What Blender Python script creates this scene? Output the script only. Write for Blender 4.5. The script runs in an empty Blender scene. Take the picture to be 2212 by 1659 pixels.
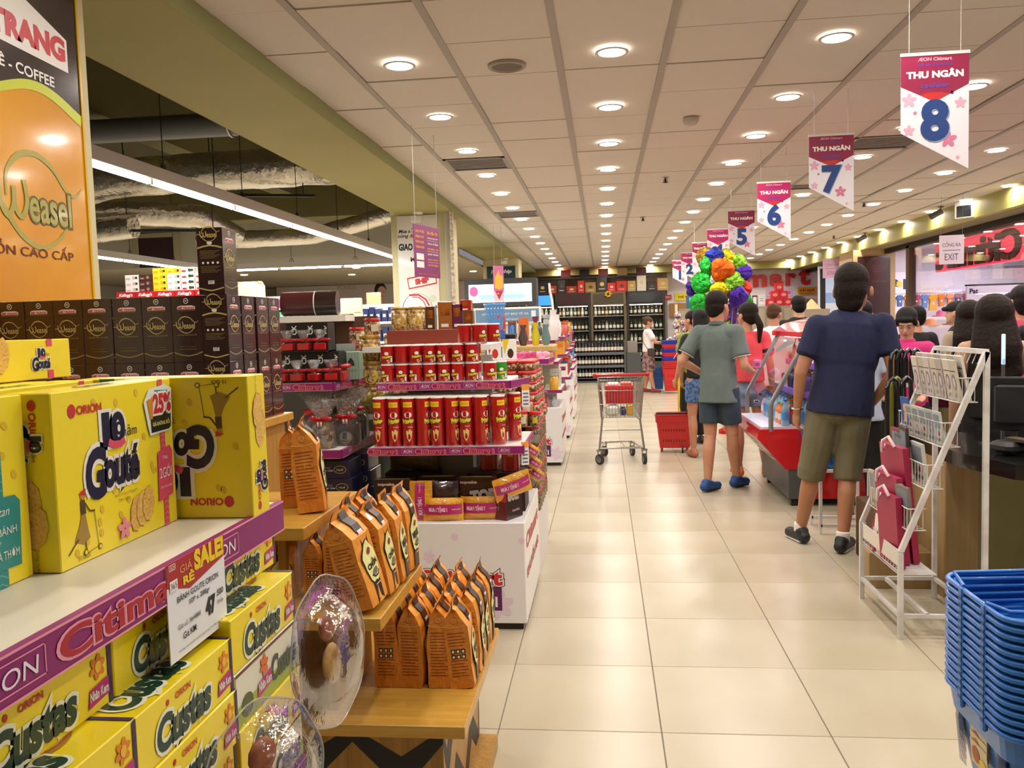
import bpy, math, random
from mathutils import Vector, Matrix, noise
R = random.Random(7)
PI = math.pi
sc = bpy.context.scene
C = sc.collection
# ---------------------------------------------------------------- camera, world, exposure
cam = bpy.data.objects.new('camera', bpy.data.cameras.new('camera'))
C.objects.link(cam)
M3 = Matrix(((0.9937879, 0.0217189, 0.1091505), (0.1073324, 0.0721906, -0.9915988), (-0.0294161, 0.9971544, 0.069411)))
cam.matrix_world = Matrix.Translation((0, 0, 1.5)) @ M3.to_4x4()
cam.data.sensor_width = 36.0
cam.data.lens = 1820 / 2212 * 36.0
cam.data.clip_start = 0.02
cam.data.clip_end = 200
sc.camera = cam
w = bpy.data.worlds.new('world'); sc.world = w; w.use_nodes = True
w.node_tree.nodes['Background'].inputs[0].default_value = (0.62, 0.60, 0.66, 1)
w.node_tree.nodes['Background'].inputs[1].default_value = 0.35
sc.view_settings.view_transform = 'Standard'
sc.view_settings.look = 'None'
sc.view_settings.exposure = 0.2
sc.view_settings.gamma = 1.0
sc.view_settings.use_curve_mapping = False
sc.cycles.max_bounces = 5
sc.cycles.diffuse_bounces = 3
sc.cycles.glossy_bounces = 3
sc.cycles.transparent_max_bounces = 10
sc.cycles.use_adaptive_sampling = True
sc.cycles.adaptive_threshold = 0.04
sc.cycles.adaptive_min_samples = 16
sc.cycles.use_light_tree = True
sc.cycles.sample_clamp_indirect = 6.0
LAMP_W = 6.6          # watts of every downlight
TUBE_W = 26.0         # watts of every fluorescent run

# ---------------------------------------------------------------- materials
MATS = {}
def lin(h):
    r = []
    for i in (0, 2, 4):
        c = int(h[i:i + 2], 16) / 255
        r.append(c / 12.92 if c <= 0.04045 else ((c + 0.055) / 1.055) ** 2.4)
    return (r[0], r[1], r[2], 1)
def mt(h, rough=0.5, metal=0.0, em=0.0, bump=None, var=None, coat=0.0, trans=0.0, spec=None, alpha=None):
    """a node material; h is the sRGB colour, bump = (scale, strength), var = (scale, hex2)"""
    k = (h, rough, metal, em, bump, var, coat, trans, spec, alpha)
    if k in MATS: return MATS[k]
    m = bpy.data.materials.new('mat_' + h + '_' + str(len(MATS))); m.use_nodes = True
    nt = m.node_tree; b = nt.nodes['Principled BSDF']
    b.inputs['Base Color'].default_value = lin(h)
    b.inputs['Roughness'].default_value = rough
    b.inputs['Metallic'].default_value = metal
    if spec is not None: b.inputs['Specular IOR Level'].default_value = spec
    if coat: b.inputs['Coat Weight'].default_value = coat; b.inputs['Coat Roughness'].default_value = 0.08
    if trans: b.inputs['Transmission Weight'].default_value = trans
    if em:
        b.inputs['Emission Color'].default_value = lin(h); b.inputs['Emission Strength'].default_value = em
    if bump or var:
        tc = nt.nodes.new('ShaderNodeTexCoord'); n = nt.nodes.new('ShaderNodeTexNoise')
        nt.links.new(tc.outputs['Object'], n.inputs['Vector'])
        n.inputs['Scale'].default_value = (bump or var)[0]; n.inputs['Detail'].default_value = 4
        if bump:
            bp = nt.nodes.new('ShaderNodeBump'); bp.inputs['Strength'].default_value = bump[1]; bp.inputs['Distance'].default_value = 0.02
            nt.links.new(n.outputs['Fac'], bp.inputs['Height']); nt.links.new(bp.outputs['Normal'], b.inputs['Normal'])
        if var:
            if bump:
                n = nt.nodes.new('ShaderNodeTexNoise'); nt.links.new(tc.outputs['Object'], n.inputs['Vector']); n.inputs['Scale'].default_value = var[0]
            cr = nt.nodes.new('ShaderNodeValToRGB'); cr.color_ramp.elements[0].position = 0.38; cr.color_ramp.elements[1].position = 0.62
            cr.color_ramp.elements[0].color = lin(h); cr.color_ramp.elements[1].color = lin(var[1])
            nt.links.new(n.outputs['Fac'], cr.inputs['Fac']); nt.links.new(cr.outputs['Color'], b.inputs['Base Color'])
    if alpha is not None:
        b.inputs['Alpha'].default_value = alpha
    MATS[k] = m
    return m
def clear(h='ffffff', gloss=0.12, rough=0.05, bump=None):
    """thin clear plastic or glass: mostly transparent, with a glossy film"""
    k = ('clear', h, gloss, rough, bump)
    if k in MATS: return MATS[k]
    m = bpy.data.materials.new('mat_clear_' + str(len(MATS))); m.use_nodes = True; nt = m.node_tree
    nt.nodes.remove(nt.nodes['Principled BSDF']); out = nt.nodes['Material Output']
    t = nt.nodes.new('ShaderNodeBsdfTransparent'); g = nt.nodes.new('ShaderNodeBsdfGlossy'); mx = nt.nodes.new('ShaderNodeMixShader'); lw = nt.nodes.new('ShaderNodeLayerWeight')
    t.inputs[0].default_value = lin(h); g.inputs['Roughness'].default_value = rough
    ma = nt.nodes.new('ShaderNodeMath'); ma.operation = 'MULTIPLY_ADD'; ma.inputs[1].default_value = 0.45; ma.inputs[2].default_value = gloss
    lw.inputs['Blend'].default_value = 0.35
    nt.links.new(lw.outputs['Fresnel'], ma.inputs[0]); nt.links.new(ma.outputs[0], mx.inputs[0])
    nt.links.new(t.outputs[0], mx.inputs[1]); nt.links.new(g.outputs[0], mx.inputs[2]); nt.links.new(mx.outputs[0], out.inputs[0])
    if bump:
        n = nt.nodes.new('ShaderNodeTexNoise'); n.inputs['Scale'].default_value = bump[0]; bp = nt.nodes.new('ShaderNodeBump')
        bp.inputs['Strength'].default_value = bump[1]; bp.inputs['Distance'].default_value = 0.02
        nt.links.new(n.outputs['Fac'], bp.inputs['Height']); nt.links.new(bp.outputs['Normal'], g.inputs['Normal']); nt.links.new(bp.outputs['Normal'], lw.inputs['Normal'])
    MATS[k] = m
    return m
def nutty(a, b, c, scale=90):
    """roasted nuts, seeds or sweets packed behind clear plastic: voronoi cells of three tints"""
    k = ('nut', a, b, c, scale)
    if k in MATS: return MATS[k]
    m = bpy.data.materials.new('mat_nuts_' + str(len(MATS))); m.use_nodes = True; nt = m.node_tree; p = nt.nodes['Principled BSDF']
    v = nt.nodes.new('ShaderNodeTexVoronoi'); v.inputs['Scale'].default_value = scale
    tc = nt.nodes.new('ShaderNodeTexCoord'); nt.links.new(tc.outputs['Object'], v.inputs['Vector'])
    cr = nt.nodes.new('ShaderNodeValToRGB'); e = cr.color_ramp.elements
    e[0].color = lin(a); e[1].color = lin(c); e[0].position = 0.1; e[1].position = 0.9; x = e.new(0.5); x.color = lin(b)
    sp = nt.nodes.new('ShaderNodeSeparateColor'); nt.links.new(v.outputs['Color'], sp.inputs[0]); nt.links.new(sp.outputs[0], cr.inputs[0])
    nt.links.new(cr.outputs[0], p.inputs['Base Color'])
    bp = nt.nodes.new('ShaderNodeBump'); bp.inputs['Strength'].default_value = 0.6; bp.inputs['Distance'].default_value = 0.01; bp.invert = True
    nt.links.new(v.outputs['Distance'], bp.inputs['Height']); nt.links.new(bp.outputs[0], p.inputs['Normal'])
    p.inputs['Roughness'].default_value = 0.3; p.inputs['Coat Weight'].default_value = 0.6; p.inputs['Coat Roughness'].default_value = 0.06
    MATS[k] = m
    return m
def wood(h, h2, scale=6, rough=0.35, axis=0):
    k = ('wood', h, h2, scale, axis)
    if k in MATS: return MATS[k]
    m = bpy.data.materials.new('mat_wood_' + str(len(MATS))); m.use_nodes = True; nt = m.node_tree; p = nt.nodes['Principled BSDF']
    tc = nt.nodes.new('ShaderNodeTexCoord'); mp = nt.nodes.new('ShaderNodeMapping'); s = [scale * 4] * 3; s[axis] = scale * 0.25; mp.inputs['Scale'].default_value = s
    n = nt.nodes.new('ShaderNodeTexNoise'); n.inputs['Scale'].default_value = 3; n.inputs['Detail'].default_value = 6; n.inputs['Distortion'].default_value = 0.6
    cr = nt.nodes.new('ShaderNodeValToRGB'); cr.color_ramp.elements[0].color = lin(h); cr.color_ramp.elements[1].color = lin(h2)
    cr.color_ramp.elements[0].position = 0.35; cr.color_ramp.elements[1].position = 0.7
    nt.links.new(tc.outputs['Object'], mp.inputs[0]); nt.links.new(mp.outputs[0], n.inputs['Vector']); nt.links.new(n.outputs['Fac'], cr.inputs[0]); nt.links.new(cr.outputs[0], p.inputs['Base Color'])
    p.inputs['Roughness'].default_value = rough
    MATS[k] = m
    return m

# ---------------------------------------------------------------- mesh builder
TXT = {}
def textgeo(s, bold, shear):
    k = (s, bold, shear)
    if k in TXT: return TXT[k]
    cu = bpy.data.curves.new('t', 'FONT'); cu.body = s; cu.size = 1; cu.resolution_u = 4; cu.offset = bold; cu.shear = shear; cu.fill_mode = 'FRONT'
    ob = bpy.data.objects.new('t', cu); me = bpy.data.meshes.new_from_object(ob)
    vs = [(v.co.x, v.co.y) for v in me.vertices]; fs = [tuple(p.vertices) for p in me.polygons]
    bpy.data.objects.remove(ob); bpy.data.curves.remove(cu); bpy.data.meshes.remove(me)
    xs = [v[0] for v in vs]; ys = [v[1] for v in vs]
    TXT[k] = (vs, fs, min(xs), max(xs), min(ys), max(ys))
    return TXT[k]
def V(*a): return Vector(a)
def flat(o, u, v):
    o, u, v = Vector(o), Vector(u).normalized(), Vector(v).normalized(); n = u.cross(v)
    return lambda x, y, e: o + u * x + v * y + n * e
def cylf(c, r, a0, z0=0.0):
    """x runs along the wall of an upright cylinder, centred on heading a0 (0 = -Y)"""
    def f(x, y, e):
        a = a0 + x / r - PI / 2
        return Vector((c[0] + (r + e) * math.cos(a), c[1] + (r + e) * math.sin(a), z0 + y))
    return f
class MB:
    def __init__(self, T=None): self.v = []; self.f = []; self.mi = []; self.mats = []; self.T = T or Matrix.Identity(4); self.sm = []
    def add(self, vs, fs, m, smooth=False):
        if m not in self.mats: self.mats.append(m)
        i = self.mats.index(m); n = len(self.v); T = self.T
        self.v += [tuple(T @ Vector(p)) for p in vs]
        self.f += [tuple(n + k for k in q) for q in fs]; self.mi += [i] * len(fs); self.sm += [smooth] * len(fs)
        return self
    def box(self, x0, x1, y0, y1, z0, z1, m, bev=0.0):
        if bev:
            b = bev; P = []
            for z, i in ((z0, b), (z0 + b, 0), (z1 - b, 0), (z1, b)):
                for (x, y, dx, dy) in ((x0, y0, 1, 1), (x1, y0, -1, 1), (x1, y1, -1, -1), (x0, y1, 1, -1)):
                    a = (x + dx * (i + b), y + dy * i, z); c = (x + dx * i, y + dy * (i + b), z)
                    P += [c, a] if (dx * dy > 0) else [a, c]
            F = []
            for k in range(3):
                for j in range(8): F.append((k * 8 + j, k * 8 + (j + 1) % 8, (k + 1) * 8 + (j + 1) % 8, (k + 1) * 8 + j))
            F += [tuple(range(7, -1, -1)), tuple(range(24, 32))]
            return self.add(P, F, m)
        P = [(x0, y0, z0), (x1, y0, z0), (x1, y1, z0), (x0, y1, z0), (x0, y0, z1), (x1, y0, z1), (x1, y1, z1), (x0, y1, z1)]
        return self.add(P, [(3, 2, 1, 0), (4, 5, 6, 7), (0, 1, 5, 4), (1, 2, 6, 5), (2, 3, 7, 6), (3, 0, 4, 7)], m)
    def cone(self, p0, p1, r0, r1, m, n=12, caps=True, smooth=True):
        p0, p1 = Vector(p0), Vector(p1); d = (p1 - p0).normalized(); a = d.orthogonal().normalized(); b = d.cross(a)
        P = []
        for p, r in ((p0, r0), (p1, r1)):
            for i in range(n): t = 2 * PI * i / n; P.append(p + (a * math.cos(t) + b * math.sin(t)) * r)
        self.add(P, [(i, (i + 1) % n, n + (i + 1) % n, n + i) for i in range(n)], m, smooth)
        if caps: self.add(P, [tuple(range(n - 1, -1, -1)), tuple(range(n, 2 * n))], m)
        return self
    def tube(self, pts, r, m, n=8, closed=False, caps=True):
        pts = [Vector(p) for p in pts]; N = len(pts); P = []
        up = None
        for i, p in enumerate(pts):
            q0 = pts[i - 1] if (i or closed) else p; q1 = pts[(i + 1) % N] if (i < N - 1 or closed) else p
            d = (q1 - q0).normalized()
            if up is None: up = d.orthogonal().normalized()
            a = (up - d * up.dot(d)).normalized(); up = a; b = d.cross(a); rr = r[i] if isinstance(r, (list, tuple)) else r
            for k in range(n): t = 2 * PI * k / n; P.append(p + (a * math.cos(t) + b * math.sin(t)) * rr)
        F = [(i * n + k, i * n + (k + 1) % n, ((i + 1) % N) * n + (k + 1) % n, ((i + 1) % N) * n + k) for i in range(N if closed else N - 1) for k in range(n)]
        self.add(P, F, m, True)
        if caps and not closed: self.add(P, [tuple(range(n - 1, -1, -1)), tuple(range((N - 1) * n, N * n))], m)
        return self
    def bar(self, p0, p1, w, m, h=None):
        """square bar between two points"""
        p0, p1 = Vector(p0), Vector(p1); d = (p1 - p0).normalized(); h = h or w
        a = Vector((0, 0, 1)) if abs(d.z) < 0.95 else Vector((0, 1, 0)); a = (a - d * a.dot(d)).normalized(); b = d.cross(a)
        P = [p + a * s * h / 2 + b * t * w / 2 for p in (p0, p1) for s, t in ((-1, -1), (1, -1), (1, 1), (-1, 1))]
        return self.add(P, [(0, 1, 2, 3), (7, 6, 5, 4), (1, 0, 4, 5), (2, 1, 5, 6), (3, 2, 6, 7), (0, 3, 7, 4)], m)
    def lathe(self, prof, m, n=20, c=(0, 0, 0), sx=1, sy=1, smooth=True, cap=True):
        P = []; K = len(prof)
        for r, z in prof:
            for i in range(n): t = 2 * PI * i / n; P.append((c[0] + r * sx * math.cos(t), c[1] + r * sy * math.sin(t), c[2] + z))
        F = [(k * n + i, k * n + (i + 1) % n, (k + 1) * n + (i + 1) % n, (k + 1) * n + i) for k in range(K - 1) for i in range(n)]
        self.add(P, F, m, smooth)
        if cap: self.add(P, [tuple(range(n - 1, -1, -1)), tuple(range((K - 1) * n, K * n))], m)
        return self
    def ellips(self, c, r, m, n=14, k=8, T=None):
        P = []; 
        for j in range(k + 1):
            a = -PI / 2 + PI * j / k
            for i in range(n):
                t = 2 * PI * i / n; p = Vector((math.cos(a) * math.cos(t) * r[0], math.cos(a) * math.sin(t) * r[1], math.sin(a) * r[2]))
                if T: p = T @ p
                P.append(p + Vector(c))
        return self.add(P, [(j * n + i, j * n + (i + 1) % n, (j + 1) * n + (i + 1) % n, (j + 1) * n + i) for j in range(k) for i in range(n)], m, True)
    # ---- flat print on a face
    def poly(self, fr, pts, m, e=0.0006): return self.add([fr(x, y, e) for x, y in pts], [tuple(range(len(pts)))], m)
    def rect(self, fr, x0, y0, x1, y1, m, e=0.0006, nx=1):
        if nx == 1: return self.poly(fr, [(x0, y0), (x1, y0), (x1, y1), (x0, y1)], m, e)
        for i in range(nx):
            a = x0 + (x1 - x0) * i / nx; b = x0 + (x1 - x0) * (i + 1) / nx
            self.poly(fr, [(a, y0), (b, y0), (b, y1), (a, y1)], m, e)
        return self
    def ell(self, fr, x, y, rx, ry, m, e=0.0006, n=16, rot=0.0):
        c, s = math.cos(rot), math.sin(rot); P = []
        for i in range(n): t = 2 * PI * i / n; a, b = rx * math.cos(t), ry * math.sin(t); P.append((x + a * c - b * s, y + a * s + b * c))
        return self.poly(fr, P, m, e)
    def frame(self, fr, x0, y0, x1, y1, w, m, e=0.0006):
        self.rect(fr, x0, y0, x1, y0 + w, m, e); self.rect(fr, x0, y1 - w, x1, y1, m, e); self.rect(fr, x0, y0, x0 + w, y1, m, e); return self.rect(fr, x1 - w, y0, x1, y1, m, e)
    def stroke(self, fr, pts, w, m, e=0.0006):
        """ribbon along a 2-D polyline; w is one width or a list"""
        L = []; Q = []; N = len(pts)
        for i, p in enumerate(pts):
            a = pts[max(0, i - 1)]; b = pts[min(N - 1, i + 1)]; dx, dy = b[0] - a[0], b[1] - a[1]; d = math.hypot(dx, dy) or 1
            ww = (w[i] if isinstance(w, (list, tuple)) else w) / 2
            L.append((p[0] - dy / d * ww, p[1] + dx / d * ww)); Q.append((p[0] + dy / d * ww, p[1] - dx / d * ww))
        P = [fr(x, y, e) for x, y in L] + [fr(x, y, e) for x, y in Q]
        return self.add(P, [(N + i, N + i + 1, i + 1, i) for i in range(N - 1)], m)
    def tx(self, fr, s, x, y, h, m, w=None, bold=0.0, shear=0.0, e=0.0009, rot=0.0, al='c', arc=0.0):
        vs, fs, x0, x1, y0, y1 = textgeo(s, bold, shear)
        if bold: x0, x1, y0, y1 = textgeo(s, 0.0, shear)[2:]
        ky = h / (y1 - y0); kx = (w / (x1 - x0)) if w else ky; c, q = math.cos(rot), math.sin(rot)
        ox = {'c': (x0 + x1) / 2, 'l': x0, 'r': x1}[al]; oy = (y0 + y1) / 2; P = []
        for a, b in vs:
            a = (a - ox) * kx; b = (b - oy) * ky + arc * a * a
            P.append(fr(x + a * c - b * q, y + a * q + b * c, e))
        return self.add(P, fs, m)
    def mesh(self, name):
        me = bpy.data.meshes.new(name); me.from_pydata(self.v, [], self.f); me.polygons.foreach_set('material_index', self.mi); me.polygons.foreach_set('use_smooth', self.sm)
        for m in self.mats: me.materials.append(m)
        me.update(); return me
    def obj(self, name, parent=None, **k): return ob(name, self.mesh(name), parent, **k)
def setp(o, label=None, cat=None, group=None, kind=None):
    if label: o['label'] = label
    if cat: o['category'] = cat
    if group: o['group'] = group
    if kind: o['kind'] = kind
    return o
def ob(name, me, parent=None, loc=None, rz=0.0, rot=None, **k):
    o = bpy.data.objects.new(name, me); C.objects.link(o)
    if parent: o.parent = parent
    if loc is not None: o.location = loc
    if rot: o.rotation_euler = rot
    elif rz: o.rotation_euler = (0, 0, rz)
    return setp(o, **k)
def thing(name, label, cat, loc=(0, 0, 0), rz=0.0, group=None): return ob(name, None, None, loc, rz, label=label, cat=cat, group=group)
KIDS = {}
def dup(o, loc, rz=0.0, rot=None, label=None, group=None, parent=None, s=None):
    c = o.copy(); C.objects.link(c); c.location = loc; c.rotation_euler = rot or (0, 0, rz)
    if parent: c.parent = parent
    if label: c['label'] = label
    if group: c['group'] = group
    if s: c.scale = s
    if o.name not in KIDS or len(KIDS[o.name]) != len(o.children): KIDS[o.name] = list(o.children)
    for ch in KIDS[o.name]:
        d = ch.copy(); C.objects.link(d); d.parent = c
        for g in ch.children: q = g.copy(); C.objects.link(q); q.parent = d
    return c
FX = lambda x0, x1, y0, y1, z0, z1: dict(f=flat((x0, y0, z0), (1, 0, 0), (0, 0, 1)), r=flat((x1, y0, z0), (0, 1, 0), (0, 0, 1)), b=flat((x1, y1, z0), (-1, 0, 0), (0, 0, 1)),
    l=flat((x0, y1, z0), (0, -1, 0), (0, 0, 1)), t=flat((x0, y0, z1), (1, 0, 0), (0, 1, 0)))
ORD = ['first', 'second', 'third', 'fourth', 'fifth', 'sixth', 'seventh', 'eighth', 'ninth', 'tenth', 'eleventh', 'twelfth', 'thirteenth', 'fourteenth', 'fifteenth', 'sixteenth', 'seventeenth', 'eighteenth', 'nineteenth', 'twentieth']
def flower(mb, fr, x, y, r, m, e=0.0007, n=5):
    for k in range(n):
        a = 2 * PI * k / n + 0.3; mb.ell(fr, x + math.cos(a) * r * 0.55, y + math.sin(a) * r * 0.55, r * 0.48, r * 0.3, m, e + k * 0.00004, 10, a)
WHITE = mt('f2efe8', 0.45); OFFW = mt('e6e0d0', 0.4); BLACK = mt('14120f', 0.45); DARK = mt('2a2725', 0.5); CHROME = mt('b8b6b0', 0.25, 1.0); GREYM = mt('77746e', 0.4)
RED = mt('c4161c', 0.35); MAG = mt('8e1f6b', 0.4); PINKL = mt('f09bb0', 0.4); REDT = mt('b3212c', 0.4); LWHITE = mt('efe9f2', 0.5)
def strip(name, parent, p0, p1, z, h, pitch=0.27, off=0.0, draw=True):
    """purple price rail along the front edge p0-p1 of a shelf, its print repeating every pitch"""
    p0, p1 = Vector((p0[0], p0[1], z)), Vector((p1[0], p1[1], z)); d = p1 - p0; L = d.length; u = d / L; n = Vector((u.y, -u.x, 0)); mb = MB()
    q = [p0, p1, p1 + n * 0.008, p0 + n * 0.008]
    mb.add([*q, *[a + Vector((0, 0, h)) for a in q]], [(0, 1, 2, 3), (7, 6, 5, 4), (0, 4, 5, 1), (1, 5, 6, 2), (2, 6, 7, 3), (3, 7, 4, 0)], MAG)
    fr = flat(p0 + n * 0.008, u, (0, 0, 1)); mb.rect(fr, 0, h * 0.94, L, h, PINKL); mb.rect(fr, 0, 0, L, h * 0.05, PINKL)
    x = off
    while draw and x < L:
        a = pitch
        if x + a * 0.24 < L and x >= 0:
            mb.frame(fr, x, h * 0.2, x + a * 0.24, h * 0.82, h * 0.03, PINKL); mb.tx(fr, 'ÆON', x + a * 0.12, h * 0.5, h * 0.36, LWHITE, w=a * 0.19, shear=0.1)
        if x + a * 0.92 < L and x + a * 0.3 > 0:
            mb.tx(fr, 'Citimart', x + a * 0.6, h * 0.5, h * 0.62, PINKL, w=a * 0.63, bold=0.06, e=0.0008); mb.tx(fr, 'Citimart', x + a * 0.6, h * 0.5, h * 0.58, REDT, w=a * 0.615, bold=0.025, e=0.0012)
        x += a
    return mb.obj(name, parent)
# ================================================================ SETTING: floor, ceiling, beams, walls
tile_m = mt('c2b79f', 0.27, coat=0.0, spec=0.6, var=(0.9, 'b9ad93'))
grout = mt('7d7465', 0.8)
fl = MB().box(-14, 16, -4, 26, -0.05, -0.004, grout).obj('floor', kind='structure')
tb = MB().box(-0.298, 0.298, -0.298, 0.298, -0.012, 0.0, tile_m, 0.0015).mesh('tile')
TX0, TY0 = -0.42 - 0.6 * 4, 0.62      # tile joints: x = -0.42 + 0.6 k
tl = []
for j in range(-4, 40):
    for i in range(-14, 28):
        tl.append((TX0 + 2.4 + 0.6 * i + 0.3, TY0 + 0.6 * j + 0.3))
seen = [p for p in tl if -0.8 < p[0] < 5.2 and 1.6 < p[1] < 17 and p[0] < 0.66 * p[1] + 0.6]
seen.sort(key=lambda p: p[1]); seen = seen[:290]; ss = set(seen)
for p in seen: ob('tile', tb, fl, (p[0], p[1], 0))
far = MB()
for p in tl:
    if p not in ss: far.box(p[0] - 0.298, p[0] + 0.298, p[1] - 0.298, p[1] + 0.298, -0.012, 0, tile_m)
far.obj('far_tiles', fl, kind='stuff')
# ceiling: 0.6 m tiles in a grid, main tees run along the aisle
ctile = mt('d8cec2', 0.85, bump=(60, 0.08)); tee = mt('aaa096', 0.6)
ce = MB().box(-1.8, 5.0, -3, 23.5, 3.02, 3.06, mt('a0958a', 0.9)).obj('ceiling', kind='structure')
cm = MB().box(-0.283, 0.283, -0.2985, 0.2985, 0.0, 0.012, ctile, 0.0015).mesh('tile')
LX = [-1.12 + 1.2 * k for k in range(6)]; LY = [1.2 + 1.205 * j for j in range(19)]
cells = [(-1.12 - 0.6 + 0.6 * i, 0.6 + 0.605 * j) for i in range(0, 12) for j in range(-2, 38)]
cells.sort(key=lambda p: p[1] if 3.0 < p[1] and p[0] < 0.75 * p[1] else 99)
far = MB()
lampset = {(round(x, 2), round(y, 2)) for x in LX for y in LY}
for k, p in enumerate(cells):
    # tile lifted a touch here and there, as in the photo
    if k < 290: ob('tile', cm, ce, (p[0], p[1], 3.0 + R.choice((0, 0, 0, 0.003, 0.006))))
    else: far.box(p[0] - 0.283, p[0] + 0.283, p[1] - 0.2965, p[1] + 0.2965, 3.0, 3.012, ctile)
far.obj('far_tiles', ce, kind='stuff')
t = MB()
for i in range(13): x = -1.12 - 0.9 + 0.6 * i; t.box(x - 0.02, x + 0.02, -1, 23.4, 2.994, 3.001, tee)
t.obj('ceiling_tee', ce)
olive = mt('a39a5e', 0.7, var=(0.6, '9c9358')); olive2 = mt('9aa06a', 0.7)
b = MB().box(-2.53, -1.8, -3, 23.3, 2.9, 4.2, olive); b.rect(flat((-1.8, -3, 2.9), (0, 1, 0), (0, 0, 1)), 0, 0, 26.3, 0.1, olive2, 0.002); b.obj('trim_1', kind='structure', label='long olive green dropped beam running beside the tiled ceiling')
# columns under the beam
cream = mt('cfc59c', 0.65)
def column(name, x0, x1, y0, y1, z1=2.9): return MB().box(x0, x1, y0, y1, 0, z1, cream).obj(name, kind='structure')
col1 = column('trim_2', -2.6, -2.02, 1.3, 3.23)
col2 = column('trim_3', -2.58, -1.88, 10.3, 11.0)
col3 = column('trim_4', -2.5, -1.75, 17.8, 18.5)
# metal trunking and a worn corner strip on the second column
MB().box(-1.9, -1.84, 10.24, 10.3, 0, 2.93, mt('b9b2a0', 0.5)).box(-1.83, -1.79, 10.2, 10.26, 0, 2.93, mt('a08a70', 0.5, var=(25, 'd8cfc0'))).obj('cable_trunking', col2)
# open service void on the left
void = mt('4a4128', 0.9)
MB().box(-12, -2.5, -3, 24, 4.2, 4.3, void).obj('trim_5', kind='structure')
MB().box(-12, -2.53, 13.4, 13.9, 3.35, 4.2, mt('6e663c', 0.8)).box(-5.2, -4.9, 5, 13.5, 3.7, 4.2, mt('6e663c', 0.8)).box(-3.2, -2.53, 10.2, 10.6, 3.3, 4.2, olive).obj('trim_6', kind='structure')
MB().box(-12.1, -12, -3, 24, 0, 4.3, mt('b9b3a4', 0.8)).obj('wall_left', kind='structure')
# rear left: lower plaster ceiling over the cosmetics department
lowc = MB().box(-12, -2.53, 15.0, 23.4, 2.75, 2.8, mt('b7aa90', 0.8)).box(-12, -2.53, 14.9, 15.0, 2.75, 4.2, mt('b4ad9a', 0.8)).obj('ceiling_1', kind='structure')
MB().box(-12, 1.75, 23.5, 23.6, 0, 3.2, mt('b8b09a', 0.8)).box(-12, 5.5, 23.0, 23.4, 2.8, 3.0, olive).obj('wall_back', kind='structure')
MB().box(1.75, 6.6, 23.4, 23.5, 0, 2.8, mt('e9dfe0', 0.7)).obj('wall_back_1', kind='structure')
MB().box(-12.1, 5.6, -3.1, -3.0, 0, 4.2, mt('a79f88', 0.9)).obj('wall_front', kind='structure')
MB().box(4.95, 5.05, -3, 23.4, 2.75, 3.02, mt('a8a056', 0.6)).box(5.05, 5.9, -3, 23.4, 2.75, 2.85, mt('7f7355', 0.8)).obj('wall_right', kind='structure', label='olive bulkhead above the glass shopfront')
# purple square board in the upper wall and a portrait advert band, rear left
MB().box(-8.48, -7.8, 14.84, 14.86, 2.76, 3.3, mt('33161d', 0.8)).box(-8.58, -8.48, 14.82, 14.9, 2.76, 3.38, mt('a39a7a', 0.7)).box(-7.8, -7.7, 14.82, 14.9, 2.76, 3.38, mt('a39a7a', 0.7)).box(-8.48, -7.8, 14.82, 14.9, 3.3, 3.38, mt('a39a7a', 0.7)).obj('window_1', kind='structure', label='purple boarded square opening in the upper wall')
# ---------------------------------------------------------------- recessed downlights
lens = mt('fff4e6', 0.4, em=26); rim = mt('d8cfc4', 0.5)
ld = bpy.data.lights.new('downlight', 'AREA'); ld.shape = 'DISK'; ld.size = 0.13; ld.energy = LAMP_W; ld.color = (1.0, 0.94, 0.88); ld.spread = 2.95
rm = MB().lathe([(0.092, 0.0), (0.092, -0.004), (0.076, -0.006), (0.074, 0.002)], rim, 24, cap=False).mesh('rim')
lm = MB().add([(0.075 * math.cos(2 * PI * i / 20), 0.075 * math.sin(2 * PI * i / 20), -0.0035) for i in range(20)], [tuple(range(19, -1, -1))], lens).mesh('lens')
COLN = ['leftmost column beside the beam', 'second column from the beam', 'third column from the beam', 'fourth column from the beam', 'fifth column from the beam', 'column nearest the olive bulkhead']
for i, x in enumerate(LX):
    c = 0
    for j, y in enumerate(LY):
        ok = {0: j >= 3, 1: j >= 3, 2: j >= 3, 3: j >= 4, 4: j >= 6, 5: j >= 8}[i]
        vis = ok
        if y > 22.95: continue
        if i < 5 or j < 6 or j >= 8 or True:
            if not vis and (i >= 3 and j > 0 and x < 0.3 * y): pass
            lab = 'glowing downlight, %s, %s from the front' % (COLN[i], ORD[c]) if vis else 'ceiling downlight above the picture frame, %s column, %s row' % (ORD[i], ORD[j])
            o = thing('ceiling_light', lab, 'ceiling light', (x, y, 2.992), 0, 'downlights of the tiled ceiling')
            ob('rim', rm, o); ob('lens', lm, o); q = bpy.data.objects.new('light', ld); C.objects.link(q); q.parent = o; q.location = (0, 0, -0.008)
            if vis: c += 1
for k, (x, y) in enumerate([(-6.0, 16.2), (-4.9, 16.6), (-3.4, 16.2), (-3.3, 17.4), (-5.6, 18.6), (-4.2, 18.2), (-2.9, 19.0), (-7.6, 17.4)]):
    o = thing('ceiling_light', 'small downlight in the low plaster ceiling at the back left, %s of eight' % ORD[k], 'ceiling light', (x, y, 2.742), 0, 'downlights over the cosmetics department')
    ob('rim', rm, o); ob('lens', lm, o); q = bpy.data.objects.new('light', ld); C.objects.link(q); q.parent = o; q.location = (0, 0, -0.008)
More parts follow.
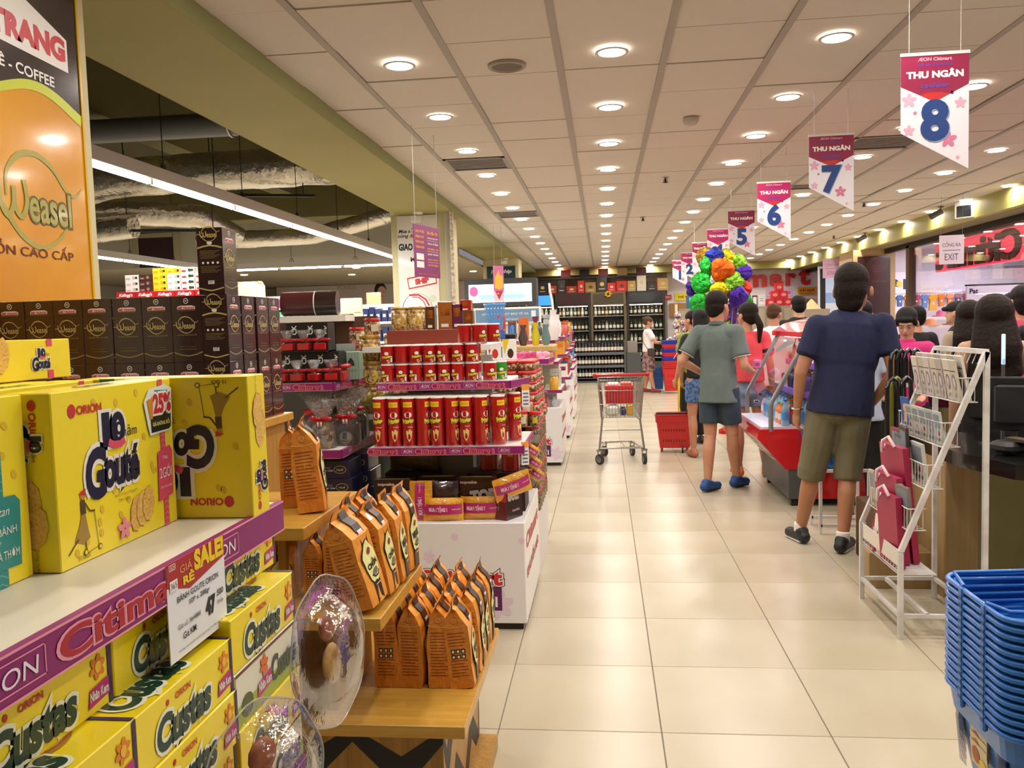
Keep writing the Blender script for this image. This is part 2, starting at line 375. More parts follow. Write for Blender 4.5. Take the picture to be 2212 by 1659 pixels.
# ---------------------------------------------------------------- suspended fluorescent runs
tubem = mt('ffffff', 0.4, em=14); house = mt('b9b0a6', 0.5)
def tube_run(p0, p1, n, label):
    p0, p1 = Vector((*p0, 2.6)), Vector((*p1, 2.6)); d = (p1 - p0); L = d.length; a = math.atan2(d.y, d.x)
    o = thing('fluorescent_light', label, 'ceiling light', p0, a)
    MB().box(0, L, -0.045, 0.045, 0.03, 0.1, house).box(0, L, -0.07, -0.045, 0.01, 0.1, house).box(0, L, 0.045, 0.07, 0.01, 0.1, house).obj('housing', o)
    for k in range(n):
        x0 = L * k / n + 0.03; x1 = L * (k + 1) / n - 0.03
        MB().cone((x0, 0, 0), (x1, 0, 0), 0.02, 0.02, tubem, 10).box(x0 - 0.02, x0 + 0.01, -0.02, 0.02, -0.02, 0.04, house).obj('tube', o)
        l = bpy.data.lights.new('tube', 'AREA'); l.shape = 'RECTANGLE'; l.size = x1 - x0; l.size_y = 0.04; l.energy = TUBE_W; l.color = (1, 0.96, 0.9)
        q = bpy.data.objects.new('light', l); C.objects.link(q); q.parent = o; q.location = ((x0 + x1) / 2, 0, -0.025)
        MB().cone((x0 + 0.2, 0, 0.1), (x0 + 0.2, 0, 1.6), 0.004, 0.004, DARK, 5).tube([(x0 + 0.16, 0, 0.1), (x0 + 0.18, 0, 0.16), (x0 + 0.22, 0, 0.16), (x0 + 0.24, 0, 0.1)], 0.005, DARK, 5).obj('hanging_wire', o)
    return o
tube_run((-3.2, 4.4), (-3.2, 14.0), 7, 'long suspended fluorescent run nearest the olive beam')
tube_run((-6.87, 9.0), (-6.87, 14.1), 4, 'suspended fluorescent run further left above the cereal boxes')
tube_run((-6.7, 14.2), (-3.3, 14.2), 3, 'suspended fluorescent run crossing the back of the left hall')
tube_run((-9.5, 9.0), (-9.5, 14.1), 3, 'suspended fluorescent run at the far left hidden by the banner column')
# ---------------------------------------------------------------- pipes and foil ducts
foil = mt('d8d0c4', 0.24, 0.9, bump=(12, 1.0))
def duct(pts, r, label, m=foil, n=20, wr=0.06):
    P = []; rr = []
    for i in range(len(pts) - 1):
        a, c = Vector(pts[i]), Vector(pts[i + 1]); k = max(2, int((c - a).length / 0.12))
        for s in range(k): P.append(a.lerp(c, s / k)); rr.append(r * (1 + R.uniform(-wr, wr)))
    P.append(Vector(pts[-1])); rr.append(r)
    return MB().tube(P, rr, m, n)
o = duct([(-8, 8, 3.53), (-2.55, 8, 3.53)], 0.115, '', mt('6a6a6c', 0.45), 20, 0).obj('steel_pipe', label='straight dark grey steel pipe crossing the void above the foil duct', cat='pipe')
MB().tube([(-3.55 + 0.0, 8 + 0.122 * math.cos(2 * PI * i / 20), 3.53 + 0.122 * math.sin(2 * PI * i / 20)) for i in range(20)], 0.012, CHROME, 6, closed=True).obj('pipe_clamp', o)
o = duct([(-6.2, 9.2, 3.15), (-5.4, 9.1, 3.28), (-4.6, 9.1, 3.3), (-2.5, 9.1, 3.32)], 0.21, '').obj('foil_duct', label='fat crumpled foil duct passing above the fluorescent run', cat='duct')
o = duct([(-8.5, 9.6, 2.95), (-6.6, 9.6, 2.95), (-5.6, 9.7, 2.98), (-4.9, 10.0, 2.95), (-4.6, 10.4, 2.7)], 0.15, '').obj('foil_duct', label='bent foil duct dipping down behind the tall dark coffee box', cat='duct')
o = duct([(-8.5, 9.2, 2.66), (-6.2, 9.2, 2.7), (-5.3, 9.2, 2.76)], 0.14, '').obj('foil_duct', label='lower flat foil duct above the purple square board', cat='duct')
o = duct([(-6.2, 12.6, 2.94), (-4.4, 12.6, 2.95), (-3.6, 12.6, 3.12), (-3.0, 12.4, 3.22), (-2.6, 12.2, 3.05)], 0.13, '').obj('foil_duct', label='thin flexible foil duct humping up beside the middle column', cat='duct')
for k, (x, y, z) in enumerate([(-4.15, 9.1, 3.0), (-5.35, 9.4, 2.7)]):
    MB().bar((x - 0.1, y - 0.3, z), (x + 1.0, y + 0.1, z), 0.03, DARK).cone((x, y - 0.25, z), (x, y - 0.25, 4.2), 0.006, 0.006, DARK, 5).cone((x + 0.9, y, z), (x + 0.9, y, 4.2), 0.006, 0.006, DARK, 5).obj('duct_bracket', label=('dark steel bracket under the fat foil duct', 'dark steel bracket under the lower foil duct')[k], cat='bracket')
# ---------------------------------------------------------------- vents, sensors, sprinklers, spot heads
def vent(x, y, wx, wy, label):
    o = thing('ceiling_vent', label, 'vent', (x, y, 2.9945)); MB().box(-wx / 2, wx / 2, -wy / 2, wy / 2, 0.0, 0.006, mt('1c1a18', 0.9)).obj('backing', o)
    f = MB(); g = mt('9a8f84', 0.5); f.box(-wx / 2, wx / 2, -wy / 2, -wy / 2 + 0.03, -0.003, 0, g).box(-wx / 2, wx / 2, wy / 2 - 0.03, wy / 2, -0.003, 0, g).box(-wx / 2, -wx / 2 + 0.03, -wy / 2, wy / 2, -0.003, 0, g).box(wx / 2 - 0.03, wx / 2, -wy / 2, wy / 2, -0.003, 0, g).obj('frame', o)
    sl = MB().add([(-wx / 2 + 0.03, -0.011, -0.003), (wx / 2 - 0.03, -0.011, -0.003), (wx / 2 - 0.03, 0.011, -0.003), (-wx / 2 + 0.03, 0.011, -0.003), (-wx / 2 + 0.03, -0.011, 0.0), (wx / 2 - 0.03, -0.011, 0.0), (wx / 2 - 0.03, 0.011, 0.0), (-wx / 2 + 0.03, 0.011, 0.0)], [(0, 1, 2, 3), (7, 6, 5, 4), (0, 4, 5, 1), (2, 6, 7, 3)], g).mesh('slat')
    n = int((wy - 0.08) / 0.055)
    for k in range(n): ob('slat', sl, o, (0, -wy / 2 + 0.06 + k * 0.055, 0))
vent(-1.12, 7.84, 0.56, 0.56, 'square slatted air vent between the leftmost lights'); vent(-1.12, 11.5, 0.56, 0.56, 'smaller looking slatted vent further back near the beam'); vent(2.46, 7.8, 0.6, 0.56, 'wide slatted vent beside the banner numbered 8')
vent(2.48, 10.2, 0.6, 0.3, 'small slatted vent behind the banner numbered 7')
def oneshot(name, mb, label, cat, loc, rz=0): return mb.obj(name, loc=loc, rz=rz, label=label, cat=cat)
oneshot('ceiling_speaker', MB().lathe([(0.11, 0), (0.11, -0.012), (0.095, -0.018), (0.09, -0.008), (0.001, -0.008)], mt('a79a8c', 0.6), 28).lathe([(0.088, -0.0085), (0.001, -0.011)], mt('6f665c', 0.7), 28), 'round grey ceiling speaker between the first lamps', 'speaker', (-0.52, 4.95, 2.998))
oneshot('smoke_detector', MB().lathe([(0.06, 0), (0.06, -0.02), (0.045, -0.045), (0.03, -0.055), (0.001, -0.055)], mt('c2b5a6', 0.5), 20), 'domed smoke detector on the ceiling beside the second lamp column', 'smoke detector', (0.68, 6.5, 2.998))
for k, (x, y) in enumerate([(0.68, 9.08), (0.6, 12.4), (3.5, 11.85), (4.33, 16.5), (3.1, 18.2)]):
    oneshot('fire_sprinkler', MB().cone((0, 0, 0), (0, 0, -0.05), 0.012, 0.012, DARK, 8).lathe([(0.035, 0), (0.035, -0.008), (0.01, -0.01)], CHROME, 12).lathe([(0.028, -0.05), (0.028, -0.055), (0.001, -0.056)], DARK, 8, smooth=False).bar((-0.018, 0, -0.02), (-0.018, 0, -0.05), 0.005, DARK).bar((0.018, 0, -0.02), (0.018, 0, -0.05), 0.005, DARK),
            'small dark fire sprinkler on the ceiling, %s from the camera' % ORD[k], 'sprinkler', (x, y, 2.998))
def spot(x, y, z, rz, label):
    m = mt('6b6660', 0.4, 0.5)
    o = MB().cone((0, 0, 0), (0, 0, -0.06), 0.01, 0.01, m, 8).cone((-0.02, 0, -0.06), (0.13, 0, -0.13), 0.04, 0.045, m, 14).cone((0.13, 0, -0.13), (0.14, 0, -0.135), 0.038, 0.038, mt('221f1c', 0.4), 14).lathe([(0.04, 0), (0.04, -0.01)], m, 14).obj('spot_lamp', loc=(x, y, z), rz=rz, label=label, cat='spot lamp')
spot(4.8, 12.7, 3.0, 2.6, 'cylindrical spot lamp under the bulkhead near the exit sign'); spot(4.8, 16.2, 3.0, 2.6, 'cylindrical spot lamp under the bulkhead left of the brown poster column')
o = MB().box(-0.14, 0.14, -0.04, 0.04, -0.24, 0, mt('cfcac0', 0.5), 0.008); o.rect(flat((-0.11, -0.04, -0.22), (1, 0, 0), (0, 0, 1)), 0, 0, 0.2, 0.15, mt('14161a', 0.3)).box(-0.05, 0.05, -0.06, -0.04, -0.06, -0.02, mt('fff2dc', 0.4, em=6)); o.obj('emergency_lamp', loc=(4.9, 12.1, 3.0), rz=-0.9, label='boxy white emergency lamp on the olive bulkhead', cat='emergency lamp')
for k, (y, x) in enumerate([(10.15, -2.2), (17.6, -2.0)]):
    MB().lathe([(0.06, 0), (0.06, -0.02), (0.03, -0.03)], WHITE, 16).box(-0.09, 0.03, -0.035, 0.035, -0.12, -0.04, mt('e9e4da', 0.4), 0.01).obj('security_camera', loc=(x, y, 2.9), rz=0.5, label=('white security camera under the beam above the delivery poster', 'white security camera under the beam at the far column')[k], cat='security camera')
# ================================================================ NEAR SHELVING with yellow biscuit boxes
YEL = mt('fbe32a', 0.3, coat=0.2, var=(3, 'fbe536')); YELC = mt('fbe210', 0.3, coat=0.2); NAVY = mt('161a3c', 0.35); TEAL = mt('2a8f8b', 0.4); PNK = mt('e0506e', 0.4); PNKL = mt('ee8fa0', 0.4)
BIS = mt('ecc468', 0.6, var=(300, 'd9a84c')); BISD = mt('b87c30', 0.6); OLV = mt('a8883a', 0.5); GRN = mt('173d2b', 0.35); PALE = mt('f3e98a', 0.4); BRN = mt('55401c', 0.5); REDO = mt('cc2a36', 0.4)
shelfw = mt('e3dcc8', 0.35)
g = thing('shelving_unit', 'near steel shelving unit with purple price rails and yellow biscuit boxes', 'shelf', (0, 0, 0))
MB().box(-1.0, -0.49, -0.6, 1.2, 1.215, 1.247, shelfw, 0.003).obj('shelf', g)
strip('price_rail', g, (-0.49, -0.6), (-0.49, 1.2), 1.205, 0.044, 0.385, 0.01)
MB().box(-1.02, -0.452, -0.6, 1.15, 0.835, 0.861, shelfw, 0.003).obj('shelf', g)
strip('price_rail', g, (-0.452, -0.6), (-0.452, 1.15), 0.845, 0.04, 0.36, 0.2)
MB().box(-1.04, -1.0, -0.6, 1.2, 0, 2.0, mt('8f8b80', 0.5)).box(-1.0, -0.5, -0.6, 1.12, 0, 0.12, mt('6a665c', 0.6)).obj('back_panel', g)
def biscuits(mb, fr, x, y, s, n=3, z=0.0):
    f0 = fr; fr = lambda a, b, e: f0(a, b, e + z)
    for k in range(n):
        cx = x + k * s * 0.62; cy = y + k * s * 0.16
        P = []
        for i in range(18):
            t = 2 * PI * i / 18; r = s * (1 + 0.05 * math.cos(9 * t)); P.append((cx + r * 0.62 * math.cos(t) + r * 0.1 * math.sin(t), cy + r * math.sin(t)))
        mb.poly(fr, [(a - s * 0.05, b - s * 0.04) for a, b in P], BISD, 0.0008 + k * 0.0003); mb.poly(fr, P, BIS, 0.0009 + k * 0.0003)
        for q in range(6): mb.ell(fr, cx + R.uniform(-0.4, 0.4) * s, cy + R.uniform(-0.6, 0.6) * s, s * 0.05, s * 0.04, BISD, 0.001 + k * 0.0003, 6)
def goute_logo(mb, fr, x, y, h, rot=0.0):
    """white-edged dark lettering over a small ribbon"""
    c, s = math.cos(rot), math.sin(rot); f2 = lambda a, b, e: fr(x + a * c - b * s, y + a * s + b * c, e)
    for e, m, bo in ((0.0010, mt('f3f0e4', 0.4), 0.12), (0.0014, NAVY, 0.045)):
        mb.tx(f2, 'G', -h * 1.02, -h * 0.05, h * 1.35, m, w=h * 0.9, bold=bo, e=e, shear=0.1); mb.tx(f2, 'outé', h * 0.28, -h * 0.02, h * 1.0, m, w=h * 1.75, bold=bo, e=e, shear=0.12)
        mb.tx(f2, '1', -h * 0.42, h * 1.15, h * 0.9, m, w=h * 0.2, bold=bo, e=e); mb.tx(f2, '0', h * 0.2, h * 1.12, h * 0.9, m, w=h * 0.6, bold=bo, e=e)
    mb.ell(f2, h * 0.2, h * 1.12, h * 0.16, h * 0.2, NAVY, 0.0016); mb.ell(f2, h * 0.22, h * 1.12, h * 0.08, h * 0.11, mt('f3f0e4', 0.4), 0.0018)
    mb.tx(f2, 'năm', h * 0.82, h * 1.0, h * 0.34, NAVY, e=0.0012, shear=0.1)
    mb.stroke(f2, [(-h * 0.35, h * 0.78), (-h * 0.1, h * 0.66), (h * 0.25, h * 0.64), (h * 0.5, h * 0.74)], h * 0.22, PNK, 0.0019)
def lady(mb, fr, x, y, s, flip=1):
    """printed figure in a long skirt pushing a scooter"""
    k = lambda pts: [(x + a * s * flip, y + b * s) for a, b in pts]
    mb.poly(fr, k([(0.0, 0.62), (0.1, 0.6), (0.16, 0.3), (0.2, 0.18), (0.02, 0.1), (-0.22, 0.2), (-0.08, 0.42)]), OLV); mb.poly(fr, k([(-0.02, 0.84), (0.1, 0.84), (0.12, 0.6), (-0.02, 0.6)]), BRN, 0.0008)
    mb.ell(fr, x + 0.05 * s * flip, y + 0.92 * s, 0.07 * s, 0.08 * s, mt('c9863f', 0.5), 0.0009); mb.poly(fr, k([(-0.06, 0.95), (0.14, 1.02), (0.1, 0.9)]), REDO, 0.001)
    mb.stroke(fr, k([(0.1, 0.78), (0.22, 0.62), (0.36, 0.6)]), 0.03 * s, BRN, 0.0009); mb.stroke(fr, k([(-0.12, 0.22), (-0.4, 0.02)]), 0.025 * s, BRN, 0.0009); mb.stroke(fr, k([(0.06, 0.14), (0.08, -0.06)]), 0.025 * s, BRN, 0.0009)
    mb.stroke(fr, k([(0.05, -0.07), (0.42, -0.02), (0.34, 0.62)]), 0.014 * s, BRN, 0.0008)
    for cx in (0.05, 0.45): mb.ell(fr, x + cx * s * flip, y - 0.04 * s, 0.055 * s, 0.055 * s, BRN, 0.0009, 12); mb.ell(fr, x + cx * s * flip, y - 0.04 * s, 0.038 * s, 0.038 * s, YEL, 0.0011, 12)
def goute_box(ribbon='pink'):
    W, D, H = 0.25, 0.056, 0.195        # front looks along +X: u = y
    mb = MB().box(-D, 0, 0, W, 0, H, YEL, 0.0012); fr = flat((0, 0, 0), (0, 1, 0), (0, 0, 1))
    for _ in range(22): a, b = R.uniform(0.02, W - 0.02), R.uniform(0.01, H - 0.01); mb.ell(fr, a, b, 0.004, 0.0055, mt('e2bd2c', 0.5), 0.0004, 8, R.random())
    mb.ell(fr, 0.034, 0.172, 0.007, 0.008, REDO); mb.tx(fr, 'ORION', 0.066, 0.172, 0.0095, REDO, w=0.046, bold=0.03)
    goute_logo(mb, fr, 0.112, 0.098, 0.040)
    mb.tx(fr, 'Bánh Trứng nướng giòn', 0.13, 0.062, 0.005, OLV, shear=0.3); mb.tx(fr, 'Thơm ngon', 0.125, 0.055, 0.005, OLV, shear=0.3); pass
    lady(mb, fr, 0.04, 0.014, 0.068); mb.tx(fr, '10 GÓI', 0.04, 0.008, 0.0065, BRN)
    biscuits(mb, fr, 0.15, 0.032, 0.022); flower(mb, fr, 0.12, 0.02, 0.014, PNKL, 0.0022)
    if ribbon == 'pink':
        mb.rect(fr, 0.216, 0, 0.228, H, PNK, 0.0006)
        for k in range(26): mb.stroke(fr, [(0.217, k * 0.0075), (0.222, k * 0.0075 + 0.003), (0.227, k * 0.0075)], 0.0012, PNKL, 0.0008)
        mb.poly(fr, [(0.203, 0.035), (0.24, 0.04), (0.243, 0.098), (0.236, 0.106), (0.206, 0.1)], PNK, 0.0014); mb.tx(fr, '2GÓI', 0.223, 0.073, 0.017, WHITE, w=0.03, e=0.0018); mb.tx(fr, 'GIÁ KHÔNG ĐỔI', 0.223, 0.053, 0.004, WHITE, w=0.028, e=0.0018); mb.tx(fr, 'Tăng', 0.223, 0.091, 0.006, WHITE, e=0.0018, shear=0.3)
        # round edged promotion badge
        mb.poly(fr, [(0.178, 0.168), (0.192, 0.184), (0.232, 0.188), (0.248, 0.182), (0.246, 0.135), (0.24, 0.126), (0.19, 0.124), (0.186, 0.136)], mt('e9efe8', 0.4), 0.0019)
        mb.poly(fr, [(0.192, 0.15), (0.244, 0.153), (0.242, 0.131), (0.237, 0.128), (0.193, 0.127)], mt('1c2422', 0.4), 0.0021); mb.poly(fr, [(0.2, 0.165), (0.245, 0.165), (0.24, 0.18), (0.205, 0.182)], TEAL, 0.0021)
        for m, bo, e in ((WHITE, 0.14, 0.0023), (REDO, 0.05, 0.0026)): mb.tx(fr, '25%', 0.222, 0.164, 0.023, m, w=0.042, bold=bo, e=e)
        mb.tx(fr, 'GIÁ KHÔNG ĐỔI', 0.2175, 0.139, 0.0075, PALE, w=0.042, bold=0.02, e=0.0024); mb.poly(fr, [(0.185, 0.17), (0.2, 0.173), (0.197, 0.145), (0.191, 0.145)], mt('d88a2a', 0.4), 0.0025)
    else:
        mb.rect(fr, 0.19, 0, 0.212, H, TEAL, 0.0006)
        for k in range(22): mb.stroke(fr, [(0.191, k * 0.009), (0.201, k * 0.009 + 0.005), (0.211, k * 0.009)], 0.0014, mt('5fb5b0', 0.4), 0.0008)
        mb.poly(fr, [(0.15, 0.02), (0.232, 0.018), (0.235, 0.085), (0.228, 0.092), (0.205, 0.093), (0.156, 0.084)], TEAL, 0.0012)
        mb.tx(fr, 'CHIẾC BÁNH', 0.196, 0.06, 0.013, WHITE, w=0.062, e=0.0016); mb.tx(fr, 'TÁCH TRÀ THƠM', 0.196, 0.034, 0.011, WHITE, w=0.066, e=0.0016); mb.tx(fr, 'Giòn tan', 0.196, 0.078, 0.009, WHITE, e=0.0016, shear=0.4); mb.tx(fr, 'đậm vị', 0.196, 0.047, 0.005, WHITE, e=0.0016, shear=0.3)
    # narrow side seen from the end (-Y) and lid
    fs = flat((-D, 0, 0), (1, 0, 0), (0, 0, 1)); mb.ell(fs, 0.034, 0.182, 0.005, 0.006, REDO); mb.tx(fs, 'ORION', 0.034, 0.155, 0.0075, REDO, w=0.038, bold=0.03, rot=-PI / 2); goute_logo(mb, fs, 0.018, 0.14, 0.0155, -PI / 2); biscuits(mb, fs, 0.022, 0.075, 0.026, 1); biscuits(mb, fs, 0.03, 0.05, 0.024, 1, 0.0006); mb.tx(fs, 'Bánh Trứng nướng', 0.03, 0.018, 0.0055, OLV, shear=0.3, rot=-PI / 2)
    fo = flat((0, W, 0), (-1, 0, 0), (0, 0, 1)); goute_logo(mb, fo, 0.024, 0.13, 0.0155, -PI / 2); biscuits(mb, fo, 0.03, 0.06, 0.022, 2); mb.rect(fo, 0.02, 0.008, 0.034, 0.028, WHITE)
    ft = flat((-D, 0, H), (0, 1, 0), (-1, 0, 0)); mb.tx(ft, 'Gouté', 0.12, -0.028, 0.018, NAVY, bold=0.04)
    return mb.mesh('biscuit_box')
gb, gt_ = goute_box('pink'), goute_box('teal')
Z1 = 1.2475
def place(me, label, cat, loc, rz=0, rot=None, group=None, name='biscuit_box', parent=None): return ob(name, me, parent, loc, rz, rot, label=label, cat=cat, group=group)
place(gb, 'yellow biscuit box facing the aisle with pink ribbon tag reading 2GÓI', 'box', (-0.586, 0.834, Z1), group='yellow biscuit boxes on the near shelf')
place(gt_, 'yellow biscuit box at the photo edge with a teal ribbon and tag', 'box', (-0.614, 0.578, Z1), group='yellow biscuit boxes on the near shelf')
# the box standing upside down across the end of the shelf: its front looks at the camera
place(gt_, 'yellow biscuit box standing upside down across the end of the shelf', 'box', (-0.481, 1.093, Z1 + 0.195), 0, (PI, 0, -PI / 2), 'yellow biscuit boxes on the near shelf')
for k, (x, y) in enumerate([(-0.70, 0.84), (-0.76, 0.83), (-0.82, 0.83), (-0.88, 0.83), (-0.7, 0.575), (-0.76, 0.57), (-0.82, 0.57), (-0.88, 0.57)]):
    place(gb, 'yellow biscuit box in the %s rank behind the front boxes, %s one' % (ORD[k % 4], ('far', 'near')[k // 4]), 'box', (x, y, Z1), group='yellow biscuit boxes on the near shelf')
def flat_goute():
    W, D, H = 0.25, 0.195, 0.056; mb = MB().box(-D, 0, 0, W, 0, H, YEL, 0.0012); fr = flat((0, 0, 0), (0, 1, 0), (0, 0, 1))
    biscuits(mb, fr, 0.085, 0.028, 0.024, 3); goute_logo(mb, fr, 0.19, 0.022, 0.013); mb.rect(fr, 0.201, 0.0, 0.212, 0.012, PNK, 0.001); mb.rect(fr, 0.201, 0.046, 0.212, 0.056, PNK, 0.0008)
    biscuits(mb, fr, 0.02, 0.028, 0.022, 2, 0.0011)
    return mb.mesh('biscuit_box')
place(flat_goute(), 'yellow biscuit box lying flat on top of the standing boxes', 'box', (-0.8, 0.92, Z1 + 0.1965), rz=-0.06, group='yellow biscuit boxes on the near shelf')
def custas_box(H=0.066):
    W, D = 0.213, 0.112; mb = MB().box(-D, 0, 0, W, 0, H, YELC, 0.0012); fr = flat((0, 0, 0), (0, 1, 0), (0, 0, 1)); fe = flat((-D, 0, 0), (1, 0, 0), (0, 0, 1)); ft = flat((-D, 0, H), (0, 1, 0), (-1, 0, 0)); ft = flat((0, 0, H), (0, 1, 0), (-1, 0, 0))
    for f, x, y, h, wd in ((fr, 0.095, 0.026, 0.034, 0.115), (fe, 0.062, 0.028, 0.02, 0.075)):
        for m, bo, e in ((mt('f4f6d8', 0.4), 0.13, 0.001), (GRN, 0.045, 0.0014)): mb.tx(f, 'Custas', x, y, h, m, w=wd, bold=bo, shear=0.15, e=e)
        mb.ell(f, x - wd * 0.3, y + h * 0.82, h * 0.09, h * 0.1, REDO); mb.tx(f, 'ORION', x - wd * 0.02, y + h * 0.82, h * 0.2, REDO, w=h * 0.95, bold=0.03)
    for m, bo, e in ((mt('f4f6d8', 0.4), 0.13, 0.001), (GRN, 0.045, 0.0014)): mb.tx(ft, 'Custas', 0.075, 0.035, 0.04, m, w=0.12, bold=bo, shear=0.15, e=e)
    mb.ell(ft, 0.165, 0.062, 0.036, 0.024, BISD, 0.0008, 20, 0.4); mb.ell(ft, 0.167, 0.064, 0.031, 0.019, mt('f0c66a', 0.5), 0.001, 20, 0.4)
    mb.poly(fr, [(0.172, 0.008), (0.208, 0.012), (0.206, 0.03), (0.176, 0.026)], mt('c2267a', 0.4), 0.0012); mb.tx(fr, 'Nhân Kem', 0.19, 0.019, 0.009, WHITE, w=0.03, e=0.0016, bold=0.03)
    flower(mb, fr, 0.19, 0.045, 0.013, mt('e88a1e', 0.4), 0.001, 6); mb.ell(fr, 0.19, 0.045, 0.005, 0.006, mt('f7c23a', 0.4), 0.0016)
    mb.rect(fr, W - 0.006, 0, W, H, mt('3b2358', 0.4), 0.001); mb.rect(ft, W - 0.006, 0, W, 0.11, mt('3b2358', 0.4), 0.001)
    return mb.mesh('cake_box')
def custas_green(H=0.066):
    W, D = 0.213, 0.112; mb = MB().box(-D, 0, 0, W, 0, H, mt('e9e8d2', 0.35, coat=0.3), 0.0012); fr = flat((0, 0, 0), (0, 1, 0), (0, 0, 1))
    mb.rect(fr, 0, 0, W, 0.026, mt('a9b83a', 0.4), 0.0005); mb.rect(fr, 0, H - 0.004, W, H, mt('6a3a1c', 0.4), 0.0007)
    mb.poly(fr, [(0.06, 0.012), (0.11, 0.018), (0.108, 0.036), (0.064, 0.03)], mt('c2267a', 0.4), 0.0012); mb.tx(fr, 'Nhân Kem', 0.086, 0.025, 0.011, WHITE, w=0.042, e=0.0016, bold=0.03); flower(mb, fr, 0.086, 0.047, 0.014, mt('e2702a', 0.4), 0.001, 6)
    mb.tx(fr, 'Custas', 0.155, 0.03, 0.03, GRN, w=0.09, bold=0.04, shear=0.15, e=0.0014); mb.ell(fr, 0.03, 0.02, 0.018, 0.014, mt('4b5a1c', 0.4), 0.0009)
    return mb.mesh('cake_box')
cb, cgm = custas_box(), custas_green()
WH = ['nearest', 'middle', 'far']; LV = ['bottom', 'second', 'third', 'top', 'fifth']
for c, (y, hh) in enumerate([(0.54, 1.0), (0.757, 1.0), (0.975, 1.07)]):
    for l in range(4):
        me = cgm if (c == 2 and l in (0, 2)) else cb; o = place(me, 'yellow custard cake box in the %s pile under the shelf, %s layer' % (WH[c], LV[l]), 'box', (-0.463 + R.uniform(-0.004, 0.002), y + R.uniform(-0.002, 0.002), 0.8615 + l * 0.0665 * hh), group='custard cake boxes under the near shelf', name='cake_box'); o.scale = (1, 1, hh)
for c, (y, rz) in enumerate([(0.797 - 0.218, 0), (0.797, 0), (1.014, 0)]):
    place(cb, 'custard cake box set back on top of the %s pile under the white shelf' % WH[c], 'box', (-0.51, y, 0.8615 + 0.0665 * (4.0 if c < 2 else 4.28)), group='custard cake boxes under the near shelf', name='cake_box')
for c in range(2):
    for l in range(3): place(cb, 'custard cake box in the back rank, %s pile, %s layer' % (WH[c], LV[l]), 'box', (-0.59, 0.6 + c * 0.24, 0.8615 + l * 0.0665), group='custard cake boxes under the near shelf', name='cake_box')
# sale card hanging from the rail
mb = MB().box(0, 0.0012, 0, 0.14, -0.108, 0, mt('eceef0', 0.45)); fr = flat((0.0012, 0, -0.108), (0, 1, 0), (0, 0, 1)); K = mt('17181c', 0.5)
mb.rect(fr, 0, 0.086, 0.14, 0.112, mt('b01e26', 0.4), 0.0005); mb.poly(fr, [(0.0, 0.086), (0.05, 0.072), (0.14, 0.086)], mt('b01e26', 0.4), 0.0004)
mb.tx(fr, 'SALE!', 0.1, 0.1, 0.021, mt('f2d21a', 0.4), w=0.072, bold=0.06); mb.tx(fr, 'GIÁ', 0.043, 0.1, 0.011, mt('e8b06a', 0.4), w=0.028); mb.tx(fr, 'RẺ', 0.048, 0.086, 0.012, mt('f2d21a', 0.4), w=0.024, bold=0.05); mb.frame(fr, 0.006, 0.103, 0.02, 0.11, 0.0008, WHITE); mb.tx(fr, 'ÆON', 0.013, 0.1065, 0.004, WHITE, w=0.011); mb.rect(fr, 0.005, 0.08, 0.022, 0.092, WHITE, 0.001); mb.tx(fr, '365', 0.0135, 0.086, 0.007, mt('7a7f86', 0.4), e=0.0014)
for s, x, y, h, bo, wd in (('BÁNH GOUTE ORION', 0.07, 0.068, 0.0085, 0.01, 0.1), ('10P x 288gr', 0.072, 0.056, 0.0075, 0.01, 0.05), ('Giá cũ: 56.100đ', 0.045, 0.036, 0.006, 0, 0.052), ('Giá KM:', 0.045, 0.023, 0.0075, 0.01, 0.032), ('47', 0.097, 0.036, 0.02, 0.05, 0.022), ('.500', 0.122, 0.045, 0.007, 0.02, 0.018), ('đ/hộp', 0.122, 0.033, 0.006, 0, 0.016), ('Chương trình khuyến mãi áp dụng từ ngày 10/1 đến ngày 30/1', 0.072, 0.009, 0.0035, 0, 0.11)): mb.tx(fr, s, x, y, h, K, w=wd, bold=bo)
mb.rect(fr, 0.047, 0.0355, 0.07, 0.0365, K, 0.0014)
mb.obj('price_card', loc=(-0.482, 0.857, 1.245), rz=0.0, label='white and red sale price card clipped to the purple rail, reading 47.500', cat='price card')
# clear plastic display domes hanging in front of the cake boxes
cl = clear('f6f4f0', 0.03, 0.05, bump=(16, 0.08)); DOME = []
def dome(label, loc, n, R0=0.105, wr=None):
    o = thing('plastic_dome', label, 'plastic dome', loc); z = Vector(n).normalized(); o.rotation_euler = z.to_track_quat('Z', 'Y').to_euler()
    o2 = MB(); prof = [(0.001, 0.035), (0.03, 0.034), (0.058, 0.026), (0.072, 0.006), (0.078, 0.0), (R0, -0.002)]
    o2.lathe(prof, cl, 48, cap=False); N = 48; o2.obj('shell', o)
    MB().tube([((R0 + 0.002 * math.cos(8 * t)) * math.cos(t), (R0 + 0.002 * math.cos(8 * t)) * math.sin(t), -0.002) for t in [2 * PI * i / N for i in range(N)]], 0.0013, mt('cfcabd', 0.15, coat=1, alpha=0.55), 6, closed=True).obj('rim', o)
    w = MB(); w.ellips((0.0, -0.02, -0.002), (0.026, 0.03, 0.006), mt('c7a052', 0.4, var=(60, 'a8703a')), 16, 8); w.ellips((0.0, 0.035, -0.002), (0.024, 0.022, 0.006), mt('a8623e', 0.4, var=(60, '8a4a34')), 12, 6); w.obj('cake', o)
    return o
dome('clear plastic display dome hanging highest at the end of the cake boxes', (-0.405, 1.165, 1.035), (0.95, -0.16, 0.1), 0.108)
dome('clear plastic display dome in the middle, partly cut off below', (-0.415, 0.945, 0.955), (0.9, -0.35, 0.15), 0.1)
dome('clear plastic display dome lowest and nearest the photo corner', (-0.43, 0.72, 0.93), (0.75, -0.5, 0.4), 0.1)

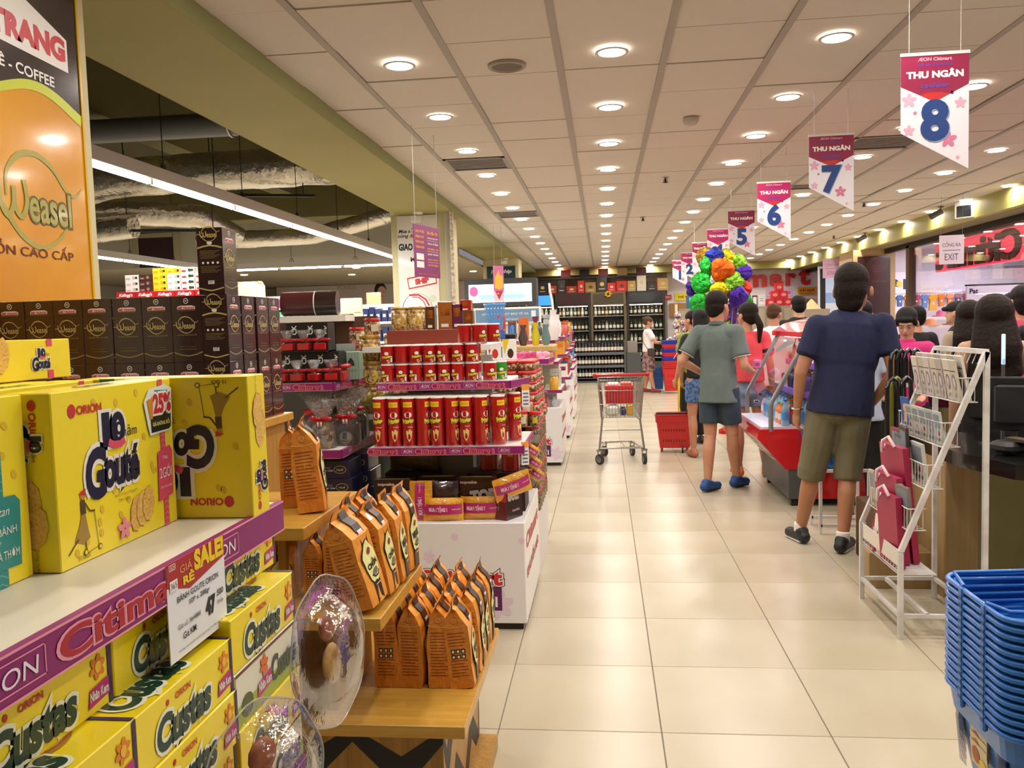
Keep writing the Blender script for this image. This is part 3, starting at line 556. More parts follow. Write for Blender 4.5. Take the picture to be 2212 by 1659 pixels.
# ================================================================ BANNER on the near column
GOLD = mt('e2a11c', 0.18, coat=0.6, var=(2.5, 'd99516'), bump=(5, 0.12)); DKB = mt('2a1a17', 0.2, coat=0.5)
bn = thing('coffee_banner', 'tall glossy orange and dark brown coffee banner on the near column', 'banner', (0, 0, 0))
bz0, bz1, by0, by1 = 1.15, 2.899, 1.985, 3.13; mb = MB(); mb.box(-2.019, -1.992, by0, by1, bz0, bz1, GOLD); fr = flat((-1.992, by0, bz0), (0, 1, 0), (0, 0, 1))
# the dark head with its wavy lower edge
n = 40; edge = []
W_ = by1 - by0
for i in range(n + 1):
    u = W_ * i / n; edge.append((u, 1.205 + 0.045 * math.cos((u - 0.9) * 8.5)))
for i in range(n): (a, za), (c, zc) = edge[i], edge[i + 1]; mb.poly(fr, [(a, za), (c, zc), (c, bz1 - bz0), (a, bz1 - bz0)], DKB, 0.001)
mb.stroke(fr, edge, [0.012 + 0.03 * i / n for i in range(n + 1)], mt('c6d016', 0.3, coat=0.5), 0.0016)
mb.poly(fr, [(0.3, 1.5), (0.55, 1.56), (0.8, 1.56), (1.08, 1.47), (1.08, 1.35), (0.3, 1.37)], WHITE, 0.0018)
mb.tx(fr, 'MÊ TRANG', 0.78, 1.435, 0.095, REDO, w=0.56, bold=0.06, e=0.0025); mb.tx(fr, 'CÀ PHÊ - COFFEE', 0.76, 1.295, 0.045, WHITE, w=0.46, bold=0.02, e=0.0025)
LG = mt('a8a043', 0.3, coat=0.5); LG2 = mt('5d5520', 0.3)
def spl(P, n=4):
    Q = [P[0]] + P + [P[-1]]; O = []
    for i in range(1, len(Q) - 2):
        for j in range(n): t = j / n; O.append(tuple(0.5 * (2 * Q[i][d] + (Q[i + 1][d] - Q[i - 1][d]) * t + (2 * Q[i - 1][d] - 5 * Q[i][d] + 4 * Q[i + 1][d] - Q[i + 2][d]) * t * t + (3 * Q[i][d] - Q[i - 1][d] - 3 * Q[i + 1][d] + Q[i + 2][d]) * t ** 3) for d in (0, 1)))
    return O + [P[-1]]
def spw(W, n=4): return [W[i] + (W[i + 1] - W[i]) * j / n for i in range(len(W) - 1) for j in range(n)] + [W[-1]]
def weasel(mb, f, x, y, s, m, m2=None, e=0.0012):
    """curling script logo with a leaf-shaped frame"""
    top = [(x + s * a, y + s * b) for a, b in [(-0.36, 0.02), (-0.34, 0.2), (-0.2, 0.34), (0.0, 0.38), (0.2, 0.3), (0.34, 0.16), (0.46, 0.12), (0.56, 0.2)]]
    bot = [(x + s * a, y + s * b) for a, b in [(-0.62, 0.0), (-0.5, 0.02), (-0.4, -0.06), (-0.24, -0.24), (-0.05, -0.33), (0.14, -0.3), (0.32, -0.16), (0.4, 0.05)]]
    W = [0.02, 0.035, 0.05, 0.045, 0.04, 0.03, 0.025, 0.01]
    mb.stroke(f, spl(top), [k * s for k in spw(W)], m, e); mb.stroke(f, spl(bot), [k * s for k in spw(W)], m, e)
    for mm, bo, ee in ((m2, 0.07, e + 0.0003), (m, 0.02, e + 0.0007)):
        if mm: mb.tx(f, 'easel', x + 0.14 * s, y - 0.01 * s, 0.25 * s, mm, w=0.5 * s, bold=bo, e=ee)
    u = spl([(x + s * a, y + s * b) for a, b in [(-0.44, 0.16), (-0.43, -0.02), (-0.36, -0.13), (-0.29, -0.04), (-0.28, 0.1), (-0.27, -0.06), (-0.2, -0.12), (-0.14, 0.0), (-0.16, 0.16)]]); mb.stroke(f, u[:17], [0.045 * s] * 17, m, e + 0.0009); mb.stroke(f, u[16:], [0.045 * s] * (len(u) - 16), m, e + 0.0012)
weasel(mb, fr, 0.86, 0.83, 0.46, LG, LG2, 0.002)
mb.tx(fr, 'CÀ PHÊ CHỒN CAO CẤP', 0.66, 0.665, 0.05, mt('6b1c14', 0.3), w=0.76, bold=0.01, e=0.002)
mb.obj('panel', bn); MB().box(-2.019, -1.987, by1, by1 + 0.012, bz0, bz1, mt('d8a800', 0.3)).obj('edge_trim', bn)

# ================================================================ COFFEE BOXES (dark, stacked behind the shelf)
CBR = mt('38211f', 0.2, coat=0.7, var=(14, '33201f'), bump=(9, 0.12)); LGD = mt('bfae6e', 0.35); GDT = mt('8f8053', 0.4)
BW, BD, BH = 0.1, 0.086, 0.212
def front(mb, f, w):
    mb.ell(f, w / 2, 0.196, 0.0085, 0.009, WHITE); mb.ell(f, w / 2, 0.196, 0.0065, 0.007, CBR, 0.0008); mb.tx(f, 'M', w / 2, 0.196, 0.006, WHITE, e=0.0012, bold=0.02)
    mb.poly(f, [(w * 0.2, 0.169), (w * 0.8, 0.169), (w * 0.8, 0.178), (w * 0.7, 0.1815), (w * 0.3, 0.1815), (w * 0.2, 0.178)], mt('f0d9d6', 0.4)); mb.tx(f, 'MÊ TRANG', w / 2, 0.1745, 0.008, REDO, w=w * 0.54, bold=0.04, e=0.0012)
    mb.rect(f, w * 0.2, 0.1648, w * 0.8, 0.1658, GDT); mb.rect(f, 0, 0.161, w, 0.1613, mt('241412', 0.3))
    weasel(mb, f, w * 0.48, 0.118, 0.074 * w / 0.1, LGD); mb.tx(f, 'CÀ PHÊ CHỒN CAO CẤP', w / 2, 0.088, 0.005, LGD, w=w * 0.66)
    mb.tx(f, 'Ngon lạ trong từng giọt', w / 2, 0.05, 0.004, GDT, w=w * 0.55, shear=0.4); mb.rect(f, w * 0.2, 0.041, w * 0.8, 0.042, GDT)
    mb.stroke(f, [(0.002, 0.032), (w * 0.25, 0.024), (w * 0.5, 0.02), (w * 0.75, 0.024), (w - 0.002, 0.032)], 0.004, GDT)
def back(mb, f, w):
    weasel(mb, f, w * 0.5, 0.19, 0.066, LGD); mb.ell(f, w * 0.5, 0.164, 0.009, 0.006, WHITE)
    mb.stroke(f, [(0.002, 0.148), (w * 0.25, 0.153), (w * 0.5, 0.156), (w * 0.75, 0.153), (w - 0.002, 0.148)], 0.005, LGD); mb.stroke(f, [(0.002, 0.022), (w * 0.3, 0.016), (w * 0.5, 0.013), (w * 0.7, 0.016), (w - 0.002, 0.022)], 0.004, LGD)
    for k in range(11): mb.rect(f, w * 0.12, 0.138 - k * 0.0045 - (0.022 if k > 5 else 0), w * (0.88 - 0.1 * (k % 3)), 0.1392 - k * 0.0045 - (0.022 if k > 5 else 0), GDT)
    for k in range(4): mb.ell(f, w * (0.22 + 0.19 * k), 0.101, 0.004, 0.004, WHITE, 0.0007, 8)
    mb.rect(f, w * 0.38, 0.034, w * 0.62, 0.045, WHITE); [mb.rect(f, w * (0.4 + 0.02 * k), 0.036, w * (0.408 + 0.02 * k), 0.044, BLACK, 0.0009) for k in range(10)]
def coffee_box():
    mb = MB().box(0, BW, 0, BD, 0, BH, CBR, 0.001); F = FX(0, BW, 0, BD, 0, BH); front(mb, F['f'], BW); front(mb, F['b'], BW); back(mb, F['r'], BD); back(mb, F['l'], BD); return mb.mesh('coffee_box')
cfm = coffee_box(); grp = 'dark coffee boxes stacked beside the banner'
ZB = 1.2
for r in range(2):
    for k in range(-1, 6):
        place(cfm, 'dark coffee box, %s layer, %s from the banner' % (('lower', 'upper')[r], ORD[k + 1]), 'box', (-1.189 - BD - (6 - k) * 0.1015 + 0.0, 2.58 + R.uniform(0, 0.004), ZB + r * 0.2125), group=grp, name='coffee_box')
    # corner box turned to show its text side, then three more along the return
    place(cfm, 'dark coffee box at the corner of the %s layer showing its text side' % ('lower', 'upper')[r], 'box', (-1.189, 2.58, ZB + r * 0.2125), PI / 2, group=grp, name='coffee_box')
    for k in range(3): place(cfm, 'dark coffee box on the side return, %s layer, %s from the corner' % (('lower', 'upper')[r], ORD[k]), 'box', (-1.189 + 0.003 * (k % 2), 2.69 + k * 0.1125, ZB + r * 0.2125), PI / 2, group=grp, name='coffee_box')
place(cfm, 'single dark coffee box standing on top of the stack, wrapped in shiny film', 'box', (-1.194, 2.581, ZB + 0.4255), PI / 2, group=grp, name='coffee_box')
# ---------------------------------------------------------------- stepped wooden display
WD = wood('c89a42', 'b78734', 5, 0.3, 0); WD2 = wood('b98a3c', '9e722e', 5, 0.4, 2); BLK = mt('17130f', 0.5)
wd = thing('wooden_display', 'stepped honey wood display stand with black zigzag base', 'display stand', (0, 0, 0))
for (x1, y0, y1, z) in ((-0.396, 2.18, 2.93, 0.42), (-0.6, 2.12, 2.63, 0.74), (-0.825, 2.19, 2.70, 0.965)):
    MB().box(-1.155, x1, y0, y1, z - 0.036, z, WD, 0.002).obj('step_shelf', wd)
mb = MB().box(-1.15, -0.47, 2.24, 2.88, 0.0, 0.384, WD2); f = flat((-1.15, 2.24, 0), (1, 0, 0), (0, 0, 1)); f2 = flat((-0.47, 2.24, 0), (0, 1, 0), (0, 0, 1))
for f_, L, ks in ((f, 0.68, range(5)), (f2, 0.64, range(5))):
    for k in ks:
        c = k * 0.28 + (0.0 if f_ is f else 0.05); P = [(c - 0.14, 0.38), (c, 0.24), (c + 0.14, 0.38)]
        for dz in (0.06, -0.16):
            Q = [(max(0, min(L, a)), b + dz) for a, b in P]; T = [(a, min(0.383, b)) for a, b in Q]; B_ = [(a, max(0.001, b - 0.1)) for a, b in Q]
            if Q[0][0] < Q[1][0]: mb.poly(f_, [B_[0], B_[1], T[1], T[0]], BLK)
            if Q[1][0] < Q[2][0]: mb.poly(f_, [B_[1], B_[2], T[2], T[1]], BLK)
mb.obj('base', wd)
MB().box(-0.8, -0.775, 2.26, 2.62, 0.42, 0.704, WD2).obj('upright', wd); MB().box(-1.15, -0.8, 2.58, 2.61, 0.42, 0.704, WD2).obj('back_board', wd); MB().box(-0.93, -0.905, 2.26, 2.62, 0.74, 0.929, WD2).obj('upright', wd); MB().box(-1.15, -0.93, 2.6, 2.62, 0.74, 0.929, WD2).obj('back_board', wd)
MB().box(-0.47, -0.405, 2.4, 2.88, 0.0, 0.05, WD2).obj('plinth_board', wd)
MB().box(-1.985, -1.17, 2.72, 3.06, 1.17, 1.199, WD, 0.002).box(-1.985, -1.17, 2.55, 2.72, 1.17, 1.199, WD, 0.002).box(-1.88, -1.2, 2.58, 3.04, 0.0, 1.17, WD2).obj('box_table', label='tall plain wooden table carrying the dark coffee boxes', cat='table')
# ---------------------------------------------------------------- coffee bags
ORG = mt('efa038', 0.38, coat=0.35, var=(12, 'e6942e'), bump=(14, 0.7)); ORD_ = mt('de8c34', 0.4, coat=0.35, bump=(16, 0.8), var=(10, 'd4802a')); CRM = mt('e8e59a', 0.4); BAND = mt('31221c', 0.35); TXT_ = mt('8a3d0a', 0.5)
def bag(word='CHỒN', seed=0):
    """side-gusset coffee bag: gusset (thickness) looks at -Y, printed front looks at +X; pinched fin on top"""
    q = random.Random(seed); W, D, H = 0.118, 0.074, 0.272; rows = [(0, 0.96), (0.012, 1.0), (0.07, 1.02), (0.13, 1.0), (0.19, 0.97), (0.222, 0.62), (0.243, 0.2), (0.25, 0.05), (0.272, 0.03)]
    bb = MB(); P = []; pts = 5
    for z, t in rows:
        d = D / 2 * t; w = W / 2 * (1.0 if z < 0.2 else 1.0 + 0.02 * q.uniform(-1, 1)); jx = q.uniform(-0.003, 0.003) + (0.008 * (z / H) ** 3) * q.uniform(-1, 1)
        pin = 0.012 * (1 - t) if z > 0.19 else -0.002
        ring = [(-d, -w), (0, -w + pin), (d, -w), (d + 0.003 * (t > 0.5), -w / 2), (d + 0.005 * (t > 0.5), 0), (d + 0.003 * (t > 0.5), w / 2), (d, w), (0, w - pin), (-d, w), (-d - 0.003 * (t > 0.5), 0)]
        for a, b in ring: P.append((a + jx + q.uniform(-0.0015, 0.0015), b + q.uniform(-0.001, 0.001), z * (1 + q.uniform(-0.004, 0.004))))
    n = 10; K = len(rows)
    side = lambda i: i in (0, 1, 6, 7)
    for k in range(K - 1):
        for i in range(n): bb.add([P[k * n + i], P[k * n + (i + 1) % n], P[(k + 1) * n + (i + 1) % n], P[(k + 1) * n + i]], [(0, 1, 2, 3)], ORD_ if side(i) else ORG)
    bb.add(P[:n], [tuple(range(n - 1, -1, -1))], ORD_)
    def fr(x, y, e):      # follows the bulge of the front: x along Y, y up
        t = 1.0
        for (z0, t0), (z1, t1) in zip(rows, rows[1:]):
            if z0 <= y <= z1: t = t0 + (t1 - t0) * (y - z0) / (z1 - z0)
        w = W / 2; u = min(1, abs(x) / w); bul = 0.005 * (1 - u) + 0.001
        return Vector((D / 2 * t + bul * (t > 0.3) + e + 0.001, x, y))
    F = lambda a: [(x, y) for x, y in a]
    for z0, z1 in ((0.0, 0.06), (0.06, 0.11), (0.11, 0.15), (0.15, 0.19), (0.19, 0.222), (0.222, 0.243), (0.243, 0.268)):
        bb.poly(fr, [(-0.02, z0), (0.026, z0), (0.026, z1), (-0.02, z1)], BAND, 0.0012) if z0 >= 0.15 or z0 < 0.06 else None
    blob = []
    for i in range(22): t = 2 * PI * i / 22; r = 1 + 0.07 * math.sin(5 * t) + 0.04 * math.cos(9 * t); blob.append((0.002 + 0.042 * r * math.cos(t), 0.112 + 0.056 * r * math.sin(t)))
    bb.poly(fr, [(a * 1.08, 0.112 + (b - 0.112) * 1.05) for a, b in blob], BAND, 0.0018); bb.poly(fr, blob, CRM, 0.0028)
    bb.tx(fr, word, 0.002, 0.108, 0.021, BLACK, w=0.062, bold=0.06, e=0.0036, rot=0.12); bb.poly(fr, [(-0.012, 0.14), (0.002, 0.152), (0.016, 0.146), (0.008, 0.136), (-0.004, 0.132)], mt('8a2a14', 0.5), 0.0036)
    bb.ell(fr, 0.006, 0.083, 0.02, 0.009, mt('6e6a5a', 0.5), 0.0036, 14, 0.2); bb.stroke(fr, [(-0.018, 0.078), (-0.004, 0.07), (0.02, 0.07), (0.032, 0.08)], 0.004, BLACK, 0.0038)
    bb.rect(fr, -0.014, 0.196, 0.016, 0.204, WHITE, 0.0026); bb.tx(fr, 'MÊ TRANG', 0.001, 0.2, 0.005, REDO, w=0.026, e=0.003)
    bb.rect(fr, -0.012, 0.048, 0.02, 0.05, WHITE, 0.003)
    fs = flat((-D / 2, -W / 2 - 0.0015, 0), (1, 0, 0), (0, 0, 1))
    for k in range(15):
        zz = 0.172 - k * 0.0095
        if (seed % 3 == 0) and 5 <= k <= 8: continue
        bb.rect(fs, D * 0.14, zz, D * (0.86 - 0.12 * (k % 3 == 1)), zz + 0.0022, TXT_, 0.001)
    bb.ell(fs, D / 2, 0.212, 0.008, 0.008, mt('e8b878', 0.4), 0.0006, 14); bb.ell(fs, D / 2, 0.212, 0.0065, 0.0065, ORD_, 0.0008, 14)
    if seed % 3 == 0:
        for a in range(3):
            for b in range(2): x0, y0 = 0.016 + a * 0.0155, 0.094 + b * 0.017; bb.rect(fs, x0, y0, x0 + 0.013, y0 + 0.013, mt('261c18', 0.4), 0.0012); bb.ell(fs, x0 + 0.0065, y0 + 0.006, 0.004, 0.0045, WHITE, 0.0016, 8)
    bb.stroke(fs, [(0.004, 0.197), (0.022, 0.192), (0.05, 0.192), (0.07, 0.197)], 0.0016, mt('f2c46a', 0.3, coat=1), 0.001)
    return bb.mesh('coffee_bag')
BG = [bag('CHỒN', 0), bag('WEASEL', 1), bag('CHỒN', 2), bag('WEASEL', 3)]
def put_bag(k, x, y, z, label, rz=0.0, tx=0.0, ty=0.0, s=1.0, grp_='orange coffee bags on the wooden display'):
    o = ob('coffee_bag', BG[k % 4], None, (x, y, z), 0, (tx, ty, rz), label=label, cat='bag', group=grp_); o.scale = (s, s, s); return o
xs = (-0.672, -0.594, -0.513, -0.434)
for r in range(4):
    for c in range(4):
        put_bag([0, 1, 2, 3][c] if r == 0 else R.randrange(4), xs[c] - 0.01 * (c == 3) + R.uniform(-0.003, 0.003) + (0.0 if c < 3 else 0.0), 2.475 + r * 0.12, 0.4215, 'orange coffee bag on the lowest wooden step, %s row, %s from the left' % (ORD[r], ORD[c]), R.uniform(-0.05, 0.05), 0, -0.10 if c == 3 and r == 0 else (-0.02 if c == 3 else 0.0), 0.96 + 0.05 * R.random() if r else 0.98)
ZM = 0.7415
put_bag(0, -0.835, 2.30, ZM, 'short orange coffee bag at the left of the middle step', 0.05, 0, 0, 0.68)
put_bag(1, -0.745, 2.26, ZM, 'orange coffee bag standing upright left of the leaning one on the middle step', 0.02, 0, 0, 0.94)
put_bag(2, -0.655, 2.2, ZM + 0.012, 'orange coffee bag leaning left at the front of the middle step', -0.1, 0.05, -0.26, 1.0)
for k, (x, y, ty, rz) in enumerate([(-0.648, 2.33, -0.16, 0.0), (-0.642, 2.45, -0.12, 0.05), (-0.64, 2.565, -0.06, -0.05), (-0.745, 2.385, -0.08, 0.1), (-0.74, 2.51, -0.05, 0.0)]):
    put_bag([2, 3, 1, 0, 2][k], x, y, ZM + 0.007, 'orange coffee bag in the cluster behind the leaning one, %s counted back' % ORD[k], rz, 0, ty, 0.98)
put_bag(2, -0.878, 2.42, 0.9705, 'orange coffee bag standing alone on the top wooden step', 0.25, 0, -0.09, 1.03)
put_bag(3, -0.965, 2.5, 0.9665, 'orange coffee bag half hidden behind the yellow boxes on the top step', 0.3, 0, -0.03, 0.95)
put_bag(0, -0.93, 2.3, ZM, 'dark fronted coffee bag turned to show its label, under the top step', -PI / 2 + 0.1, 0, 0, 0.66)
# ================================================================ MAIN SNACK GONDOLA (facing the camera, Y 4.03)
SHW = mt('e9e1dc', 0.4); GRB = mt('8f9188', 0.5)
def printed_front(mb, f, L, H, rt=True):
    for (x, y, r) in ((0.1, 0.36, 0.07), (0.32, 0.34, 0.03), (0.66, 0.1, 0.075), (0.45, 0.44, 0.02), (0.25, 0.12, 0.03), (0.78, 0.42, 0.018)):
        if x < L: flower(mb, f, x, y, r, mt('e3cfe0', 0.4), 0.0007, 6)
    if rt:
        for m, bo, e in ((WHITE, 0.1, 0.0018), (BLACK, 0.13, 0.0012), (REDO, 0.045, 0.0026)): mb.tx(f, 'Citimart', L - 0.33, 0.235, 0.07, m, w=0.42, bold=bo, e=e)
        mb.rect(f, L - 0.53, 0.07, L - 0.12, 0.19, mt('5e1b5a', 0.4), 0.001); mb.tx(f, 'KHUYẾN MÃI', L - 0.325, 0.128, 0.075, WHITE, w=0.36, bold=0.04, e=0.0016)
def base_box(label, x0, x1, y0, y1, H, rt=True):
    g = thing('display_base', label, 'display base', (0, 0, 0)); mb = MB().box(x0, x1, y0, y1, 0.035, H, mt('e9e6e6', 0.3, coat=0.3), 0.004); mb.box(x0 + 0.02, x1 - 0.02, y0 + 0.02, y1 - 0.02, 0, 0.035, BLACK)
    f = flat((x0, y0, 0.03), (1, 0, 0), (0, 0, 1)); printed_front(mb, f, x1 - x0, H - 0.03, rt); r = flat((x1, y0, 0.03), (0, 1, 0), (0, 0, 1)); L = y1 - y0
    mb.tx(r, 'Citimart', L * 0.5, H * 0.72, 0.07, REDT, w=L * 0.8, bold=0.05, e=0.001); mb.tx(r, 'KHUYẾN MÃI', L * 0.5, H * 0.45, 0.07, REDT, w=L * 0.8, bold=0.05, e=0.001)
    mb.obj('cabinet', g); return g
base_box('white snack display base with pink flowers and KHUYẾN MÃI print', -1.2, -0.404, 4.03, 4.9, 0.539)
g = thing('snack_gondola', 'grey upright gondola with two purple-railed shelves above the white base', 'shelf', (0, 0, 0))
MB().box(-1.1, -0.62, 4.62, 4.68, 0.54, 1.34, mt('8a8880', 0.5)).box(-0.93, -0.72, 4.5, 4.62, 0.54, 1.4, GRB).obj('upright', g)
MB().box(-1.17, -0.403, 4.04, 4.6, 0.885, 0.915, SHW, 0.003).obj('shelf', g); MB().box(-1.15, -0.47, 4.16, 4.6, 1.19, 1.226, SHW, 0.003).obj('shelf', g)
strip('price_rail', g, (-1.17, 4.04), (-0.403, 4.04), 0.876, 0.04, 0.24, -0.07); strip('price_rail', g, (-0.403, 4.04), (-0.403, 4.6), 0.876, 0.04, 0.24, 0.3)
strip('price_rail', g, (-1.15, 4.16), (-0.47, 4.16), 1.187, 0.04, 0.225, 0.0); strip('price_rail', g, (-0.47, 4.16), (-0.40, 4.42), 1.187, 0.04, 0.24, 0.4)
for k, (x, y, z, rz) in enumerate([(-0.40, 4.25, 1.2, 0.35), (-0.395, 4.08, 0.93, 0.5)]):
    mb = MB().box(-0.02, 0.02, -0.001, 0, -0.115, 0.0, mt('eef0f2', 0.5)); f = flat((-0.02, -0.001, -0.115), (1, 0, 0), (0, 0, 1)); mb.rect(f, 0, 0.085, 0.04, 0.115, mt('f0a63c', 0.5)); [mb.rect(f, 0.006, 0.01 + 0.018 * q, 0.034, 0.018 + 0.018 * q, mt('6d7480', 0.5)) for q in range(4)]
    mb.obj('price_tag', loc=(x, y, z), rz=rz, label=('narrow price tag hanging at the corner of the upper snack shelf', 'narrow price tag hanging at the corner of the lower snack shelf')[k], cat='price tag')
# stacked crisp tubes: red card with yellow flash, white oval, lettering and a crisp
TR = mt('bb1218', 0.25, coat=0.6, var=(4, 'b51015')); ORF = mt('d8641c', 0.35); CRI = mt('e9c77a', 0.5); YFL = mt('f0cf2a', 0.35); LET = mt('e8d83a', 0.35); SIL = mt('b9b6b4', 0.3, 0.6); LID = mt('e6dfd8', 0.3)
def crisp_tube(h, green=False):
    r = 0.0345; base = mt('2f9a2a', 0.3, coat=0.6) if green else TR; mb = MB().lathe([(r - 0.002, 0), (r, 0.003), (r, h - 0.006)], base, 24, cap=True); mb.lathe([(r - 0.001, 0), (r + 0.0008, 0.001), (r + 0.0008, 0.004)], SIL, 24, cap=False)
    c = cylf((0, 0, 0), r, 0.0, 0.0); s = 1.0 if h > 0.2 else 0.42
    if h > 0.2:
        mb.rect(c, -0.025, 0.196, 0.022, 0.222, YFL, 0.0006, 4); mb.tx(c, 'ORIGINAL FLAVOUR', -0.001, 0.209, 0.008, ORF, w=0.038, e=0.001)
        mb.poly(c, [(-0.028, 0.02), (-0.01, 0.02), (0.012, 0.03), (0.026, 0.085), (0.0, 0.1), (-0.03, 0.085)], ORF, 0.0004)
        mb.poly(c, [(-0.012, 0.078), (0.006, 0.088), (0.018, 0.076), (0.014, 0.045), (0.002, 0.024), (-0.008, 0.045)], CRI, 0.0008)
        mb.tx(c, 'Original', 0.01, 0.098, 0.008, WHITE, w=0.026, e=0.001)
        zz, hh = 0.125, 0.03
    else: zz, hh = 0.034, 0.017; mb.poly(c, [(-0.002, 0.02), (0.01, 0.022), (0.016, 0.008), (0.008, 0.003)], CRI, 0.0006); mb.rect(c, 0.02, h * 0.1, 0.03, h * 0.42, WHITE, 0.0006)
    for m, bo, e in ((BLACK, 0.14, 0.0009), (LET, 0.06, 0.0014)): mb.tx(c, 'Pringles', 0, zz, hh, m, w=0.056 if h > 0.2 else 0.046, bold=bo, e=e, rot=0.14)
    mb.ell(c, 0, zz + hh * 1.1, hh * 0.62, hh * 0.5, WHITE, 0.0007, 18)
    d = cylf((0, 0, 0), r, PI * 0.62, 0.0); mb.rect(d, -0.012, h * 0.78, 0.012, h * 0.93, SIL, 0.0006, 2); mb.rect(d, -0.006, h * 0.05, 0.008, h * 0.22, WHITE, 0.0006, 2)
    [mb.rect(d, -0.005 + 0.003 * k, h * 0.07, -0.0035 + 0.003 * k, h * 0.2, BLACK, 0.0009) for k in range(4)]
    return mb.mesh('crisp_tube'), MB().lathe([(r + 0.0012, h - 0.006), (r + 0.0012, h), (r - 0.002, h + 0.001), (r - 0.003, h - 0.001), (0.0005, h - 0.001)], LID, 24).mesh('lid')
TT, TS, TG = crisp_tube(0.244), crisp_tube(0.094), crisp_tube(0.094, True)
def can(T, x, y, z, rz, label, grp):
    o = ob('crisp_tube', T[0], None, (x, y, z), rz, label=label, cat='crisp tube', group=grp); ob('lid', T[1], o); return o
SR = ['front', 'second', 'third', 'back']
rots = [-0.3, 0.1, 0.12, 1.25, -0.2, 0.95, 0.0, 1.1]
for r in range(4):
    for k in range(8): can(TT, -1.115 + k * 0.0722, 4.085 + r * 0.074, 0.916, rots[k] if r == 0 else R.uniform(-2, 2), 'tall red crisp tube on the lower shelf, %s row, %s from the left' % (SR[r], ORD[k]), 'tall crisp tubes')
can(TT, -0.525, 4.1, 0.916, 0.75, 'tall red crisp tube turned sideways, right of the tight rows', 'tall crisp tubes'); can(TT, -0.46, 4.24, 0.916, 0.9, 'tall red crisp tube standing alone at the right shelf end', 'tall crisp tubes')
can(TT, -0.53, 4.19, 0.916, 2.0, 'tall red crisp tube behind the sideways one', 'tall crisp tubes')
for lv, n, x0, rr in ((0, 7, -1.1, [-0.6, 0.0, -0.6, 0.25, 0.2, -0.7, 0.2]), (1, 7, -1.1, [0.1, 2.3, 0.4, 0.3, -0.5, 0.0, 0.2])):
    for k in range(n): can(TS, x0 + k * 0.0728, 4.215, 1.2265 + lv * 0.096, rr[k], 'short red crisp tube on the upper shelf, %s layer, %s from the left' % (('bottom', 'top')[lv], ORD[k]), 'short crisp tubes')
for lv in (0, 1):
    for k in range(7): can(TS, -1.1 + k * 0.0728, 4.292, 1.2265 + lv * 0.096, R.uniform(-2, 2), 'short red crisp tube in the rear row, %s layer, %s from the left' % (('bottom', 'top')[lv], ORD[k]), 'short crisp tubes')
can(TS, -0.575, 4.215, 1.2265, 0.5, 'short red crisp tube at the right end of the bottom layer', 'short crisp tubes'); can(TG, -0.53, 4.29, 1.2265, 0.3, 'short green crisp tube at the right end of the upper shelf', 'short crisp tubes')
can(TS, -0.70, 4.225, 1.4185, 2.6, 'short red crisp tube on the third layer showing its back', 'short crisp tubes'); can(TS, -0.625, 4.225, 1.4185, 0.9, 'short red crisp tube on the third layer, logo turned right', 'short crisp tubes'); can(TS, -0.56, 4.27, 1.4185, 0.9, 'short red crisp tube on the third layer, furthest right', 'short crisp tubes')
# cake packs on the white base
TCB = mt('32191a', 0.3, coat=0.4); OPK = mt('e08a1c', 0.25, coat=0.8, bump=(30, 0.6), var=(9, 'e9b51e')); PBN = mt('b8246e', 0.3, coat=0.5)
def cake_carton(red_end=False):
    mb = MB().box(0, 0.2, 0, 0.07, 0, 0.2, TCB, 0.001); f = flat((0, 0, 0), (1, 0, 0), (0, 0, 1)); mb.tx(f, 'topcake', 0.06, 0.175, 0.018, mt('d8c8c0', 0.4), w=0.085, bold=0.04)
    for m, bo, e in ((BLACK, 0.14, 0.001), (mt('b9b2ac', 0.4), 0.07, 0.0016)): mb.tx(f, 'TOP', 0.135, 0.105, 0.06, m, w=0.125, bold=bo, e=e, rot=0.12)
    mb.tx(f, "Top'n", 0.045, 0.12, 0.026, mt('7d3a44', 0.4), w=0.075, shear=0.3); mb.rect(f, 0.0, 0.03, 0.2, 0.06, mt('5a1f30', 0.4), 0.0005); mb.tx(f, 'bánh kem', 0.06, 0.044, 0.014, mt('a06a78', 0.4))
    if red_end: mb.rect(flat((0, 0.07, 0), (0, -1, 0), (0, 0, 1)), 0, 0, 0.07, 0.2, mt('c1201e', 0.3), 0.001)
    t = flat((0, 0, 0.2), (1, 0, 0), (0, 1, 0)); mb.rect(t, 0.02, 0.01, 0.18, 0.03, mt('c9b86a', 0.4))
    return mb.mesh('cake_carton')
CC = cake_carton()
for k, (x, y, rz, lb) in enumerate([(-1.17, 4.12, 0, 'brown cake carton at the left end of the white base'), (-0.96, 4.19, 0, 'brown cake carton second from the left, set further back'), (-0.755, 4.16, 0, 'brown cake carton third from the left behind an orange pack')]): place(CC, lb, 'box', (x, y, 0.54), rz, name='cake_carton', group='brown cake cartons on the white base')
mb = MB().box(0, 0.07, 0, 0.14, 0, 0.2, mt('bd1c1c', 0.3, coat=0.4), 0.001); f = flat((0, 0, 0), (1, 0, 0), (0, 0, 1)); mb.rect(f, 0.01, 0.165, 0.045, 0.182, WHITE); mb.rect(f, 0, 0, 0.07, 0.09, mt('6a1a1c', 0.3)); mb.tx(f, 'Top cake', 0.022, 0.07, 0.012, mt('d8a8a0', 0.4), rot=PI / 2)
f = flat((0.07, 0, 0), (0, 1, 0), (0, 0, 1)); mb.rect(f, 0, 0, 0.14, 0.2, TCB, 0.0008); mb.tx(f, 'TOP', 0.06, 0.12, 0.05, mt('b9b2ac', 0.4), w=0.09, bold=0.07, e=0.0014, rot=PI); mb.tx(f, 'topcake', 0.08, 0.04, 0.018, mt('d8c8c0', 0.4), e=0.0014, rot=PI)
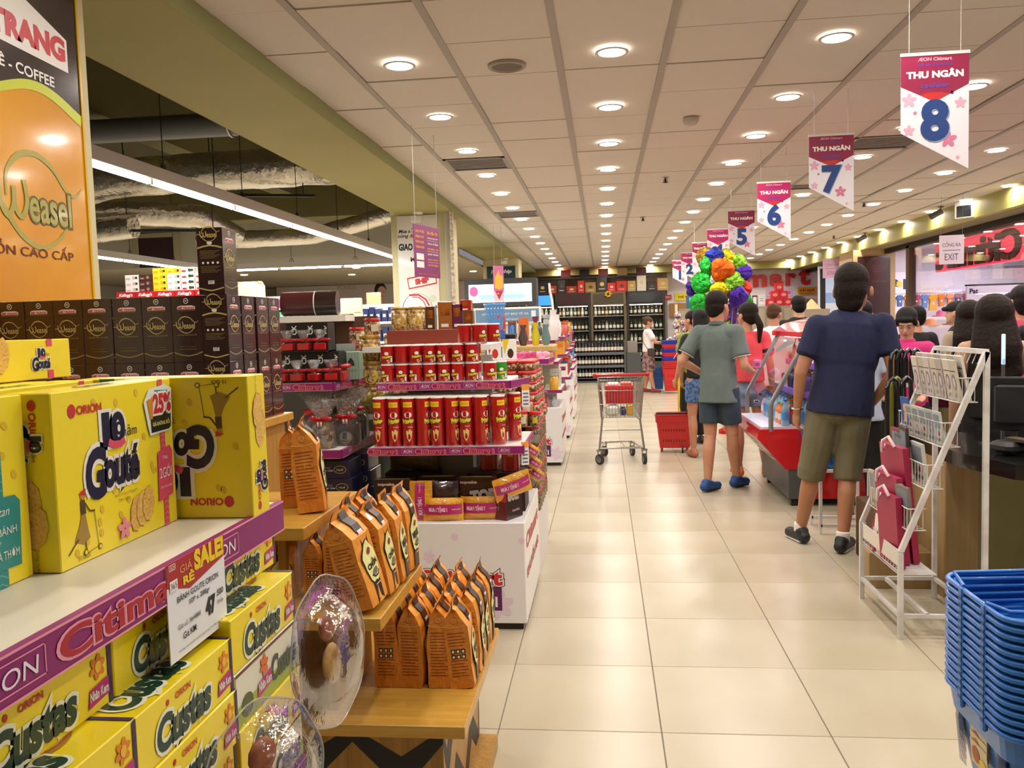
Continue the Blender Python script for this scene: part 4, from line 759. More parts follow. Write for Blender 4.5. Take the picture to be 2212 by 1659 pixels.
mb.obj('cake_carton', loc=(-0.555, 4.1, 0.5405), rz=-0.5, label='brown cake carton standing upside down with its red end forward', cat='box', group='brown cake cartons on the white base')
def pillow(w, h, d, m, name='snack_pack', band=None, seed=1, text=None):
    q = random.Random(seed); nx, nz = 10, 7; mb = MB(); P = []
    for s in (-1, 1):
        for j in range(nz + 1):
            for i in range(nx + 1):
                u, v = i / nx, j / nz; b = (max(0, math.sin(PI * min(1, max(0, (u - 0.06) / 0.88)))) ** 0.5) * (max(0, math.sin(PI * v)) ** 0.5)
                e = 1 if 0 < i < nx else 0; P.append(((u - 0.5) * w * (1 - 0.04 * b) + q.uniform(-1, 1) * 0.002, s * d / 2 * b * (1 + 0.12 * q.uniform(-1, 1)), v * h + (0.006 * q.uniform(-1, 1) if e == 0 else 0)))
    n = (nx + 1) * (nz + 1)
    F = [(j * (nx + 1) + i, j * (nx + 1) + i + 1, (j + 1) * (nx + 1) + i + 1, (j + 1) * (nx + 1) + i) for j in range(nz) for i in range(nx)]
    mb.add(P, F + [tuple(n + k for k in reversed(f)) for f in F], m, True)
    if band:
        z0, z1 = band; b = MB(); N = 12
        def fr(x, y, e): u = x / w + 0.5; v = y / h; bb = (max(0, math.sin(PI * min(1, max(0, (u - 0.06) / 0.88)))) ** 0.5) * (max(0.0, math.sin(PI * v)) ** 0.5); return Vector((x, -d / 2 * bb * 1.1 - e - 0.001, y))
        mb.rect(fr, -w * 0.47, z0, w * 0.47, z1, PBN, 0.001, 10)
        if text: mb.tx(fr, text, -w * 0.12, (z0 + z1) / 2, (z1 - z0) * 0.6, mt('f0c8dc', 0.4), w=w * 0.45, bold=0.05, e=0.003); mb.tx(fr, 'topcake', w * 0.33, (z0 + z1) / 2, (z1 - z0) * 0.25, mt('f0c8dc', 0.4), e=0.003)
    return mb.mesh(name)
PK = [pillow(0.2, 0.115, 0.045, OPK, band=(0.035, 0.085), text='MUA 1 TẶNG 1', seed=k) for k in (1, 2, 3)]
o = place(PK[0], 'orange snack pack standing on end with a pink band, leftmost on the base', 'snack pack', (-0.915, 4.085, 0.64), 0, (0, -PI / 2, 0), 'orange snack packs', 'snack_pack'); o.location.x += 0.05
place(PK[1], 'orange snack pack lying in front of the second brown carton', 'snack pack', (-0.81, 4.075, 0.5405), 0.05, group='orange snack packs', name='snack_pack')
place(PK[2], 'orange snack pack with MUA 1 TẶNG 1 band, third from the left', 'snack pack', (-0.625, 4.105, 0.5405), 0.02, group='orange snack packs', name='snack_pack')
place(PK[1], 'orange snack pack draped over the red ended carton', 'snack pack', (-0.455, 4.115, 0.655), 0.55, (0.1, -0.25, 0.5), 'orange snack packs', 'snack_pack')
mb = MB(); me = pillow(0.16, 0.16, 0.05, mt('3a2826', 0.2, coat=0.9, bump=(20, 0.5)), seed=9); o = place(me, 'dark clear topped bag of cakes behind the middle orange pack', 'snack pack', (-0.82, 4.12, 0.57), 0.03, group='orange snack packs', name='snack_pack')
for k, (x, y) in enumerate([(-0.62, 4.5), (-0.5, 4.46)]):
    mb = MB().box(-0.045, 0.045, 0, 0.06, 0, 0.14, mt('a3161c', 0.3, coat=0.5), 0.001); f = flat((-0.045, 0, 0), (1, 0, 0), (0, 0, 1)); mb.frame(f, 0.012, 0.0, 0.078, 0.11, 0.003, mt('d8868a', 0.4)); mb.frame(f, 0.02, 0.0, 0.07, 0.1, 0.002, mt('d8868a', 0.4)); mb.rect(f, 0.03, 0.075, 0.06, 0.095, mt('c9a03a', 0.4))
    mb.obj('red_carton', loc=(x, y - 0.12, 0.7405), label=('small red carton with a door print, left of the two', 'small red carton with a door print, right of the two')[k], cat='box')
MB().box(-0.72, -0.42, 4.28, 4.48, 0.5395, 0.74, mt('2c1a18', 0.5), 0.003).obj('dark_carton', label='plain dark carton under the two small red cartons', cat='box')
place(pillow(0.26, 0.15, 0.1, mt('7a6a44', 0.3, coat=0.8, bump=(18, 0.9)), seed=12), 'shaded bag of layered cakes under the lower snack shelf', 'snack pack', (-1.03, 4.42, 0.7405), name='snack_pack')
MB().box(-1.17, -0.9, 4.33, 4.5, 0.5395, 0.74, mt('2a1a17', 0.5), 0.003).obj('dark_carton', label='plain dark carton under the bag of layered cakes', cat='box')
for k in range(3): place(PK[k], 'orange and pink snack pack hanging in clear wrap at the shelf corner, %s down' % ORD[k], 'snack pack', (-0.41 + 0.006 * k, 4.45 + 0.04 * k, 0.80 - 0.07 * k), 0, (0.3, 0.6, 0.7), 'hanging snack packs', 'snack_pack').scale = (0.42, 0.8, 0.55)
# ---------------------------------------------------------------- jars of nuts
NUTR = nutty('5c3a22', 'a5713f', 'd8b98a', 75); NUTD = nutty('3b2a1c', '6f5a3a', 'a38a5e', 80); NUTY = nutty('8a5f2c', 'c59a5a', 'e6cf9a', 60); RLID = mt('c9211c', 0.3, coat=0.4); GLID = mt('b38a3a', 0.35, 0.3)
def jar(r, h, nut, lidm, lidh=0.02, label=None, lab_m=None):
    mb = MB().lathe([(r * 0.9, 0), (r, 0.008), (r, h - lidh * 1.6), (r * 0.86, h - lidh)], nut, 18)
    if label:
        c = cylf((0, 0, 0), r, 0.0, 0.0); mb.ell(c, 0, h * 0.4, min(r * 0.72, h * 0.26), min(h * 0.26, r * 0.8), lab_m, 0.0012, 18) if label != 'sq' else mb.rect(c, -r * 0.5, h * 0.2, r * 0.5, h * 0.62, lab_m, 0.001, 3)
        if label not in ('sq', 'o'): mb.tx(c, label, 0, h * 0.42, r * 0.22, BLACK, w=r * 0.9, e=0.002)
    l = MB().lathe([(r * 0.96, h - lidh), (r * 0.98, h - lidh + 0.002), (r * 0.98, h - 0.002), (r * 0.93, h)], lidm, 20)
    return mb.mesh('jar'), l.mesh('lid')
def put_jar(J, x, y, z, label, grp, rz=0.0, s=1.0):
    o = ob('nut_jar', J[0], None, (x, y, z), rz, label=label, cat='jar', group=grp); ob('lid', J[1], o)
    if s != 1: o.scale = (s,) * 3
    return o
JT = jar(0.047, 0.122, NUTD, RLID, 0.016, 'sq', mt('8a8474', 0.5)); JF = jar(0.056, 0.062, NUTR, RLID, 0.016); JM = jar(0.045, 0.095, NUTR, RLID, 0.018, 'sq', mt('d8cdb0', 0.5)); JB = jar(0.062, 0.15, NUTY, GLID, 0.022, 'MẬT ONG', mt('d9c23a', 0.4)); JY = jar(0.03, 0.085, NUTD, RLID, 0.02, 'sq', mt('d9b92a', 0.4)); JR = jar(0.04, 0.075, NUTR, RLID, 0.016)
RW = ['aisle', 'second', 'third']
def carton_sheet(z, label, x0=-0.68, y0=4.93, x1=-0.4, y1=5.72): MB().box(x0, x1, y0, y1, z, z + 0.006, mt('b08a5a', 0.8)).obj('cardboard_sheet', label=label, cat='cardboard sheet')
MB().box(-0.7, -0.41, 4.95, 5.78, 0.0, 0.385, mt('ded8d4', 0.5), 0.004).obj('low_carton_block', label='white low display block beneath the nut jars', cat='display base')
gj = 'red lidded nut jars stacked beside the aisle'; z = 0.386
for lv in range(4):
    if lv: carton_sheet(z, 'flat cardboard sheet between jar layers, %s from below' % ORD[lv - 1]); z += 0.007
    for rx in range(2):
        for k in range(6):
            put_jar(JT, -0.44 - rx * 0.104, 5.0 + k * 0.112, z, 'tall dark nut jar, %s layer, %s row, %s along' % (ORD[lv], RW[rx], ORD[k]), gj, R.uniform(-0.6, 0.6))
    z += 0.1225
carton_sheet(z, 'flat cardboard sheet on top of the tall jars'); z += 0.007
zt = z
for lv in range(6):
    for rx in range(2):
        for k in range(6):
            if lv > 3 and (k < lv - 3 or k > 4): continue
            if lv == 3 and rx == 0 and k < 1: continue
            if rx == 0 and k == 0 and lv > 0: continue
            put_jar(JF, -0.446 - rx * 0.121 - 0.006 * lv + R.uniform(-0.006, 0.006), 5.03 + k * 0.121 + R.uniform(-0.006, 0.006), zt + lv * 0.0625, 'flat red lidded tub of nuts, %s layer, %s row, %s along' % (ORD[lv], RW[rx], ORD[k]), gj, R.uniform(-1, 1))
put_jar(JY, -0.42, 4.95, zt, 'small dark jar with yellow label at the corner of the tub stack', gj, 0.3); put_jar(JM, -0.5, 4.92, zt + 0.0, 'red lidded jar with cream label nearest the crisp tubes', gj, 0.4); put_jar(JM, -0.475, 5.01, zt + 0.0625, 'red lidded jar standing on the first flat tub', gj, 0.2)
for k in range(5): put_jar(JR, -0.72 - 0.0 * k, 4.98 + 0.09 * k, 1.1, 'red lidded nut jar against the gondola back, %s along' % ORD[k], gj)
for k in range(4): put_jar(JR, -0.66, 5.4 - 0.09 * k, 1.1 + 0.0, 'red lidded nut jar above the snack corner, %s one' % ORD[k], gj)
MB().box(-0.8, -0.62, 4.78, 5.5, 1.07, 1.0995, SHW).box(-0.78, -0.75, 4.93, 5.45, 0, 1.07, GRB).obj('side_shelf', label='pale side shelf carrying nut jars behind the crisp tubes', cat='shelf')
# top of the gondola: big nut jars, honey cartons
MB().box(-1.35, -0.62, 4.62, 5.2, 1.37, 1.4, SHW).box(-1.0, -0.9, 4.93, 5.03, 0, 1.37, GRB).obj('top_shelf', label='pale top shelf behind the short crisp tubes', cat='shelf')
AMB = mt('7a3a12', 0.15, coat=0.8, var=(20, 'b0641c')); 
for k, (x, y, z, lab) in enumerate([(-1.15, 4.75, 1.49, 'big clear jar of nuts high on the gondola, left one'), (-1.06, 4.74, 1.49, 'big clear jar of nuts high on the gondola, right one')]): put_jar(jar(0.058, 0.13, NUTY, GLID, 0.012, 'o', mt('c9a43a', 0.4)), x, y, z, lab, 'big jars on the gondola top')
MB().box(-1.22, -0.68, 4.68, 4.9, 1.4, 1.489, mt('8a3a26', 0.5), 0.002).obj('red_brown_carton', label='row of low red brown cartons under the big nut jars', cat='box')
for k, (x, w, h, m) in enumerate([(-1.0, 0.05, 0.13, '5a3a22'), (-0.93, 0.085, 0.155, 'a5622a'), (-0.85, 0.06, 0.14, '6a2a4a'), (-0.785, 0.055, 0.10, '7a4a2a'), (-0.80, 0.06, 0.06, 'b5261e')]):
    z = 1.4895 if k < 4 else 1.59; mb = MB().box(0, w, 0, 0.07, 0, h, mt(m, 0.2, coat=0.7), 0.001); f = flat((0, 0, 0), (1, 0, 0), (0, 0, 1)); mb.rect(f, w * 0.2, h * 0.08, w * 0.7, h * 0.2, WHITE); mb.rect(f, w * 0.2, h * 0.5, w * 0.8, h * 0.85, AMB, 0.0008)
    mb.obj('honey_carton', loc=(x, 4.72, z), label=['narrow brown honey carton beside the big jars', 'tall amber honey carton in the middle of the top', 'plum coloured honey carton on the gondola top', 'low brown honey carton at the right of the top', 'small red carton stacked on the low brown one'][k], cat='box')
# nut jars on the left flank between the two gondolas
for k, (x, y, z, J) in enumerate([(-1.33, 4.72, 1.02, JB), (-1.33, 4.74, 1.17, JB), (-1.345, 4.76, 1.32, JB), (-1.22, 4.86, 1.32, JB), (-1.45, 4.86, 1.17, JB), (-1.46, 4.88, 1.32, JM), (-1.33, 4.78, 1.47, JM), (-1.46, 4.9, 1.42, JM), (-1.20, 4.80, 1.17, JB), (-1.2, 4.8, 1.02, JB), (-1.45, 4.86, 1.02, JB)]): put_jar(J, x, y, z, 'golden nut jar in the gap left of the crisp tubes, %s of eleven' % ORD[k], 'golden nut jars in the gap', 0.1 * k)
MB().box(-1.53, -1.14, 4.64, 5.0, 0.99, 1.0195, SHW).box(-1.5, -1.2, 4.8, 4.9, 0, 0.99, GRB).obj('gap_shelf', label='narrow shelf between the gondolas carrying golden nut jars', cat='shelf')
# ================================================================ LEFT GONDOLA with black gift displays
g = thing('gift_gondola', 'grey gondola with black gift displays left of the crisp tubes', 'shelf', (0, 0, 0))
MB().box(-2.3, -1.55, 4.55, 4.65, 0.1, 1.19, mt('7c7e76', 0.5)).obj('back_panel', g)
for z in (1.2, 0.885): MB().box(-2.3, -1.389 if z > 1 else -1.285, 4.2 if z > 1 else 3.96, 4.72, z - 0.0, z + 0.032, SHW, 0.003).obj('shelf', g)
strip('price_rail', g, (-2.0, 4.2), (-1.389, 4.2), 1.192, 0.042, 0.25, 0.33); strip('price_rail', g, (-1.389, 4.2), (-1.36, 4.72), 1.192, 0.042, 0.25, 0.02)
strip('price_rail', g, (-2.0, 3.96), (-1.285, 3.96), 0.878, 0.042, 0.25, 0.24); strip('price_rail', g, (-1.285, 3.96), (-1.29, 4.6), 0.878, 0.042, 0.25, 0.1)
MB().box(-2.3, -1.2, 3.9, 4.7, 0.0, 0.5, mt('7f7a6c', 0.6)).obj('base', g)
BLKC = mt('181614', 0.4); GIF = mt('b51a22', 0.25, coat=0.6, bump=(12, 0.5)); CLF = clear('dcd6d0', 0.25, 0.12, bump=(40, 1.0))
def gift_display(z, y, x0, n, label):
    o = thing('gift_display', label, 'display box', (x0, y, z)); w = 0.092 * n
    MB().box(0, w, 0.16, 0.17, 0, 0.155, BLKC).box(0, w, 0, 0.17, 0, 0.006, BLKC).box(w - 0.006, w, 0.04, 0.17, 0, 0.155, BLKC).obj('case', o)
    mb = MB(); f = flat((0, 0.159, 0), (1, 0, 0), (0, 0, 1))
    for k in range(n): mb.tx(f, 'CK', 0.046 + k * 0.092, 0.118, 0.026, WHITE, bold=0.02, rot=PI / 2, e=0.002)
    mb.obj('lettering', o)
    return o
gd = [gift_display(1.2325, 4.22, -1.74, 4, 'black open display case of small red gifts, lower front one'), gift_display(1.39, 4.34, -1.74, 3, 'black open display case of small red gifts, upper one')]
gm = MB().box(-0.034, 0.034, -0.03, 0.03, 0, 0.055, GIF, 0.006).mesh('gift')
gc = MB().lathe([(0.03, 0.05), (0.012, 0.075), (0.034, 0.13), (0.038, 0.15)], CLF, 12, cap=False).mesh('wrap')
gr = MB(); gr.ellips((0.028, -0.012, 0.078), (0.03, 0.008, 0.013), GIF, 8, 6); gr.ellips((-0.028, -0.012, 0.078), (0.03, 0.008, 0.013), GIF, 8, 6); gr.box(-0.008, 0.008, -0.02, -0.006, 0.07, 0.086, GIF); gr = gr.mesh('bow')
for d, (z, y, n) in enumerate([(1.239, 4.27, 4), (1.3965, 4.39, 3)]):
    for k in range(n):
        o = ob('gift', gm, None, (-1.74 + 0.046 + k * 0.092, y, z), R.uniform(-0.3, 0.3), label='small red gift box in clear wrap, %s case, %s from the left' % (('lower', 'upper')[d], ORD[k]), cat='gift', group='small wrapped red gifts'); o.scale = (1, 0.8, 0.74); ob('wrap', gc, o); ob('bow', gr, o)
for k in range(3):
    o = ob('gift', gm, None, (-1.39 - 0.01 * k, 4.3 + 0.07 * k, 1.2325), 0.2, label='small red gift box loose beside the black case, %s one back' % ORD[k], cat='gift', group='small wrapped red gifts'); ob('bow', gr, o)
MB().box(-1.75, -1.42, 4.42, 4.52, 1.2325, 1.3895, BLKC).obj('black_carton', label='plain black carton propping the upper gift case', cat='box')
# green striped chest
GCH = mt('8fa793', 0.5); mb = MB().box(0, 0.14, 0, 0.12, 0, 0.15, GCH, 0.002); f = flat((0, 0, 0), (1, 0, 0), (0, 0, 1))
for k in range(9): mb.rect(f, 0.002 + k * 0.0155, 0, 0.006 + k * 0.0155, 0.15, mt('7b957f', 0.5))
mb.tx(f, 'NOUGAT', 0.085, 0.05, 0.012, mt('a54a3a', 0.5)); mb.poly(f, [(0.07, 0.075), (0.11, 0.075), (0.105, 0.1), (0.09, 0.12), (0.075, 0.1)], DARK)
mb.obj('green_gift_chest', loc=(-1.45, 4.42, 1.2325), rz=0.15, label='pale green striped gift chest at the right of the shelf', cat='box')
MB().lathe([(0.075, -0.07), (0.075, 0.07)], mt('5d5f58', 0.5), 24).obj('rounded_box_lid', loc=(-1.46, 4.62, 1.35), rot=(0, PI / 2, 0.25), label='rounded grey lid standing open behind the green chest', cat='lid')
# dark red barrel sign and orange header
MAR = mt('4c1418', 0.35, coat=0.3)
MB().lathe([(0.078, -0.05), (0.078, 0.17)], MAR, 28).lathe([(0.08, 0.17), (0.08, 0.31)], mt('2a1413', 0.3, coat=0.4), 28).lathe([(0.0815, 0.165), (0.0815, 0.172)], WHITE, 28, cap=False).obj('round_header', loc=(-2.03, 5.35, 1.68), rot=(0, PI / 2, 0.1), label='dark red drum shaped header sign lying above the gift shelves', cat='sign')
MB().box(-0.15, 0.0, 0, 0.03, -0.1, 0.1, MAR).box(-0.1, -0.05, 0.01, 0.03, -1.6, -0.1, MAR).obj('header_panel', loc=(-2.08, 5.1, 1.6), label='flat dark red panel left of the drum shaped sign', cat='sign')
MB().box(-2.1, -1.65, 5.3, 5.5, 1.56, 1.6, mt('e6dfd2', 0.5)).box(-2.3, -1.5, 5.5, 5.54, 0, 1.59, mt('5a3a28', 0.6)).obj('rear_stand', label='brown display stand behind the drum shaped sign', cat='stand')
# wrapped cookie jars with red bows
CLB = clear('e6e2dc', 0.16, 0.08, bump=(22, 1.2)); COOK = nutty('4e3a26', '9a7a4c', 'c9ac72', 40)
def wrapped(x, y, z, label, s=1.0, dark=False):
    o = thing('wrapped_cookie_jar', label, 'gift jar', (x, y, z)); o.scale = (s,) * 3
    mb = MB().lathe([(0.05, 0), (0.058, 0.012), (0.058, 0.1), (0.045, 0.12)], COOK if not dark else mt('2a211c', 0.3, coat=0.5), 18); c = cylf((0, 0, 0), 0.058, 0.0); mb.ell(c, 0, 0.045, 0.036, 0.03, mt('b59a3a', 0.4), 0.001, 18); mb.ell(c, 0, 0.05, 0.03, 0.022, mt('a9a498', 0.4), 0.0016, 18); mb.obj('jar', o)
    MB().lathe([(0.062, 0), (0.068, 0.02), (0.066, 0.11), (0.03, 0.145), (0.06, 0.2), (0.085, 0.235)], CLB, 20, cap=False).obj('wrap', o)
    b = MB(); b.ellips((0.03, -0.035, 0.148), (0.034, 0.008, 0.012), GIF, 8, 6); b.ellips((-0.03, -0.035, 0.148), (0.034, 0.008, 0.012), GIF, 8, 6); b.box(-0.018, 0.018, -0.05, -0.044, 0.105, 0.14, GIF); b.box(-0.012, -0.004, -0.052, -0.0495, 0.112, 0.134, WHITE); b.box(0.004, 0.012, -0.052, -0.0495, 0.112, 0.134, WHITE); b.obj('bow', o)
wrapped(-1.40, 4.05, 0.918, 'wrapped cookie jar with red bow at the front of the lower shelf'); wrapped(-1.475, 4.2, 0.918, 'wrapped cookie jar with a pale tin behind it, left one', 1.12); wrapped(-1.305, 4.16, 0.918, 'wrapped dark cookie jar with red bow, second from the left', 1.0, True); wrapped(-1.33, 4.35, 0.918, 'wrapped cookie jar standing behind the dark one', 1.15, True); wrapped(-1.52, 4.35, 0.918, 'wrapped cookie jar at the back left of the lower shelf', 1.1, True)
for k in range(4): MB().ellips((0, 0, 0), (0.05, 0.04, 0.05), mt('9a8433', 0.3, coat=0.6), 16, 8).ellips((0, -0.012, 0.0), (0.032, 0.032, 0.032), mt('d9c23a', 0.4), 12, 6).obj('golden_tin', loc=(-1.56 + 0.11 * k, 4.6 - 0.0 * k, 1.12), label='round golden tin hanging under the gift shelf, %s from the left' % ORD[k], cat='tin', group='round golden tins')
fo = MB()
for k in range(26):
    a = R.uniform(0, 6.28); b = Vector((0.09 * math.cos(a), 0.05 * math.sin(a), 0.0)); t = b * 1.4 + Vector((R.uniform(-0.02, 0.02), 0, 0.07 + R.uniform(0, 0.05))); s = Vector((0.012, 0.0, 0.0)); m_ = (b + t) / 2 + Vector((0, -0.01, 0.03)); fo.add([b, m_ - s, t, m_ + s], [(0, 1, 2, 3)], mt('2c4a24', 0.3, coat=0.6))
fo.obj('artificial_leaves', loc=(-1.43, 4.42, 1.03), label='dark green glossy leaves above the wrapped cookie jars', cat='leaves')
# navy layer-cake cartons
NV = mt('151a38', 0.3, coat=0.4)
def navy():
    mb = MB().box(0, 0.28, 0, 0.2, 0, 0.085, NV, 0.001); f = flat((0, 0, 0), (1, 0, 0), (0, 0, 1)); mb.poly(f, [(0.008, 0.02), (0.05, 0.012), (0.072, 0.03), (0.07, 0.055), (0.03, 0.062), (0.01, 0.05)], mt('c9a25a', 0.5)); mb.tx(f, 'DURIAN COCONUT', 0.145, 0.052, 0.008, mt('9aa0b8', 0.4), w=0.075); mb.tx(f, 'Flavour Layer Cake', 0.145, 0.038, 0.011, WHITE, w=0.1)
    mb.ell(f, 0.23, 0.043, 0.032, 0.02, mt('b39a5a', 0.4)); mb.ell(f, 0.23, 0.043, 0.029, 0.0175, NV, 0.001); mb.tx(f, 'Huế', 0.23, 0.044, 0.014, mt('d8c48a', 0.4), e=0.0014, shear=0.2, w=0.035)
    t = flat((0, 0, 0.085), (1, 0, 0), (0, 1, 0)); mb.rect(t, 0.03, 0.01, 0.22, 0.06, mt('5f6660', 0.5)); return mb.mesh('navy_cake_box')
nm = navy()
for k, (z, dx) in enumerate([(0.6, 0.012), (0.686, 0.004), (0.772, -0.006)]):
    place(nm, 'navy layer cake box in the pile left of the white base, %s layer' % LV[k], 'box', (-1.53 + dx, 3.98 + 0.01 * k, z), 0.0, name='navy_cake_box', group='navy layer cake boxes'); place(nm, 'navy layer cake box in the rear pile, %s layer' % LV[k], 'box', (-1.5 + dx, 4.22, z), 0.0, name='navy_cake_box', group='navy layer cake boxes')
MB().box(-1.6, -1.22, 3.95, 4.45, 0.5, 0.599, mt('c9c9a8', 0.5), 0.002).obj('pale_carton', label='pale green carton under the navy cake boxes', cat='box')
# ================================================================ AISLE END CAPS further back
PINKS = ['d8508a', 'e8a0b8', 'c43a6a']; CLUT = ['c43a2a', 'd8a02a', '2a6aa8', '3a8a3a', '8a4a2a', 'e6e0d6', '7a2a5a', '1f5a5a', 'b0b4b8', 'd86a2a']
def clutter(x0, x1, y0, y1, z, hmax, n, where, seed, fam=CLUT):
    q = random.Random(seed); xs = [x0 + (x1 - x0) * (i + 0.5) / n for i in range(n)]
    for i, x in enumerate(xs):
        w = (x1 - x0) / n * 0.82; h = hmax * q.uniform(0.55, 1.0); c = q.choice(fam); m = mt(c, 0.3, coat=0.4); kind = q.randrange(4); y = y0 + 0.02; d = min(y1 - y0 - 0.02, w * 1.1)
        if kind == 0: mb = MB().box(-w / 2, w / 2, 0, d, 0, h, m, 0.003); mb.rect(flat((-w / 2, 0, 0), (1, 0, 0), (0, 0, 1)), w * 0.2, h * 0.5, w * 0.8, h * 0.8, mt(q.choice(CLUT), 0.4), 0.001); nm_ = 'small_carton'; ct = 'box'
        elif kind == 1: mb = MB().lathe([(w * 0.3, 0), (w * 0.45, h * 0.3), (w * 0.4, h * 0.6), (w * 0.16, h * 0.8), (w * 0.24, h)], m, 14, c=(0, d / 2, 0)); nm_ = 'vase'; ct = 'vase'
        elif kind == 2: mb = MB().lathe([(w * 0.42, 0), (w * 0.42, h * 0.8), (w * 0.3, h * 0.85)], m, 14, c=(0, d / 2, 0)).lathe([(w * 0.43, h * 0.85), (w * 0.43, h)], mt(q.choice(CLUT), 0.4), 14, c=(0, d / 2, 0)); nm_ = 'canister'; ct = 'canister'
        else: mb = MB().lathe([(w * 0.3, 0), (w * 0.42, h * 0.12), (w * 0.45, h * 0.5), (w * 0.2, h * 0.75), (w * 0.4, h)], m, 8, c=(0, d / 2, 0), smooth=False); nm_ = 'gift_bag'; ct = 'gift bag'
        mb.obj(nm_, loc=(x, y, z), label='%s %s, %s %s' % ({'c43a2a': 'red', 'd8a02a': 'yellow', '2a6aa8': 'blue', '3a8a3a': 'green', '8a4a2a': 'brown', 'e6e0d6': 'white', '7a2a5a': 'plum', '1f5a5a': 'teal', 'b0b4b8': 'silver', 'd86a2a': 'orange', 'd8508a': 'pink', 'e8a0b8': 'pale pink', 'c43a6a': 'rose'}.get(c, 'coloured'), ct, ORD[i], where), cat=ct)
def endcap(k, y0, y1, x1=-0.46, w=0.72, zs=(0.8, 1.1, 1.33), fam=CLUT):
    nm_ = ['nearest', 'second', 'third', 'fourth', 'fifth', 'sixth'][k]
    base_box('white aisle display base with red print, %s behind the nut jars' % nm_, x1 - w, x1, y0, y1, 0.62 + 0.0 * k, True)
    g = thing('aisle_gondola', 'purple railed aisle shelving, %s behind the nut jars' % nm_, 'shelf', (0, 0, 0)); MB().box(x1 - w + 0.05, x1 - 0.1, y1 - 0.06, y1, 0.62, 1.36, mt('a9a394', 0.5)).obj('upright', g)
    for j, z in enumerate(zs):
        xx = x1 - 0.03 * j; MB().box(x1 - w, xx, y0 + 0.05, y1, z - 0.025, z, SHW).obj('shelf', g); strip('price_rail', g, (x1 - w, y0 + 0.05), (xx, y0 + 0.05), z - 0.03, 0.035, 0.25, 0.02, k < 2); strip('price_rail', g, (xx, y0 + 0.05), (xx, y1), z - 0.03, 0.035, 0.25, 0.02, False)
        clutter(x1 - w + 0.02, xx - 0.01, y0 + 0.07, y1 - 0.05, z + 0.0005, 0.26 if z < 1.3 else 0.3, 5 if k < 2 else 4, 'on the %s gondola, %s shelf' % (nm_, ORD[j]), k * 10 + j, PINKS if (k == 0 and j == 1) else fam)
        clutter(xx - 0.16, xx - 0.01, y0 + (y1 - y0) * 0.5, y1 - 0.05, z + 0.0005, 0.24, 1, 'beside the aisle, %s gondola, %s shelf' % (nm_, ORD[j]), k * 10 + j + 5)
    clutter(x1 - w * 0.5, x1 - 0.02, y0 + 0.04, y1, 0.6205, 0.16, 3, 'on the %s white base' % nm_, k * 10 + 8)
endcap(0, 8.85, 9.9); endcap(1, 11.0, 12.1, -0.46); endcap(2, 13.2, 14.4, -0.48); endcap(3, 15.8, 17.0, -0.55); endcap(4, 18.2, 19.4, -0.62)
# pink shelf and wicker-edged fruit tables between the jars and the first end cap
g = thing('pink_gift_shelf', 'purple railed shelf of pink ribbons above the flat nut tubs', 'shelf', (0, 0, 0)); MB().box(-1.0, -0.47, 7.0, 7.5, 1.18, 1.205, SHW).box(-0.95, -0.55, 7.45, 7.5, 0.0, 1.18, mt('b5b0a2', 0.5)).obj('shelf', g); strip('price_rail', g, (-1.0, 7.0), (-0.47, 7.0), 1.17, 0.045, 0.26, 0.05); strip('price_rail', g, (-0.47, 7.0), (-0.45, 7.5), 1.17, 0.045, 0.26, 0.0, False)
for k in range(5):
    mb = MB(); c = mt(PINKS[k % 3], 0.3, coat=0.5, bump=(30, 0.6)); mb.ellips((-0.03, 0, 0.04), (0.04, 0.02, 0.03), c, 10, 6).ellips((0.03, 0, 0.04), (0.04, 0.02, 0.03), c, 10, 6).box(-0.03, 0.03, -0.02, 0.02, 0, 0.03, c, 0.003); mb.obj('pink_bow', loc=(-0.70 + 0.045 * k, 7.1 + 0.08 * (k % 2), 1.2055), label='pink ribbon bow on the purple railed shelf, %s from the left' % ORD[k], cat='bow', group='pink ribbon bows')
for k in range(2):
    mb = MB().box(-0.06, 0.06, 0, 0.02, 0, 0.18, WHITE, 0.002); f = flat((-0.06, 0, 0), (1, 0, 0), (0, 0, 1)); mb.poly(f, [(0.0, 0.18), (0.06, 0.18), (0.02, 0.05)], mt(('c43a2a', 'e8c81e')[k], 0.4)); mb.ell(f, 0.07, 0.06, 0.026, 0.04, mt(('c43a2a', '4a2a1c')[k], 0.4), 0.001); mb.obj('gift_card_box', loc=(-0.92 + 0.13 * k, 7.04, 1.2055), label=('white display card with a red cone print', 'white display card with a yellow swirl print')[k], cat='box')
g = thing('wicker_shelf', 'wicker edged counter shelf with dark ornaments behind the pink bows', 'shelf', (0, 0, 0)); WK = mt('c9a86a', 0.6, bump=(80, 0.6)); MB().box(-1.25, -0.47, 8.0, 8.6, 1.24, 1.3, WK, 0.01).obj('top', g)
for k in range(2): MB().box(-1.2 + 0.5 * k, -1.17 + 0.5 * k, 8.5, 8.55, 0.0, 1.24, DARK).obj('leg', g)
for k in range(6): MB().box(-1.24 + 0.13 * k, -1.13 + 0.13 * k, 8.0, 8.02, 1.12, 1.235, WK).obj('slat', g)
